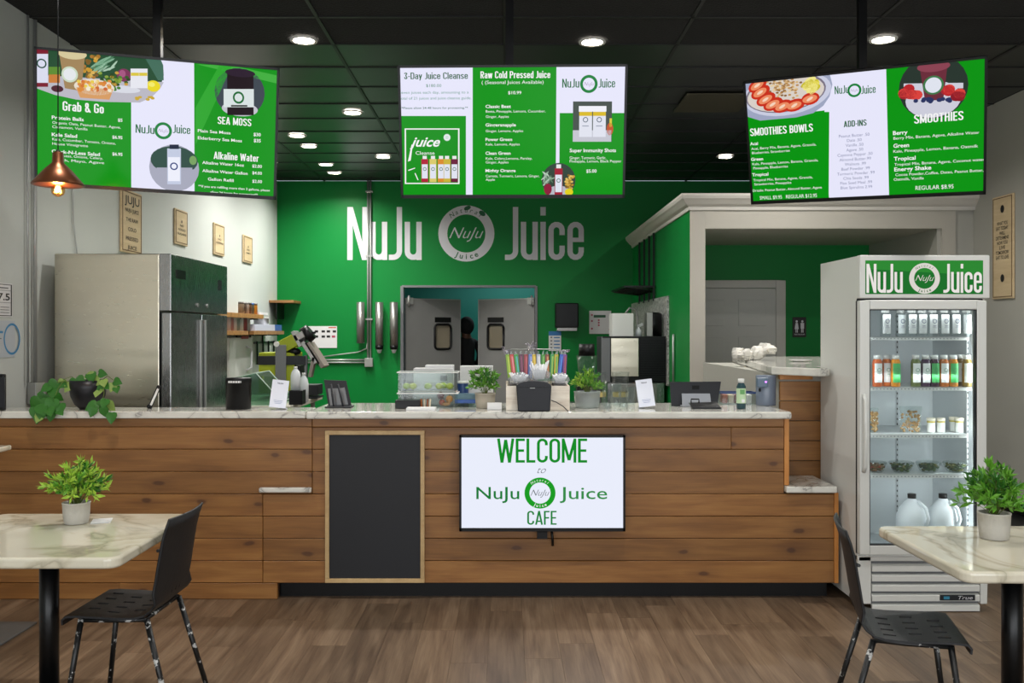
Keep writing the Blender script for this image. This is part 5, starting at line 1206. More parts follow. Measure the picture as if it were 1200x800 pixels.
def wsign(px0, px1, py0, py1, lines, label, side=-1, hooks=False, tall=False, hs=None):
    xw = XL if side < 0 else XR; d = abs(xw)
    ya = F * d / abs(px0 - CX); yb2 = F * d / abs(px1 - CX); y0_, y1_ = min(ya, yb2), max(ya, yb2); ym = (y0_ + y1_) / 2
    z1, z0 = Z(py0, ym), Z(py1, ym)
    t = thing('wooden_sign', label, 'sign', (xw, ym, z0))
    th = .018; x0_, x1_ = (xw + .003, xw + .003 + th) if side < 0 else (xw - .003 - th, xw - .003)
    MB().box(x0_, y0_, z0, x1_, y1_, z1, M_sign).build('board', t, .004)
    e_ = .012; fxs = (x1_, x1_ + .003) if side < 0 else (x0_ - .003, x0_)
    fr = MB()
    for q in ((y0_ + .015, z0 + .015, y1_ - .015, z0 + .022), (y0_ + .015, z1 - .022, y1_ - .015, z1 - .015), (y0_ + .015, z0 + .02, y0_ + .022, z1 - .02), (y1_ - .022, z0 + .02, y1_ - .015, z1 - .02)):
        fr.box(fxs[0], q[0], q[1], fxs[1], q[2], q[3], M_signe)
    fr.build('border', t)
    xf = x1_ if side < 0 else x0_
    cv = Canvas((xf, ym, z0), (0, 1 if side < 0 else -1, 0), (0, 0, 1)); H_ = z1 - z0; Wd_ = y1_ - y0_
    for s_, fz, fh, fw_ in lines:
        if s_ == '*':
            cv.ell(0, fz * H_, fh * H_, fh * H_ * 1.1, M_ink, 2, 'lettering', 16); continue
        cv.text(s_, 0, fz * H_, fh * H_, M_ink, 2, w=fw_ * Wd_, align='c', off=.01)
    cv.build(t)
    return t
wsign(139.5, 163.5, 224, 297, [('\u222a\u222b\u222b', .80, .001, .2), ('JUJU', .78, .13, .72), ('NUJU JUICE', .65, .06, .66), ('THE RAW', .50, .06, .6), ('COLD', .35, .06, .4), ('PRESSED', .20, .06, .6), ('JUICE', .06, .06, .45)][1:], 'tall plywood sign with black lettering above the steel refrigerator')
wsign(203, 217.5, 246, 287, [('*', .66, .04, 1), ('NO', .52, .06, .3), ('ADDED', .40, .06, .6), ('SUGARS', .28, .06, .7)], 'small plywood sign just right of the tall sign on the left wall')
wsign(249, 261, 262.5, 299, [('*', .62, .04, 1), ('NO', .48, .06, .3), ('ADDITIVES', .36, .06, .7)], 'small plywood sign second from right on the left wall')
wsign(283.5, 294, 276.5, 308, [('*', .6, .04, 1), ('NO', .45, .06, .3), ('GMO', .33, .06, .5)], 'small plywood sign nearest the green wall corner')
wsign(1165.5, 1190, 229, 350, [('*', .87, .035, 1), ('WHAT YOU', .715, .034, .52), ('EAT TODAY', .668, .034, .58), ('WILL', .62, .034, .28), ('DETERMINE', .575, .034, .62), ('HOW YOU', .527, .034, .5), ('LIVE', .48, .034, .28), ('TOMORROW', .432, .034, .62), ('EAT TO LIVE', .385, .034, .6), ('*', .2, .035, 1)], 'tall distressed wooden sign with black text on the right wall', side=1)
def poster(px0, px1, py0, py1, label, draw):
    d = abs(XL); y0_, y1_ = F * d / (CX - px0), F * d / (CX - px1); ym = (y0_ + y1_) / 2; z1, z0 = Z(py0, ym), Z(py1, ym)
    t = thing('poster', label, 'poster', (XL, ym, z0)); MB().box(XL + .002, y0_, z0, XL + .005, y1_, z1, M_paper).build('sheet', t)
    cv = Canvas((XL + .005, y0_, z0), (0, 1, 0), (0, 0, 1)); draw(cv, y1_ - y0_, z1 - z0); cv.build(t)
def dA(cv, w_, h_):
    for q in ((.02, .03, .98, .05), (.02, .95, .98, .97), (.94, .03, .98, .97), (.02, .78, .98, .79), (.02, .42, .98, .43), (.5, .05, .52, .42)): cv.rect(q[0] * w_, q[1] * h_, q[2] * w_, q[3] * h_, M_ink, 1)
    cv.text('97.5', .9 * w_, .50 * h_, .2 * h_, M_ink, 2, align='r', w=.62 * w_, off=.02)
    for k in range(3): cv.rect(.56 * w_, (.12 + .08 * k) * h_, .88 * w_, (.14 + .08 * k) * h_, M_grey, 2)
    cv.rect(.1 * w_, .84 * h_, .85 * w_, .88 * h_, M_grey, 2)
def dB(cv, w_, h_):
    bl = mat('poster_blue', '#3f86b4', .6); gr = mat('poster_grey', '#b8bfc4', .6)
    cv.rect(0, 0, w_, h_, gr, 0); cv.rect(.08 * w_, .66 * h_, .6 * w_, .72 * h_, bl, 1); cv.ell(.25 * w_, .22 * h_, .2 * w_, .17 * h_, bl, 1); cv.ring(.9 * w_, .5 * h_, .28 * w_, .24 * w_, bl, 1); cv.rect(.1 * w_, .5 * h_, .55 * w_, .53 * h_, M_grey, 1); cv.ell(.25 * w_, .22 * h_, .1 * w_, .06 * h_, M_paper, 2)
poster(-20, 13.5, 331, 371, 'white certificate with boxed black numbers on the left wall', dA)
poster(-20, 16.5, 375.5, 419, 'pale poster with blue circles under the certificate on the left wall', dB)
# ------------------------------------------------------------------ on the left worktop
sp = thing('speaker', 'black upright speaker at the left end of the counter', 'speaker', (X(0, 5.6), 5.6, TOP))
MB().box(X(-22, 5.55), 5.53, TOP + .001, X(7, 5.55), 5.56, Z(438, 5.55), M_black).build('cabinet', sp, .008)
MB().box(X(-20, 5.53), 5.524, TOP + .02, X(6, 5.53), 5.53, Z(442, 5.53), M_dgrey).build('front_grille', sp)
# pothos
random.seed(21)
py_ = 5.66; pxx = X(103, py_)
po_ = thing('trailing_plant', 'trailing heart-leaved plant in a round black pot on the left counter', 'plant', (pxx, py_, TOP))
MB().lathe([(0, .001), (.045, .001), (.075, .03), (.098, .08), (.105, .13), (.104, .175), (.099, .175), (.09, .1), (0, .1)], (pxx, py_, TOP), mat('black_pot', '#0c0b12', .4), 32).build('pot', po_)
MB().cap(.095, (pxx, py_, TOP + .15), mat('potting_soil', '#2a1f14', .9), 20).build('soil', po_)
def heart():
    m = MB(); out = [(0, 0), (.22, -.12), (.45, -.05), (.55, .2), (.45, .5), (.22, .8), (0, 1.05)]; vs = []
    for k, (a, b) in enumerate(out):
        vs.append((0, b if k not in (1,) else b + .12, .0 if 0 < k < 6 else -.02))
    L_ = [(a, b, .08 * math.sin(b * 3)) for a, b in out]; Rr = [(-a, b, z) for a, b, z in L_]
    n = len(out); vs = vs + L_ + Rr
    f = [(i, i + 1, n + i + 1, n + i) for i in range(n - 1)] + [(i, 2 * n + i, 2 * n + i + 1, i + 1) for i in range(n - 1)]
    return vs, f
hv, hf = heart()
M_poth = mat('pothos_leaf', '#2f6c20', .38, vary=.25, bscale=3)
M_pothl = mat('pothos_pale_leaf', '#86a050', .4, vary=.35, bscale=5)
hm = []
for mm in (M_poth, M_pothl):
    b = MB(); b.add(hv, hf, mm, True); o = b.build('leaf', None); hm.append(o.data); bpy.data.objects.remove(o)
def pleaf(px_, py2, size, ang, Y=None, v=0):
    Y = Y or py_ - .1; o = bpy.data.objects.new('leaf', hm[v]); COL.objects.link(o); o.parent = po_
    o.location = Vector((X(px_, Y), Y, Z(py2, Y))) - Vector(po_.location); s_ = 1.25 * size * Y / F; o.scale = (s_, s_, s_)
    o.rotation_euler = Euler((R(90) + random.uniform(-.5, .3), R(0), 0)); o.rotation_euler.rotate_axis('Z', R(ang)); 
for q in ((106, 437, 10, 200, 0), (110, 440, 9, 100, 1), (116, 437, 8, 260, 0), (88, 444, 9, 170, 0), (83, 450, 9, 150, 1), (100, 448, 12, 180, 1), (104, 450, 13, 170, 0), (95, 452, 9, 190, 1), (113, 447, 10, 190, 0), (119, 448, 10, 230, 0), (121, 445, 8, 200, 1), (134, 446, 8, 250, 0), (133, 450, 8, 160, 1), (136, 453, 7, 200, 0),
          (66, 447, 12, 150, 0), (62, 455, 11, 200, 0), (70, 448, 9, 240, 0), (58, 452, 9, 130, 0), (46, 468, 13, 140, 0), (42, 478, 12, 180, 0), (55, 467, 12, 190, 0), (62, 468, 13, 170, 0), (58, 476, 11, 200, 0), (50, 478, 12, 180, 0), (71, 473, 10, 180, 0), (49, 484, 10, 160, 1), (66, 463, 8, 230, 0), (45, 487, 8, 175, 0),
          (113, 474, 11, 120, 0), (118, 470, 10, 200, 0), (124, 468, 9, 170, 0), (126, 472, 10, 220, 1), (131, 484, 10, 180, 0), (110, 478, 9, 160, 0), (98, 444, 10, 120, 0), (108, 444, 10, 240, 1), (92, 456, 9, 160, 0), (116, 455, 9, 170, 1), (52, 462, 11, 150, 0), (47, 474, 12, 210, 0), (60, 483, 9, 170, 0), (68, 478, 9, 220, 0), (121, 478, 9, 190, 0), (74, 445, 8, 160, 1)):
    pleaf(q[0], q[1], q[2], q[3], 5.45 if q[1] > 465 and (q[0] < 75 or q[1] > 474) else (5.5 if q[1] > 462 else 5.6), q[4])
m = MB()
def V3(px_, py2, Y): return (X(px_, Y), Y, Z(py2, Y))
for p in ([(95, 450, py_), (84, 441, 5.6), (76, 444, 5.57), (68, 455, 5.54), (64, 466, 5.56), (55, 472, 5.52), (50, 482, 5.46)], [(95, 450, py_), (88, 446, 5.61), (66, 448, 5.58)], [(110, 452, py_), (120, 447, 5.6), (122, 460, 5.57), (120, 470, 5.6), (130, 482, 5.46)], [(105, 450, py_), (106, 440, 5.61), (110, 436, 5.61)], [(112, 452, py_), (126, 440, 5.6), (134, 446, 5.58)]):
    m.tube([V3(*q) for q in p], .0022, M_stem, 5)
m.build('vine', po_)
# handheld thermometer-like tool leaning
tl = thing('bottle_opener', 'slim black and white bar tool leaning up on the left counter', 'tool', V3(177, 480, 5.68))
MB().obox(V3(181, 465, 5.70), (.026, .012, .15), M_black, (0, R(24), 0)).build('handle', tl, .01, 3); MB().obox((X(181, 5.692), 5.692, Z(465, 5.692)), (.014, .006, .11), M_white, (0, R(24), 0)).build('inlay', tl, .004)
MB().ball((X(174.5, 5.7), 5.7, TOP + .012), .013, M_black).build('foot', tl)
# black canister
cn = thing('canister', 'black cylindrical canister with a white strip label on the left counter', 'canister', (X(279.5, 5.68), 5.68, TOP))
r_ = 14.5 * 5.68 / F
MB().lathe([(0, .001), (r_ * .96, .001), (r_, .006), (r_, .155), (r_ * 1.03, .158), (r_ * 1.03, .182), (r_ * .98, .188), (0, .19)], (X(279.5, 5.68), 5.68, TOP), M_black, 32).build('body', cn)
m = MB(); n = 6; vs = [(X(279.5, 5.68) + (r_ * 1.032) * math.cos(R(235 + 62 * i / n)), 5.68 + r_ * 1.032 * math.sin(R(235 + 62 * i / n)), TOP + zz) for zz in (.16, .172) for i in range(n + 1)]
m.add(vs, [(i, i + 1, n + 2 + i, n + 1 + i) for i in range(n)], M_paper, True); m.build('label', cn)
# tilted card stands (code left out)
def cardstand(px_, lean, lab, y_=5.72):
    x_ = X(px_, y_); t = thing('card_stand', lab, 'card stand', (x_, y_, TOP)); h_ = .165; w_ = .1
    M_card = mat('white_acrylic', '#dfe2ee', .2)
    MB().obox((0, 0, h_ / 2 + .003), (w_, .006, h_), M_card).build('panel', t).location = (0, 0, 0)
    p = [c for c in t.children][0]; 
    for v in p.data.vertices: v.co = v.co + Vector(t.location)
    cv = Canvas((0, -.003, 0), (1, 0, 0), (0, 0, 1)); bl = mat('card_blue', '#3d5c9c', .5)
    cv.text('NuJu Juice', 0, h_ * .88, .008, mat('card_ink', '#30344a', .5), 1, w=.035, align='c', off=.02)
    for k in range(3): cv.rect(-.028 + .004 * k, h_ * (.26 - .05 * k), .028 - .004 * k, h_ * (.27 - .05 * k), bl, 1, 'lettering')
    for mbb in cv.p.values(): mbb.v = [tuple(Vector(v) + Vector(t.location)) for v in mbb.v]
    cv.build(t)
    MB().obox((x_, y_ + .02, TOP + .004), (w_, .06, .006), M_card).build('foot', t)
    t.rotation_euler = (0, R(lean), 0); t.rotation_euler = Euler((R(-8), R(lean), 0))
    t.location.z = TOP + .009 if abs(lean) > 1 else TOP
    return t
cardstand(325, 6, 'white card stand at the left beside the black canister', 5.64)
cardstand(758.5, -7, 'white card stand right of centre beside the point of sale terminal')
# tablet on a stand
tb = thing('tablet_stand', 'open black tablet on an angled stand facing the kitchen', 'tablet', (X(395, 5.8), 5.8, TOP))
y_ = 5.8; p4 = [(379.5, 445), (405.5, 446), (412, 477), (385, 478)]
def slabpoly(pts, Y, th, m, dys=(0, 0, 0, 0)):
    b = MB(); f = [(X(a, Y + d), Y + d, max(Z(c, Y + d), TOP + .001)) for (a, c), d in zip(pts, dys)]; k = [(x, y + th, z) for x, y, z in f]; n = len(pts)
    b.add(f + k, [tuple(range(n))[::-1], tuple(range(n, 2 * n))] + [(i, (i + 1) % n, n + (i + 1) % n, n + i) for i in range(n)], m); return b
slabpoly(p4, y_, .012, M_dgrey, (.05, .05, 0, 0)).build('back_shell', tb); slabpoly([(383, 449), (403, 449.5), (408, 474), (387, 475)], y_ - .004, .003, M_grey, (.05, .05, .0, .0)).build('back_plate', tb)
MB().tube([V3(388, 450, y_ - .01), V3(391, 476, y_ - .05)], .006, M_dgrey, 8).tube([V3(396, 450, y_ - .01), V3(402, 476, y_ - .05)], .006, M_dgrey, 8).build('stand_leg', tb)
MB().box(X(383, y_), y_ - .07, TOP + .001, X(413, y_), y_ + .06, TOP + .01, M_dgrey).build('stand_base', tb, .003)

# ------------------------------------------------------------------ main worktop items
# two-tier clear organiser with fruit
oy0, oy1 = 5.76, 5.94; ox0, ox1 = X(467, 5.78), X(536, 5.78)
org = thing('fruit_organizer', 'two-tier clear plastic organizer holding limes and fruit', 'organizer', ((ox0 + ox1) / 2, 5.85, TOP))
zl, zm, zh = TOP + .004, Z(456.5, 5.8), Z(436, 5.8)
def tray(z0, z1, par, nm):
    m = MB(); e = .003
    m.box(ox0, oy0, z0, ox1, oy1, z0 + e, M_clearp).box(ox0, oy0, z0, ox1, oy0 + e, z1, M_clearp).box(ox0, oy1 - e, z0, ox1, oy1, z1, M_clearp).box(ox0, oy0, z0, ox0 + e, oy1, z1, M_clearp).box(ox1 - e, oy0, z0, ox1, oy1, z1, M_clearp)
    m.build(nm, par)
    rm = MB().box(ox0 - .008, oy0 - .008, z1 - .003, ox1 + .008, oy0 + .002, z1 + .003, M_white).box(ox0 - .008, oy1, z1 - .003, ox1 + .008, oy1 + .006, z1 + .003, M_white).box(ox0 - .008, oy0, z1 - .003, ox0, oy1, z1 + .003, M_white).box(ox1, oy0, z1 - .003, ox1 + .008, oy1, z1 + .003, M_white).build('rim', par)
tray(zl, zm - .02, org, 'lower_tray'); tray(zm - .004, zh, org, 'upper_tray')
MB().box(ox0, oy0, zm - .02, ox0 + .006, oy0 + .006, zm, M_white).box(ox1 - .006, oy0, zm - .02, ox1, oy0 + .006, zm, M_white).box(ox0, oy1 - .006, zm - .02, ox0 + .006, oy1, zm, M_white).box(ox1 - .006, oy1 - .006, zm - .02, ox1, oy1, zm, M_white).build('post', org)
M_lim = mat('lime_skin', '#8fae1e', .4, bump=.1, bscale=120)
for i, (px_, lab) in enumerate(((476.5, 'lime at the left end of the upper organizer tray'), (484, 'lime second from left in the upper organizer tray'), (501.5, 'lime alone in the middle of the upper organizer tray'), (514.5, 'lime left of a touching pair in the upper organizer tray'), (519.5, 'lime behind the front pair in the upper organizer tray'), (527, 'yellow-green lime at the right end of the upper organizer tray'))):
    y2 = 5.82 + (.05 if i == 4 else 0); t = thing('lime', lab, 'fruit', (X(px_, y2), y2, zm), 'limes in the organizer')
    MB().ball((X(px_, y2), y2, zm + .021), (.024, .021, .02), mat('lime_' + str(i % 2), ('#93b022', '#a8b82a')[i % 2], .4, bump=.1, bscale=120), 14, 10).build('flesh', t); MB().ball((X(px_, y2) + .0235, y2, zm + .021), .004, M_stem, 6, 4).build('tip', t)
for nm, px_, py2, r_, c_, lab in (('plum', 516.5, 463.5, .023, '#5c1f28', 'dark red plum in the lower organizer tray'), ('apple', 518, 472, .02, '#b2492a', 'red-orange apple low in the organizer below the plum'), ('orange', 526.5, 467.5, .023, '#cf8a34', 'orange at the right of the lower organizer tray'), ('ginger_root', 523, 473, .014, '#c99058', 'knobbly tan ginger root beside the orange')):
    y2 = 5.83; m = MB(); zz = max(Z(py2, y2), zl + .003 + r_)
    if nm == 'ginger_root':
        m.ball((X(px_, y2), y2 - .03, zl + .016), (.026, .012, .012), mat('ginger', c_, .7), 10, 7, .1).ball((X(px_ + 3, y2), y2 - .03, zl + .026), (.01, .009, .014), mat('ginger', c_, .7), 8, 6, .1)
    else: m.ball((X(px_, y2), y2, zz), r_, mat(nm + '_skin', c_, .35, vary=.2, bscale=40), 16, 10)
    m.tube([(X(px_, y2), y2, zz + r_ * .9), (X(px_, y2) + .003, y2, zz + r_ * 1.25)], .0018, M_stem, 5) if nm != 'ginger_root' else None
    single(nm, m, lab, 'fruit' if nm != 'ginger_root' else 'vegetable')
def simple(name, x0, x1, y0p, y1p, Y, dep, m, label, cat, bev=.003, zbase=None):
    zb_ = Z(y1p, Y) if zbase is None else zbase
    return single(name, MB().box(X(x0, Y), Y, zb_, X(x1, Y), Y + dep, Z(y0p, Y), m), label, cat, bevel=bev)
wbx = thing('carton', 'white printed carton behind the organizer, left of the plant', 'box', (X(508, 6.0), 6.0, TOP))
MB().box(X(484.5, 5.98), 5.98, TOP + .001, X(531, 5.98), 6.12, Z(431.5, 5.98), M_paper).build('body', wbx, .002); MB().box(X(498, 5.98), 6.0, Z(431.5, 5.98), X(531, 5.98), 6.12, Z(428, 5.98), M_paper).build('flap', wbx)
MB().box(X(487, 5.979), 5.978, Z(436, 5.98), X(510, 5.979), 5.98, Z(434, 5.98), mat('pale_print', '#b9c0c4', .6)).box(X(516, 5.979), 5.978, Z(446, 5.98), X(524, 5.979), 5.98, Z(440, 5.98), M_grey).build('print', wbx)
wb2 = thing('carton', 'white carton with black marks behind the central plant', 'box', (X(558, 6.0), 6.0, TOP))
MB().box(X(539, 5.98), 5.98, TOP + .001, X(577.5, 5.98), 6.12, Z(429, 5.98), M_paper).build('body', wb2, .002); MB().box(X(551, 5.98), 5.978, Z(438, 5.98), X(567, 5.98), 5.98, Z(435, 5.98), M_ink).build('print', wb2)
bj = thing('blue_jar', 'dark blue jar with a white lid beside the organizer', 'jar', (X(540, 5.9), 5.9, TOP))
MB().lathe([(0, .001), (.034, .001), (.035, .01), (.035, .14)], (X(542.5, 5.95), 5.95, TOP), mat('navy', '#1c3a70', .35), 20).build('body', bj); MB().cyl((X(542.5, 5.95), 5.95, TOP + .14), (X(542.5, 5.95), 5.95, TOP + .155), .036, None, M_white, 20).build('lid', bj)
simple('notebook', 533, 558, 468, 471.5, 5.82, .1, M_blue, 'blue flat folder lying in a stack right of the organizer', 'folder', .001, TOP + .022)
simple('notebook', 533.5, 557, 461.5, 467, 5.83, .09, mat('slate_blue', '#5f7f8c', .5), 'slate blue folder on top of the small stack', 'folder', .001, TOP + .042)
simple('glass_block', 534, 559, 472, 481, 5.82, .1, M_acryl, 'clear green acrylic riser under the blue folders', 'riser', .001, TOP + .001)
simple('tray', 463, 492, 469, 477, 5.68, .07, M_black, 'low black tray in front of the organizer left side', 'tray', .002, TOP + .001)
simple('paper_sheet', 476, 510, 478, 480, 5.55, .10, M_paper, 'flat white paper sheet on the counter before the organizer', 'paper', 0, TOP + .001)
for i, (px_, c_) in enumerate(((494, '#a8602a'), (497.5, '#c9b9a0'), (501, '#8a4a22'), (504, '#d6c8ae'))):
    single('sugar_stick', MB().obox((X(px_, 5.74), 5.74, TOP + .028), (.010, .006, .054), mat('stick_' + c_, c_, .6), (0, R(-4 + i * 3), 0)), ['brown paper stick at the left of the small upright group', 'cream paper stick second from left in the upright group', 'dark brown paper stick third in the upright group', 'cream paper stick at the right of the upright group'][i], 'packet', 'upright paper sticks before the organizer')
single('business_cards', MB().box(X(571, 5.62), 5.6, TOP + .001, X(588, 5.62), 5.64, Z(472, 5.6), M_paper), 'small white block of cards right of the central plant', 'cards', bevel=.002)
random.seed(31)
potplant(X(568.5, 5.75), 5.75, TOP, .062, .092, .095, .13, 'bushy green plant in a ribbed beige pot at the centre of the worktop', 460, .034, potm=mat('beige_pot', '#b0a898', .75), mats=[M_leafd, M_leaf, M_leafd, M_leaf])
pb2 = potplant(X(688, 5.78), 5.78, TOP, .08, .10, .095, .11, 'round green plant in a ribbed glass bowl right of the straws', 460, .028, potm=clear('ribbed_glass', '#d8dedd', .15, 1.5, .3), mats=[M_leafd, M_leaf, M_leaf, M_leafl], flute=.05)

# condiment box with straw packets
sx0, sx1 = X(593, 5.56), X(667.5, 5.56); sbz = Z(452, 5.56)
cbx = thing('straw_organizer', 'whitewashed wooden box holding bagged straws and spoons', 'organizer', ((sx0 + sx1) / 2, 5.62, TOP))
M_wwash = wood('whitewashed_wood', [(.3, '#c9b9a6'), (.5, '#e6dccb'), (.7, '#efe8dc')], (3, 14, 14), knots=False, vmin=.95, vmax=1.05)
e = .008; MB().box(sx0, 5.555, TOP + .001, sx1, 5.555 + e, sbz, M_wwash).build('front_panel', cbx, .001); MB().box(sx0, 5.74, TOP + .001, sx1, 5.74 + e, sbz + .02, M_wwash).build('back_panel', cbx, .001)
for xx in (sx0, sx1 - e): MB().box(xx, 5.563, TOP + .001, xx + e, 5.74, sbz, M_wwash).build('side_panel', cbx)
MB().box(sx0 + e, 5.563, TOP + .001, sx1 - e, 5.74, TOP + .006, M_wwash).build('base_panel', cbx)
MB().tube([V3(596, 452, 5.73), V3(597, 410.5, 5.73), V3(599, 409, 5.73), V3(652, 409, 5.73), V3(653, 411, 5.73), V3(654, 452, 5.73)], .003, M_galv, 6).build('rack_bar', cbx)
for px_ in (609, 661): pass
for i in range(3):
    MB().lathe([(0, .0), (.036, 0), (.042, .05), (.046, .052)], (X(605 + i * 25, 5.65), 5.65, sbz - .04), M_dgrey, 18).build('cup', cbx)
cols = [('#7fa81e', '#b7c93a'), ('#c2453e', '#e0868a'), ('#3f9a3c', '#4fb3b0'), ('#5a2440', '#8a3c5c'), ('#8c2430', '#b8505a'), ('#5a73b4', '#93a3d6'), ('#c9a91c', '#e8c94a'), ('#b5bcc4', '#e2e2e2'), ('#3f8a2c', '#79b34a'), ('#7c3a20', '#c98a4a'), ('#2f8c44', '#8fbf3c'), ('#b8a81e', '#5fae3a'), ('#1f4fb0', '#3c78d6'), ('#6a2a80', '#9c3a4a')]
words = ['lime green', 'coral red', 'green and teal', 'plum', 'crimson', 'periwinkle blue', 'golden yellow', 'silver white', 'leaf green', 'brown and tan', 'emerald', 'yellow-green', 'royal blue', 'purple and red']
for i, (c1, c2_) in enumerate(cols):
    px_ = 596 + i * 5.05; yy = 5.69; x_ = X(px_, yy); tilt = R(-6 + i * .9 + random.uniform(-4, 4))
    t = thing('straw_packet', words[i] + ' packet standing in the row of colourful packets over the straw box', 'packet', (x_, yy, Z(444, yy)), 'colourful packets above the straw box')
    zc_ = Z(429, yy)
    MB().obox((x_, yy, zc_), (.0245, .010, .145), mat('pk' + c1, c1, .3), (0, tilt, 0)).build('wrapper', t, .002)
    MB().obox((x_ + .003, yy - .0062, zc_ + .0), (.009, .003, .12), mat('pk' + c2_, c2_, .3), (0, tilt, 0)).build('stripe', t)
    MB().obox((x_ + math.sin(tilt) * .08, yy, zc_ + .08), (.017, .004, .026), M_clearp, (0, tilt, 0), .5).build('clear_top', t)
# bows of clear film at the bar ends
m = MB()
for c0_ in ((590, 411), (622, 405), (660, 410)):
    for k in range(5):
        a = random.random() * 6.28; p = Vector(V3(c0_[0], c0_[1], 5.70)); q = [p, p + Vector((.03 * math.cos(a), -.01, .022 * math.sin(a))), p + Vector((.04 * math.cos(a + .5), -.005, .03 * math.sin(a + .5))), p]
        m.tube(q, .003, mat('film_grey', '#8f8a92', .3), 5, False)
o = m.build('ribbon', cbx); o['kind'] = 'stuff'
# bagged spoons
for px_, py2, rx_, rz_, lab in ((608, 444.5, .066, .042, 'clear bag of white spoons at the left on the straw box'), (632, 441, .066, .05, 'middle bag of white spoons with handles fanned up'), (656, 445, .052, .04, 'clear bag of white spoons at the right on the straw box')):
    yy = 5.60; t = thing('spoon_bag', lab, 'bag', (X(px_, yy), yy, Z(453, yy)), 'bags of spoons on the straw box')
    MB().ball((X(px_, yy), yy + .01, Z(py2, yy)), (rx_, .045, rz_), clear('soft_film', '#eef0f2', .2, 1.0, .22), 16, 10, .16).build('bag', t)
    for k in range(15):
        a = -.95 + 1.9 * k / 14; b0 = Vector((X(px_, yy) + a * rx_ * .4, yy, Z(py2 + 3, yy))); L_ = rz_ * random.uniform(1.3, 1.9) * (1.2 if px_ == 632 else .75)
        MB().tube([b0, b0 + Vector((a * rx_ * .5, -.012, L_))], .0036, mat('spoon_white', '#eceef0', .4), 5).build('spoon', t)
# napkin dispenser
nd = thing('napkin_dispenser', 'dark grey arched napkin dispenser in front of the straw box', 'dispenser', (X(625.5, 5.51), 5.5, TOP))
pts = [(X(607, 5.5), TOP + .002), (X(644.5, 5.5), TOP + .002), (X(646, 5.5), TOP + .15)] + [(X(625.5 + 20 * math.cos(R(a)), 5.5), TOP + .15 + .028 * math.sin(R(a))) for a in range(10, 171, 16)] + [(X(605, 5.5), TOP + .15)]
MB().prism(pts, 'y', 5.475, 5.55, M_dgrey).build('body', nd, .006, 3)
MB().box(X(607, 5.47), 5.4715, TOP + .142, X(644, 5.47), 5.476, TOP + .146, M_black).box(X(621, 5.47), 5.4705, TOP + .136, X(627, 5.47), 5.475, TOP + .139, M_galv).build('seam', nd)
MB().tube([V3(646, 469, 5.5), V3(652, 471, 5.49), V3(660, 476, 5.49), V3(666, 482, 5.5)], .003, M_dgrey, 5).build('strap', nd)

# clear cups and glasses cluster
def tumbler(px_, Y, r, h, lab, m=None, grp='clear tumblers near the glass bowl plant'):
    t = thing('clear_tumbler', lab, 'glass', (X(px_, Y), Y, TOP), grp); x_ = X(px_, Y)
    MB().lathe([(0, .001), (r * .78, .001), (r * .8, .006), (r, h), (r * .95, h), (r * .74, .01), (0, .01)], (x_, Y, TOP), m or M_glass, 20).build('glass', t)
tumbler(712, 5.7, .032, .11, 'clear tumbler just right of the glass bowl plant'); tumbler(722, 5.85, .035, .14, 'taller clear tumbler behind, between plant and card stand'); tumbler(731, 5.7, .032, .10, 'clear tumbler left of the white card stand'); tumbler(739, 5.9, .035, .12, 'clear tumbler partly hidden behind the white card stand')
for i, (px_, Y, h_) in enumerate(((701, 6.02, .2), (727, 6.02, .2))):
    t = thing('plastic_container', ('clear deli container stacked tall behind the glass bowl plant', 'clear deli container beside the ice machine corner')[i], 'container', (X(px_, Y), Y, TOP), 'clear deli containers'); x_ = X(px_, Y)
    MB().lathe([(0, .001), (.045, .001), (.055, h_), (.058, h_), (.058, h_ + .008), (0, h_ + .01)], (x_, Y, TOP), M_clearp, 24).build('body', t)
    MB().cyl((x_, Y, TOP + .05), (x_, Y, TOP + .08), .0505, .0515, mat('gold_band', ('#b8a060', '#6a5c94')[i], .5), 24, caps=False).build('band', t)
single('prep_bench', MB().box(X(640, 7.9), 7.85, 0, X(703, 7.9), 8.4, .949, M_steel2), 'steel prep bench hidden behind the straw box, carrying the blender', 'bench')
# blender on the back table
bl = thing('blender', 'black topped blender with a clear jug behind the packets', 'blender', (X(688, 8.0), 8.0, .95))
MB().box(X(676, 8.0), 7.95, .95, X(700, 8.0), 8.12, Z(452, 8.0), M_black).build('motor_base', bl, .01)
MB().lathe([(.06, 0), (.09, .26), (.086, .26), (.056, .004)], (X(688, 8.0), 8.03, Z(452, 8.0)), M_clearp, 20).build('jug', bl); MB().cyl((X(688, 8.0), 8.03, Z(417, 8.0)), (X(688, 8.0), 8.03, Z(403, 8.0)), .07, .066, M_black, 20).build('lid', bl)
# POS terminal
ps = thing('pos_terminal', 'black point of sale terminal seen from behind on a silver stand', 'terminal', (X(815, 5.9), 5.9, TOP))
slabpoly([(785, 447.5), (845, 447), (840.5, 477), (787, 478)], 5.86, .014, M_dgrey, (.04, .04, 0, 0)).build('back_shell', ps)
slabpoly([(799, 461), (832, 461), (834, 479), (800, 479)], 5.84, .012, mat('silver_plastic', '#8d9198', .35), (.03, .03, -.02, -.02)).build('stand', ps)
slabpoly([(811, 451), (819.5, 451), (819.5, 456), (811, 456)], 5.875, .004, M_black, (.02, .02, .01, .01)).build('lens_block', ps)
MB().box(X(797, 5.86), 5.82, TOP + .001, X(836, 5.86), 5.95, TOP + .01, mat('silver_plastic', '#8d9198', .35)).build('stand_base', ps, .003)
cr_ = thing('card_reader', 'small black card reader lying in front of the sale terminal', 'card reader', (X(826, 5.68), 5.68, TOP))
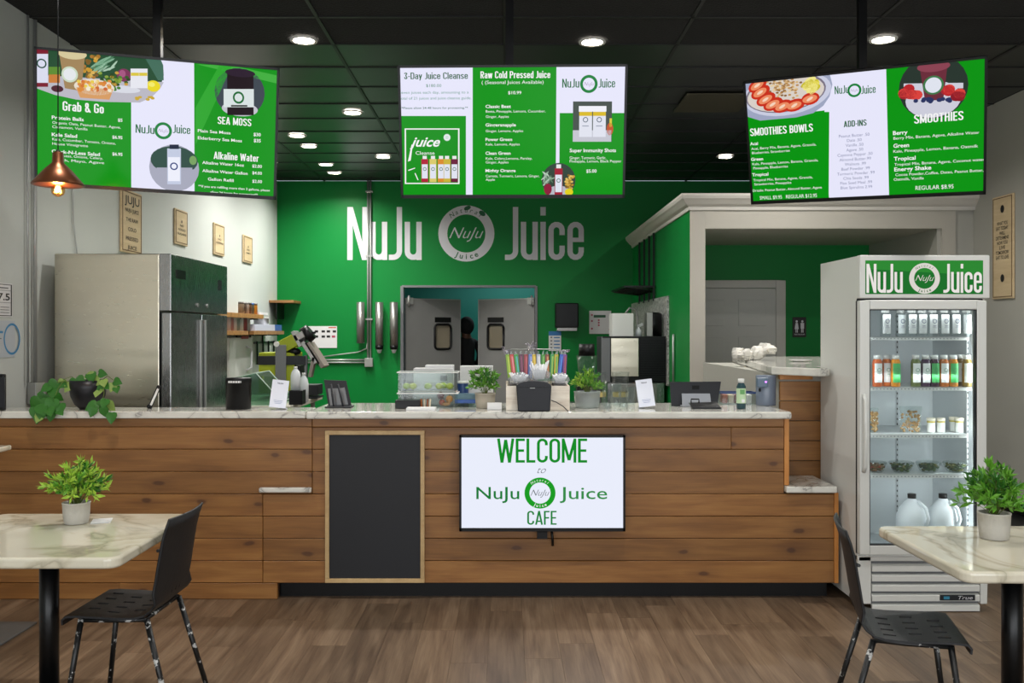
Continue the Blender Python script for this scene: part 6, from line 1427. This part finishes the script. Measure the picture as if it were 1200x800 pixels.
slabpoly([(808, 472), (840, 471), (846, 479.5), (812, 480)], 5.66, .03, M_black, (.08, .08, 0, 0)).build('body', cr_); MB().tube([V3(810, 472, 5.7), V3(810, 467.5, 5.7), V3(819, 467.5, 5.7), V3(819, 472, 5.7)], .005, M_black, 6).build('loop', cr_)
MB().box(X(812, 5.66), 5.655, TOP + .001, X(845, 5.66), 5.72, TOP + .012, M_black).build('foot', cr_)
# juice bottle on counter
gb = thing('sample_bottle', 'dark juice bottle with white cap and green label on the worktop', 'bottle', (X(868.5, 5.68), 5.68, TOP)); x_ = X(868.5, 5.68)
MB().lathe([(0, .001), (.026, .001), (.028, .006), (.028, .135), (.018, .155), (.017, .165)], (x_, 5.68, TOP), mat('dark_green_juice', '#24434a', .2), 20).build('body', gb); MB().cyl((x_, 5.68, TOP + .158), (x_, 5.68, TOP + .182), .019, None, M_white, 18).build('cap', gb)
MB().cyl((x_, 5.68, TOP + .035), (x_, 5.68, TOP + .125), .0285, None, mat('label_sage', '#b5cfa8', .5), 20, caps=False).build('label', gb)
cv = Canvas((x_, 5.68 - .0295, TOP + .03), (1, 0, 0), (0, 0, 1)); cv.rect(-.014, .06, .014, .088, mat('label_green', '#5f9a58', .5), 0, 'label_print'); cv.rect(-.004, .01, .014, .03, M_paper, 0, 'label_print'); cv.build(gb)
# grey cylinder dispenser with purple light
cd_ = thing('cup_dispenser', 'grey translucent cylinder with a purple light on the worktop end', 'dispenser', (X(897.5, 5.95), 5.95, TOP)); x_ = X(897.5, 5.95); r_ = 11.5 * 5.95 / F
MB().lathe([(0, .001), (r_ * .98, .001), (r_, .005), (r_, .188), (r_ * .96, .191), (0, .191)], (x_, 5.95, TOP), mat('smoky_plastic', '#6c7686', .25), 28).build('body', cd_)
MB().box(x_ - r_ - .01, 5.95 - r_ - .01, TOP + .12, x_ - .005, 5.95 - r_ + .03, TOP + .178, mat('slate_plastic', '#4f6478', .3)).build('sensor_head', cd_, .004); MB().ball((x_ - .02, 5.95 - r_ - .011, TOP + .152), (.006, .003, .004), mat('purple_led', '#b45cff', .5, emit=6), 10, 6).build('led', cd_)
MB().ball((x_ - .05, 5.95 - r_ + .02, TOP + .1), (.008, .006, .012), M_black, 8, 6).build('nozzle', cd_)
# basket with blue rim
bk = thing('basket', 'shallow basket of packets with a blue rim behind the juice bottle', 'basket', (X(866, 6.05), 6.05, TOP))
a, b = X(846, 6.0), X(886, 6.0); m = MB().box(a, 6.0, TOP + .001, b, 6.004, TOP + .07, M_clearp).box(a, 6.12, TOP + .001, b, 6.124, TOP + .07, M_clearp).box(a, 6.0, TOP + .001, a + .004, 6.12, TOP + .07, M_clearp).box(b - .004, 6.0, TOP + .001, b, 6.12, TOP + .07, M_clearp).box(a, 6.0, TOP + .001, b, 6.12, TOP + .004, M_clearp); m.build('tub', bk)
MB().box(a - .006, 5.99, TOP + .07, b + .006, 6.0, TOP + .08, mat('navy', '#1c3a70', .35)).box(a - .006, 6.12, TOP + .07, b + .006, 6.13, TOP + .08, mat('navy', '#1c3a70', .35)).box(a - .006, 6.0, TOP + .07, a, 6.12, TOP + .08, mat('navy', '#1c3a70', .35)).box(b, 6.0, TOP + .07, b + .006, 6.12, TOP + .08, mat('navy', '#1c3a70', .35)).build('rim', bk)
for i, (c_, w_) in enumerate((('#a85a42', 'rust'), ('#c9b89a', 'tan'), ('#7a3a30', 'maroon'), ('#8a8a5c', 'olive'), ('#d6d2c8', 'white'))):
    single('snack_packet', MB().obox((a + .027 + i * .037, 6.06, TOP + .037), (.034, .06, .055), mat('snk' + c_, c_, .5), (R(8), 0, R(5 * i))), w_ + ' snack packet standing in the blue rimmed basket', 'packet', 'snack packets in the basket', bevel=.004)

# ------------------------------------------------------------------ kitchen behind the counter
# ice machine
iy = 10.0; im = thing('ice_machine', 'ice machine with steel door and black louvred front against the side wall', 'ice machine', (X(746, iy), iy + .35, 0))
ix0, ix1, iz0, iz1 = X(706, iy), XP - .03, Z(447.5, iy), Z(394.5, iy)
MB().box(ix0, iy + .03, iz0, ix1, iy + .62, iz1, M_dgrey).build('housing', im, .005)
MB().box(X(716, iy), iy, Z(441, iy), X(748.5, iy), iy + .029, Z(396, iy), M_steel).build('front_door', im, .004)
MB().box(X(705, iy), iy + .005, iz0, X(715, iy), iy + .03, iz1, M_grey).build('side_strip', im)
for k in range(22):
    z_ = Z(397.5 + k * 1.95, iy); MB().box(X(749.5, iy), iy + .004, z_ - .012, ix1, iy + .029, z_ - .002, M_black).build('louver', im)
MB().box(ix0, iy + .01, iz0, ix1, iy + .03, Z(441.5, iy), M_black).box(ix0, iy + .002, iz1 - .012, ix1, iy + .03, iz1 + .004, M_black).build('trim_band', im)
MB().box(X(712, iy), iy + .02, .0, ix1 - .01, iy + .62, iz0 - .01, M_steel2).build('bin', im, .004); MB().box(X(716, iy), iy - .005, Z(474, iy), X(770, iy), iy + .02, Z(450, iy), M_alu).build('bin_door', im, .004)
def kb(name, x0, x1, y0p, y1p, Y, dep, m, label, cat, bev=.004, zb_=None):
    return single(name, MB().box(X(x0, Y), Y, zb_ if zb_ is not None else Z(y1p, Y), X(x1, Y), Y + dep, Z(y0p, Y), m), label, cat, bevel=bev)
zt_ = iz1 + .004
kb('storage_bin', 717.5, 742.5, 367, 394, iy + .1, .3, M_white, 'white plastic bin on top of the ice machine', 'bin', zb_=zt_)
gr = thing('coffee_grinder', 'tall black and steel machine on top of the ice machine', 'grinder', (X(767, iy), iy + .2, zt_))
MB().box(X(758, iy + .1), iy + .1, zt_, X(765, iy + .1), iy + .3, Z(366, iy + .1), M_alu).build('side_panel', gr, .004); m = MB().lathe([(0, 0), (.09, 0), (.09, .24), (.06, .26), (0, .262)], (X(766, iy + .2), iy + .2, zt_), M_black, 24); m.build('body', gr)
st_ = thing('spray_gun', 'silver hand sprayer standing by the white bin on the ice machine', 'sprayer', (X(748, iy + .2), iy + .2, zt_))
MB().lathe([(0, 0), (.035, 0), (.035, .06), (.015, .09), (.012, .1)], (X(748, iy + .2), iy + .2, zt_), M_milky, 16).build('bottle', st_); MB().obox((X(750, iy + .2), iy + .2, zt_ + .12), (.07, .02, .03), M_galv, (0, R(-25), 0)).build('trigger_head', st_)
# pre-rinse faucet in front of granite
fc = thing('faucet', 'curved steel faucet rising against the granite panel', 'faucet', (X(744, 11.2), 11.2, .95)); 
MB().tube([(X(747, 11.2), 11.2, .95), (X(747, 11.2), 11.2, 1.75), (X(745, 11.2), 11.2, 1.84), (X(738, 11.2), 11.2, 1.86), (X(732, 11.2), 11.2, 1.78)], .012, M_galv, 8).build('spout', fc); MB().cyl((X(747, 11.2), 11.2, .92), (X(747, 11.2), 11.2, .98), .03, None, M_galv).build('base', fc)
kb('sink_bench', 700, 741, 440, 480, 11.0, .6, M_steel2, 'steel sink bench behind the ice machine', 'bench', zb_=0)
# granite on the side wall
single('granite_panel', MB().box(XP - .022, 9.95, 1.0, XP - .002, 12.78, 1.955, granite()), 'speckled grey granite splash panel on the green side wall', 'panel')
# hanging black shelf with four rods
sh = thing('wall_shelf', 'black metal shelf with long vertical rods on the green side wall', 'shelf', (1.5, 11.4, 2.09))
MB().box(1.37, 10.8, 2.085, XP - .012, 12.1, 2.105, M_blackm).build('shelf_board', sh)
for k in range(8): MB().tube([(1.39, 10.86 + k * .17, 2.08), (XP - .02, 10.86 + k * .17, 2.04)], .006, M_blackm, 6).build('brace', sh)
for yy in (10.85, 11.2, 11.6, 12.0): MB().box(XP - .035, yy - .012, 1.93, XP - .012, yy + .012, 2.715, M_blackm).build('rod', sh)
# white box with controls, poster, towel dispenser
cbp = thing('instruction_panel', 'white instruction sheet with green heading on the green wall', 'poster', (X(703, YB), YB, Z(391, YB)))
MB().box(X(690.5, YB), YB - .02, Z(391, YB), X(716, YB), YB - .002, Z(364, YB), M_paper).build('sheet', cbp)
cv = Canvas((X(690.5, YB), YB - .02, Z(391, YB)), (1, 0, 0), (0, 0, 1)); k_ = YB / F
cv.rect(5 * k_, 19 * k_, 19 * k_, 22 * k_, mat('dk_green', '#1d5a38', .5), 1); 
for q in ((2, 21), (2, 14), (2, 5), (23, 21), (23, 4), (10, 15), (10, 12), (10, 9)): cv.rect(q[0] * k_, q[1] * k_, (q[0] + 2) * k_, (q[1] + 2) * k_, mat('red_mark', '#a8485c', .5), 1)
cv.build(cbp)
td = thing('towel_dispenser', 'black paper towel dispenser on the green wall right of the doors', 'dispenser', (X(663.5, YB), YB - .1, Z(387, YB)))
MB().box(X(650, YB), YB - .22, Z(384, YB), X(676.5, YB), YB - .002, Z(355.5, YB), M_black).build('housing', td, .015, 3); MB().box(X(652, YB), YB - .18, Z(387.5, YB), X(675, YB), YB - .01, Z(384, YB), M_alu).build('outlet', td)
np_ = thing('notice', 'small white and blue notice on the green wall under the towel dispenser', 'poster', (X(650, YB), YB, Z(408, YB)))
MB().box(X(643, YB), YB - .008, Z(411, YB), X(657.5, YB), YB - .002, Z(388, YB), M_paper).build('sheet', np_); cv = Canvas((X(643, YB), YB - .008, Z(411, YB)), (1, 0, 0), (0, 0, 1)); cv.rect(0, 18 * k_, 14.5 * k_, 23 * k_, mat('pst_blue', '#2f74b0', .5), 1)
for q in range(4): cv.rect(2 * k_, (3 + q * 4) * k_, 4 * k_, (4.6 + q * 4) * k_, M_grey, 1); cv.rect(6 * k_, (3 + q * 4) * k_, 13 * k_, (4.2 + q * 4) * k_, mat('pst_blue', '#2f74b0', .5), 1)
cv.build(np_)
# white pipe beside the ice machine
cj = conduit('conduit', [(XP - .02, 9.6, 1.0), (XP - .02, 9.6, 1.55)], .012, 'short white pipe on the side wall right of the ice machine')
# wall calendar
ca = thing('wall_notice', 'white sheet of large black time figures on the green wall at left', 'poster', (X(379, YB), YB, Z(407, YB)))
MB().box(X(361, YB), YB - .008, Z(407.5, YB), X(395, YB), YB - .002, Z(382, YB), M_paper).build('sheet', ca); cv = Canvas((X(361, YB), YB - .008, Z(407.5, YB)), (1, 0, 0), (0, 0, 1))
for i, (u_, v_) in enumerate(((8, 18), (16, 18), (22, 18), (29, 18), (8, 12), (16, 12), (22, 12), (28, 12))): cv.rect((u_) * k_, v_ * k_, (u_ + 4) * k_, (v_ + 2.6) * k_, mat('red_mark', '#a8485c', .5) if i == 7 else M_ink, 1)
cv.rect(24 * k_, 23.2 * k_, 33 * k_, 24.4 * k_, mat('org_mark', '#c9562c', .5), 1); cv.build(ca)
# tubular cup dispensers
for i, (px_, bot) in enumerate(((422.5, 406), (444.5, 409), (461.5, 409))):
    x_ = X(px_, YB - .1); r_ = 4.6 * YB / F; z1 = Z(354, YB - .1); z0 = Z(bot - 4, YB - .1)
    t = thing('tube_dispenser', ['steel cup tube left of the vertical conduit on the green wall', 'steel cup tube just right of the vertical conduit', 'steel cup tube nearest the kitchen doorway'][i], 'dispenser', (x_, YB - .1, z0), 'steel cup tubes on the green wall')
    MB().cyl((x_, YB - .1, z0), (x_, YB - .1, z1), r_, None, M_alu, 20).build('tube', t); MB().box(x_ - .02, YB - .06, z0 + .1, x_ + .02, YB - .002, z0 + .16, M_galv).box(x_ - .02, YB - .06, z1 - .16, x_ + .02, YB - .002, z1 - .1, M_galv).build('bracket', t)
    if i: MB().cyl((x_, YB - .1, z0 - .05), (x_, YB - .1, z0 + .001), r_ * .9, r_ * 1.08, M_black, 18).build('collar', t); MB().lathe([(.02, -.1), (.04, -.045)], (x_, YB - .1, z0), M_milky, 14).build('paper_cups', t)
# conduit down the green wall
t = thing('conduit', 'twin steel conduit running down the green wall through the lettering', 'conduit', (X(433, YB), YB, Z(424, YB)))
MB().tube([(X(431.5, YB), YB - .03, Z(424, YB)), (X(431.5, YB), YB - .03, ZC)], .013, M_galv, 10).tube([(X(434.5, YB), YB - .03, Z(424, YB)), (X(434.5, YB), YB - .03, ZC)], .013, M_galv, 10).build('riser_pipe', t)
MB().box(X(428, YB), YB - .07, Z(429.5, YB), X(437.5, YB), YB - .002, Z(419.5, YB), M_galv).build('junction_box', t, .004)
MB().tube([(X(429, YB), YB - .03, Z(421.5, YB)), (X(360, YB), YB - .03, Z(421.5, YB))], .012, M_galv, 8).tube([(X(429, YB), YB - .03, Z(424.5, YB)), (X(360, YB), YB - .03, Z(424.5, YB))], .012, M_galv, 8).build('branch_pipe', t)
MB().tube([(X(431, YB), YB - .03, Z(402, YB)), (X(430, YB), YB - .03, Z(408, YB)), (X(420, YB), YB - .03, Z(412.5, YB)), (X(400, YB), YB - .03, Z(415, YB)), (X(370, YB), YB - .03, Z(419, YB))], .009, M_galv, 6).build('flexible_pipe', t)
for py2 in (225, 300, 374): MB().box(X(429, YB), YB - .046, Z(py2 + 1, YB), X(437, YB), YB - .002, Z(py2 - 1, YB), M_galv).build('strap', t)

# left wall shelves with jars
def wallshelf(x0p, x1p, pyt, th, lab, dep=.25, m=None):
    xf = XL + dep; ya = F * -xf / (CX - x0p) if True else 0; yb2 = F * -xf / (CX - x1p); z_ = Z(pyt, ya)
    t = thing('wall_shelf', lab, 'shelf', (XL + dep / 2, (ya + yb2) / 2, z_), 'wooden shelves on the left wall')
    MB().box(XL + .002, ya, z_ - th, xf, yb2, z_, m or M_shelf).build('shelf_board', t, .003)
    for yy in (ya + .15, (ya + yb2) / 2, yb2 - .15): MB().box(XL + .002, yy - .01, z_ - th - .09, XL + .02, yy + .01, z_ - th, M_blackm).box(XL + .002, yy - .01, z_ - th - .012, xf - .03, yy + .01, z_ - th, M_blackm).build('bracket', t)
    return z_, ya, yb2, xf
zA, a0, a1, xf = wallshelf(258, 309, 365, .05, 'long upper wooden shelf holding spice jars on the left wall')
zB, b0, b1, _ = wallshelf(258, 291, 387.5, .045, 'lower pale wooden shelf holding canisters on the left wall')
zC2, c0, c1, _ = wallshelf(297.5, 333, 387.5, .045, 'dark lower wooden shelf holding long boxes near the corner')
td_y = 12.35; zD = Z(351.5, td_y); t = thing('wall_shelf', 'short wooden shelf high in the corner of the green wall', 'shelf', (X(330, td_y), td_y, zD), 'wooden shelves on the left wall')
MB().box(XL + .002, td_y, zD - .035, X(344, td_y), YB - .002, zD, M_shelf).build('shelf_board', t, .003); MB().box(X(322, td_y), td_y + .05, zD - .25, X(323.5, td_y), YB - .002, zD - .035, M_blackm).build('bracket', t)
def spice(px_, z_, h, r, cb_, cl_, lab, grp, nm='spice_jar'):
    yy = F * (-(xf - .07)) / (CX - px_); x_ = xf - .07
    t = thing(nm, lab, 'jar', (x_, yy, z_), grp)
    MB().lathe([(0, .001), (r, .001), (r, h * .82)], (x_, yy, z_), mat('sp' + cb_, cb_, .3), 14).build('body', t); MB().cyl((x_, yy, z_ + h * .8), (x_, yy, z_ + h), r * .95, None, mat('sl' + cl_, cl_, .4), 14).build('lid', t)
for i, (px_, cb_, cl_, w_) in enumerate(((282.5, '#8a7a66', '#55504a', 'taupe'), (285.5, '#5c4c44', '#6d6a66', 'dark brown'), (288.5, '#a8968a', '#5a5450', 'pale grey'), (291.5, '#6b4a34', '#3a3430', 'cocoa brown'), (294.5, '#5a5648', '#2f5c9c', 'olive with a blue lid'), (298.5, '#b97a20', '#4a3a2c', 'amber'))):
    spice(px_, zA, .13, .033, cb_, cl_, w_ + ' spice jar on the upper wooden shelf', 'spice jars on the upper shelf')
for i, (px_, cb_, cl_, w_) in enumerate(((266.5, '#a89a98', '#c9c2be', 'pale pink'), (270, '#8a5f5c', '#9c8c88', 'dusty red'), (273.5, '#b8aea8', '#d6d2cc', 'light grey'), (277.5, '#6d7a74', '#b9bdb8', 'grey-green'), (281.5, '#a8b0aa', '#dcdcd8', 'tall white-lidded'), (286, '#7a3c3c', '#4c4a48', 'maroon'), (289.5, '#9a9a92', '#c4c0b8', 'silver'))):
    spice(px_, zB, .16, .036, cb_, cl_, w_ + ' canister on the lower pale shelf', 'canisters on the lower shelf', 'canister')
yy = F * -(xf - .08) / (CX - 308); t = thing('tub', 'round white tub on the dark lower shelf, above the long box', 'tub', (xf - .1, yy, zC2 + .075)); MB().lathe([(0, 0), (.085, 0), (.09, .075), (.093, .075), (.093, .085), (0, .087)], (xf - .1, yy, zC2 + .077), M_white, 24).build('body', t)
y0_ = F * -xf / (CX - 299.5); y1_ = F * -xf / (CX - 331)
bx = thing('long_box', 'long white carton with a blue end lying on the dark lower shelf', 'box', (xf - .08, (y0_ + y1_) / 2, zC2)); MB().box(xf - .2, y0_, zC2 + .001, xf - .01, y1_ - .35, zC2 + .076, mat('carton_lilac', '#bfc2d2', .5)).build('body', bx, .002); MB().box(xf - .2, y1_ - .349, zC2 + .001, xf - .008, y1_, zC2 + .077, M_blue).build('blue_end', bx, .002)
single('flat_tray', MB().box(xf - .2, F * -xf / (CX - 306), zA + .001, xf - .02, F * -xf / (CX - 316), zA + .03, M_paper), 'flat white tray at the right end of the upper wooden shelf', 'tray')
# hooks under dark shelf
hk = thing('hook_rail', 'row of dark hooks hanging under the dark lower shelf', 'hook rail', (XL + .03, (c0 + c1) / 2, zC2 - .05)); MB().box(XL + .002, 11.6, zC2 - .16, XL + .012, 12.65, zC2 - .135, M_blackm).build('rail', hk)
for k in range(4): yy = 11.7 + k * .28; MB().box(XL + .012, yy - .012, zC2 - .42, XL + .03, yy + .012, zC2 - .13, M_blackm).build('hook', hk)
# white panel with red label on the left wall below the shelves
wp = thing('glove_rack', 'white wall rack with a red label hanging under the canister shelf', 'rack', (XL + .05, 10.2, 1.1)); ya = F * -XL / (CX - 262); yb2 = F * -XL / (CX - 290)
MB().box(XL + .002, ya, 1.0, XL + .06, yb2, Z(395, 10.9), M_white).build('panel', wp, .01); MB().box(XL + .06, ya + (yb2 - ya) * .5, Z(397, 10.8), XL + .065, ya + (yb2 - ya) * .8, Z(392, 10.8), mat('red_label', '#b8283c', .5)).build('red_label', wp)
MB().tube([(XL + .065, ya + (yb2 - ya) * .72, 1.40), (XL + .1, ya + (yb2 - ya) * .8, 1.38), (XL + .1, ya + (yb2 - ya) * .8, 1.15), (XL + .065, ya + (yb2 - ya) * .72, 1.12)], .014, M_milky, 8).build('handle', wp)

# work table with juicer
wt = thing('work_table', 'kitchen work table with a white top behind the left counter', 'table', (-2.4, 8.5, 0))
MB().box(XL + .02, 7.85, .91, -1.80, 9.25, .95, mat('white_board', '#c9c6b8', .5)).build('tabletop', wt, .004)
for xx in (XL + .1, -1.88):
    for yy in (7.93, 9.17): MB().cyl((xx, yy, 0), (xx, yy, .91), .022, None, M_galv).build('leg', wt)
MB().box(XL + .06, 7.9, .3, -1.84, 9.2, .32, M_steel2).build('under_shelf', wt)
# acrylic guard leaning box
ac = thing('acrylic_guard', 'clear green-tinted acrylic guard box behind the canister', 'guard', (X(300, 7.9), 7.95, .95)); y_ = 7.95
zc0 = .951
poly = [(X(268, y_), zc0), (X(326, y_), zc0), (X(330, y_), Z(470, y_)), (X(300, y_), Z(437, y_)), (X(268, y_), Z(444, y_))]
for yy in (y_, y_ + .45): MB().prism(poly, 'y', yy, yy + .006, M_acryl).build('end_sheet', ac)
slope = MB(); a_, b_ = (X(300, y_), Z(437, y_)), (X(330, y_), Z(470, y_)); slope.add([(a_[0], y_, a_[1]), (b_[0], y_, b_[1]), (b_[0], y_ + .45, b_[1]), (a_[0], y_ + .45, a_[1])], [(0, 1, 2, 3)], M_acryl); slope.build('sloped_sheet', ac)
ed = MB(); q = [(X(268, y_), y_, Z(444, y_)), (a_[0], y_, a_[1]), (b_[0], y_, b_[1])]; ed.tube(q, .005, mat('pale_edge', '#b6cbbd', .3), 6).tube([(p[0], y_ + .45, p[2]) for p in q], .005, mat('pale_edge', '#b6cbbd', .3), 6).tube([q[1], (q[1][0], y_ + .45, q[1][2])], .005, mat('pale_edge', '#b6cbbd', .3), 6).tube([q[2], (q[2][0], y_ + .45, q[2][2])], .005, mat('pale_edge', '#b6cbbd', .3), 6); ed.build('edge', ac)
# juicer press
jy = 8.75; jp = thing('juice_press', 'lime green and grey juice press with a tilted hopper on the work table', 'juicer', (X(335, jy), jy, .95)); S = jy / F
def JB(nm, x0, x1, y0p, y1p, m, y0=jy, dep=.2, bev=.004): return MB().box(X(x0, y0), y0, Z(y1p, y0), X(x1, y0), y0 + dep, Z(y0p, y0), m).build(nm, jp, bev)
def JO(nm, cx_, cy_, w_, h_, ang, m, y0=jy, dep=.18, bev=.004): return MB().obox((X(cx_, y0), y0 + dep / 2, Z(cy_, y0)), (w_ * S, dep, h_ * S), m, (0, R(ang), 0)).build(nm, jp, bev)
JB('body', 303, 345, 413, 461, M_lime, dep=.35, bev=.01); JB('side_frame', 302, 358, 417, 427.5, M_dgrey, jy - .02, .02); JB('post', 322.5, 335, 404, 461, M_grey, jy - .03, .02)
JO('drive_housing', 337, 402.5, 19, 15, -28, M_lime, dep=.2, bev=.008); JO('face_plate', 347, 397, 4, 20, -28, M_galv, dep=.2); JO('feed_neck', 350, 394, 12, 8, -28, M_alu, dep=.12)
MB().cyl((X(348, jy), jy + .1, Z(397, jy)), (X(357, jy), jy + .1, Z(392, jy)), .05, None, M_alu, 20).build('feed_tube', jp); MB().cyl((X(355, jy), jy + .1, Z(393.5, jy)), (X(362, jy), jy + .1, Z(388, jy)), .085, .075, M_black, 24).build('hopper', jp)
MB().cyl((X(325, jy), jy - .04, Z(403, jy)), (X(325, jy), jy - .025, Z(403, jy)), .025, None, M_white, 18).build('pivot', jp)
MB().obox((X(364, jy), jy + .1, Z(390, jy)), (.05, .03, .02), M_black, (0, R(-10), 0)).build('knob', jp)
MB().ball((X(344, jy), jy + .05, Z(412, jy)), (.06, .06, .035), M_black, 14, 8).build('motor_boot', jp)
JO('press_plate', 362, 413, 5, 30, -33, M_alu, dep=.25); JO('press_plate', 369, 416, 5, 34, -33, mat('press_grey', '#8a8078', .45), dep=.25); JO('press_frame', 366, 414, 3, 30, -33, M_black, dep=.27)
JO('drip_arm', 365, 430, 4, 24, 12, mat('press_grey', '#8a8078', .45), dep=.1); JB('catch_tray', 344, 372, 451, 463, M_dgrey, jy, .25); JB('control_box', 334, 352, 428, 443, M_black, jy + .02, .2)
MB().obox((X(363, jy), jy + .1, .96), (.16, .3, .016), M_dgrey).build('foot_plate', jp); JO('arm_link', 358, 436, 3, 40, 0, M_grey, dep=.05)
# jugs and small items
zt2 = .95; bxk = single('black_block', MB().box(X(338.5, 8.0), 8.0, zt2 + .001, X(354, 8.0), 8.15, Z(457.5, 8.0), M_black), 'small black block under the plastic jug on the work table', 'block', bevel=.003)
def hjug(px_, Y, z_, h, r, lab):
    t = thing('plastic_jug', lab, 'jug', (X(px_, Y), Y, z_), 'half gallon jugs on the work table'); x_ = X(px_, Y)
    MB().lathe([(0, .001), (r, .001), (r, h * .62), (r * .8, h * .78), (r * .36, h * .9), (r * .34, h * .93)], (x_, Y, z_), M_milky, 18).build('body', t); MB().cyl((x_, Y, z_ + h * .92), (x_, Y, z_ + h), r * .38, None, M_white, 14).build('cap', t)
hjug(346.5, 8.07, Z(457.5, 8.0) + .001, .2, .043, 'milky plastic jug standing on the small black block'); hjug(356, 8.3, zt2, .26, .042, 'milky plastic jug just behind, beside the juice press')
single('mat', MB().box(XR - .5, 7.4, .001, XR - .03, 8.1, .012, M_black), 'black floor mat near the right wall behind the right table', 'mat')

# ------------------------------------------------------------------ person in the back kitchen
def person(x_, y_, rz):
    t = thing('person', 'person in black top and dark cap standing beyond the kitchen doors', 'person', (0, 0, 0))
    V = [(0, 0, .95, .125), (0, 0, 1.1, .12), (0, -.01, 1.28, .14), (0, 0, 1.42, .10), (0, .0, 1.5, .055), (0, .015, 1.57, .07), (0, .02, 1.66, .098), (0, .01, 1.73, .06),
         (.17, 0, 1.41, .06), (.23, .0, 1.27, .05), (.24, .07, 1.12, .042), (.2, .25, 1.1, .034), (.19, .32, 1.1, .03),
         (-.17, 0, 1.41, .06), (-.23, .0, 1.27, .05), (-.24, .07, 1.12, .042), (-.2, .25, 1.12, .034), (-.19, .32, 1.12, .03),
         (.1, 0, .85, .095), (.11, .01, .5, .065), (.11, 0, .1, .045), (.11, .12, .04, .035),
         (-.1, 0, .85, .095), (-.11, .01, .5, .065), (-.11, 0, .1, .045), (-.11, .12, .04, .035), (0, .118, 1.645, .018), (.1, .02, 1.645, .016), (-.1, .02, 1.645, .016)]
    E_ = [(0, 1), (1, 2), (2, 3), (3, 4), (4, 5), (5, 6), (6, 7), (3, 8), (8, 9), (9, 10), (10, 11), (11, 12), (3, 13), (13, 14), (14, 15), (15, 16), (16, 17), (0, 18), (18, 19), (19, 20), (20, 21), (0, 22), (22, 23), (23, 24), (24, 25), (6, 26), (6, 27), (6, 28)]
    for sx_, base in ((1, 12), (-1, 17)):
        bx_, by_, bz_, _ = V[base]
        for k, (dx, L_) in enumerate(((-.03, .07), (-.01, .08), (.012, .075), (.032, .06))):
            i0 = len(V); V.append((bx_ + dx, by_ + .03, bz_, .0105)); V.append((bx_ + dx * 1.1, by_ + .03 + L_ * .55, bz_ - .008, .0095)); V.append((bx_ + dx * 1.1, by_ + .03 + L_, bz_ - .028, .0085)); E_ += [(base, i0), (i0, i0 + 1), (i0 + 1, i0 + 2)]
        i0 = len(V); V.append((bx_ - sx_ * .035, by_ + .0, bz_ + .01, .012)); V.append((bx_ - sx_ * .055, by_ + .035, bz_ + .01, .01)); E_ += [(base, i0), (i0, i0 + 1)]
    me = bpy.data.meshes.new('body'); me.from_pydata([v[:3] for v in V], E_, []); o = bpy.data.objects.new('body', me); COL.objects.link(o)
    o.modifiers.new('skin', 'SKIN'); 
    if not me.skin_vertices: me.attributes
    sv = me.skin_vertices[0].data if me.skin_vertices else None
    if sv is None:
        bm = bmesh.new(); bm.from_mesh(me); bm.verts.layers.skin.verify(); bm.to_mesh(me); bm.free(); sv = me.skin_vertices[0].data
    for i, v in enumerate(V): sv[i].radius = (v[3], v[3] * (.8 if i in (0, 1, 2) else 1)); sv[i].use_root = (i == 0)
    o.modifiers.new('sub', 'SUBSURF').levels = 2
    dg = bpy.context.evaluated_depsgraph_get(); m2 = bpy.data.meshes.new_from_object(o.evaluated_get(dg)); bpy.data.objects.remove(o)
    b = bpy.data.objects.new('body', m2); COL.objects.link(b); b.parent = t
    mats = [mat('black_shirt', '#0b0b0d', .8), mat('skin', '#5a3826', .5), mat('dark_trousers', '#14161c', .8), mat('black_shoes', '#0a0a0a', .5)]
    m2.materials.clear(); [m2.materials.append(q) for q in mats]
    for p in m2.polygons:
        c = p.center; p.use_smooth = True
        p.material_index = 3 if c.z < .09 else 2 if c.z < .93 else 1 if (c.z > 1.49 or (c.y > .12 and c.z < 1.3)) else 0
    MB().ball((0, -.012, 1.665), (.112, .118, .135), mat('black_cap', '#08080a', .85), 18, 12).box(-.06, .09, 1.69, .06, .19, 1.70, mat('black_cap', '#08080a', .85)).build('cap', t, .004)
    m = MB(); 
    for s_ in (-1, 1): m.ball((s_ * .032, .108, 1.668), (.012, .008, .008), M_white, 8, 6).ball((s_ * .032, .115, 1.668), (.006, .004, .006), M_black, 8, 6)
    m.build('eyes', t); MB().ball((0, .108, 1.602), (.026, .008, .007), mat('lips', '#6a3230', .5), 10, 6).build('mouth', t)
    sl = MB()
    for k in range(3): sl.cyl((.222 - k * .006, .16 + k * .025, 1.112), (.221 - k * .006, .17 + k * .025, 1.112), .046, None, M_wprint, 14, False)
    sl.build('sleeve_stripes', t)
    t.location = (x_, y_, 0); t.rotation_euler.z = rz
person(-.57, 13.75, R(30))
single('floor_cabinet', MB().box(-2.1, 14.9, 0, 1.2, 15.5, .9, M_steel2), 'low steel bench in the back kitchen behind the person', 'bench')
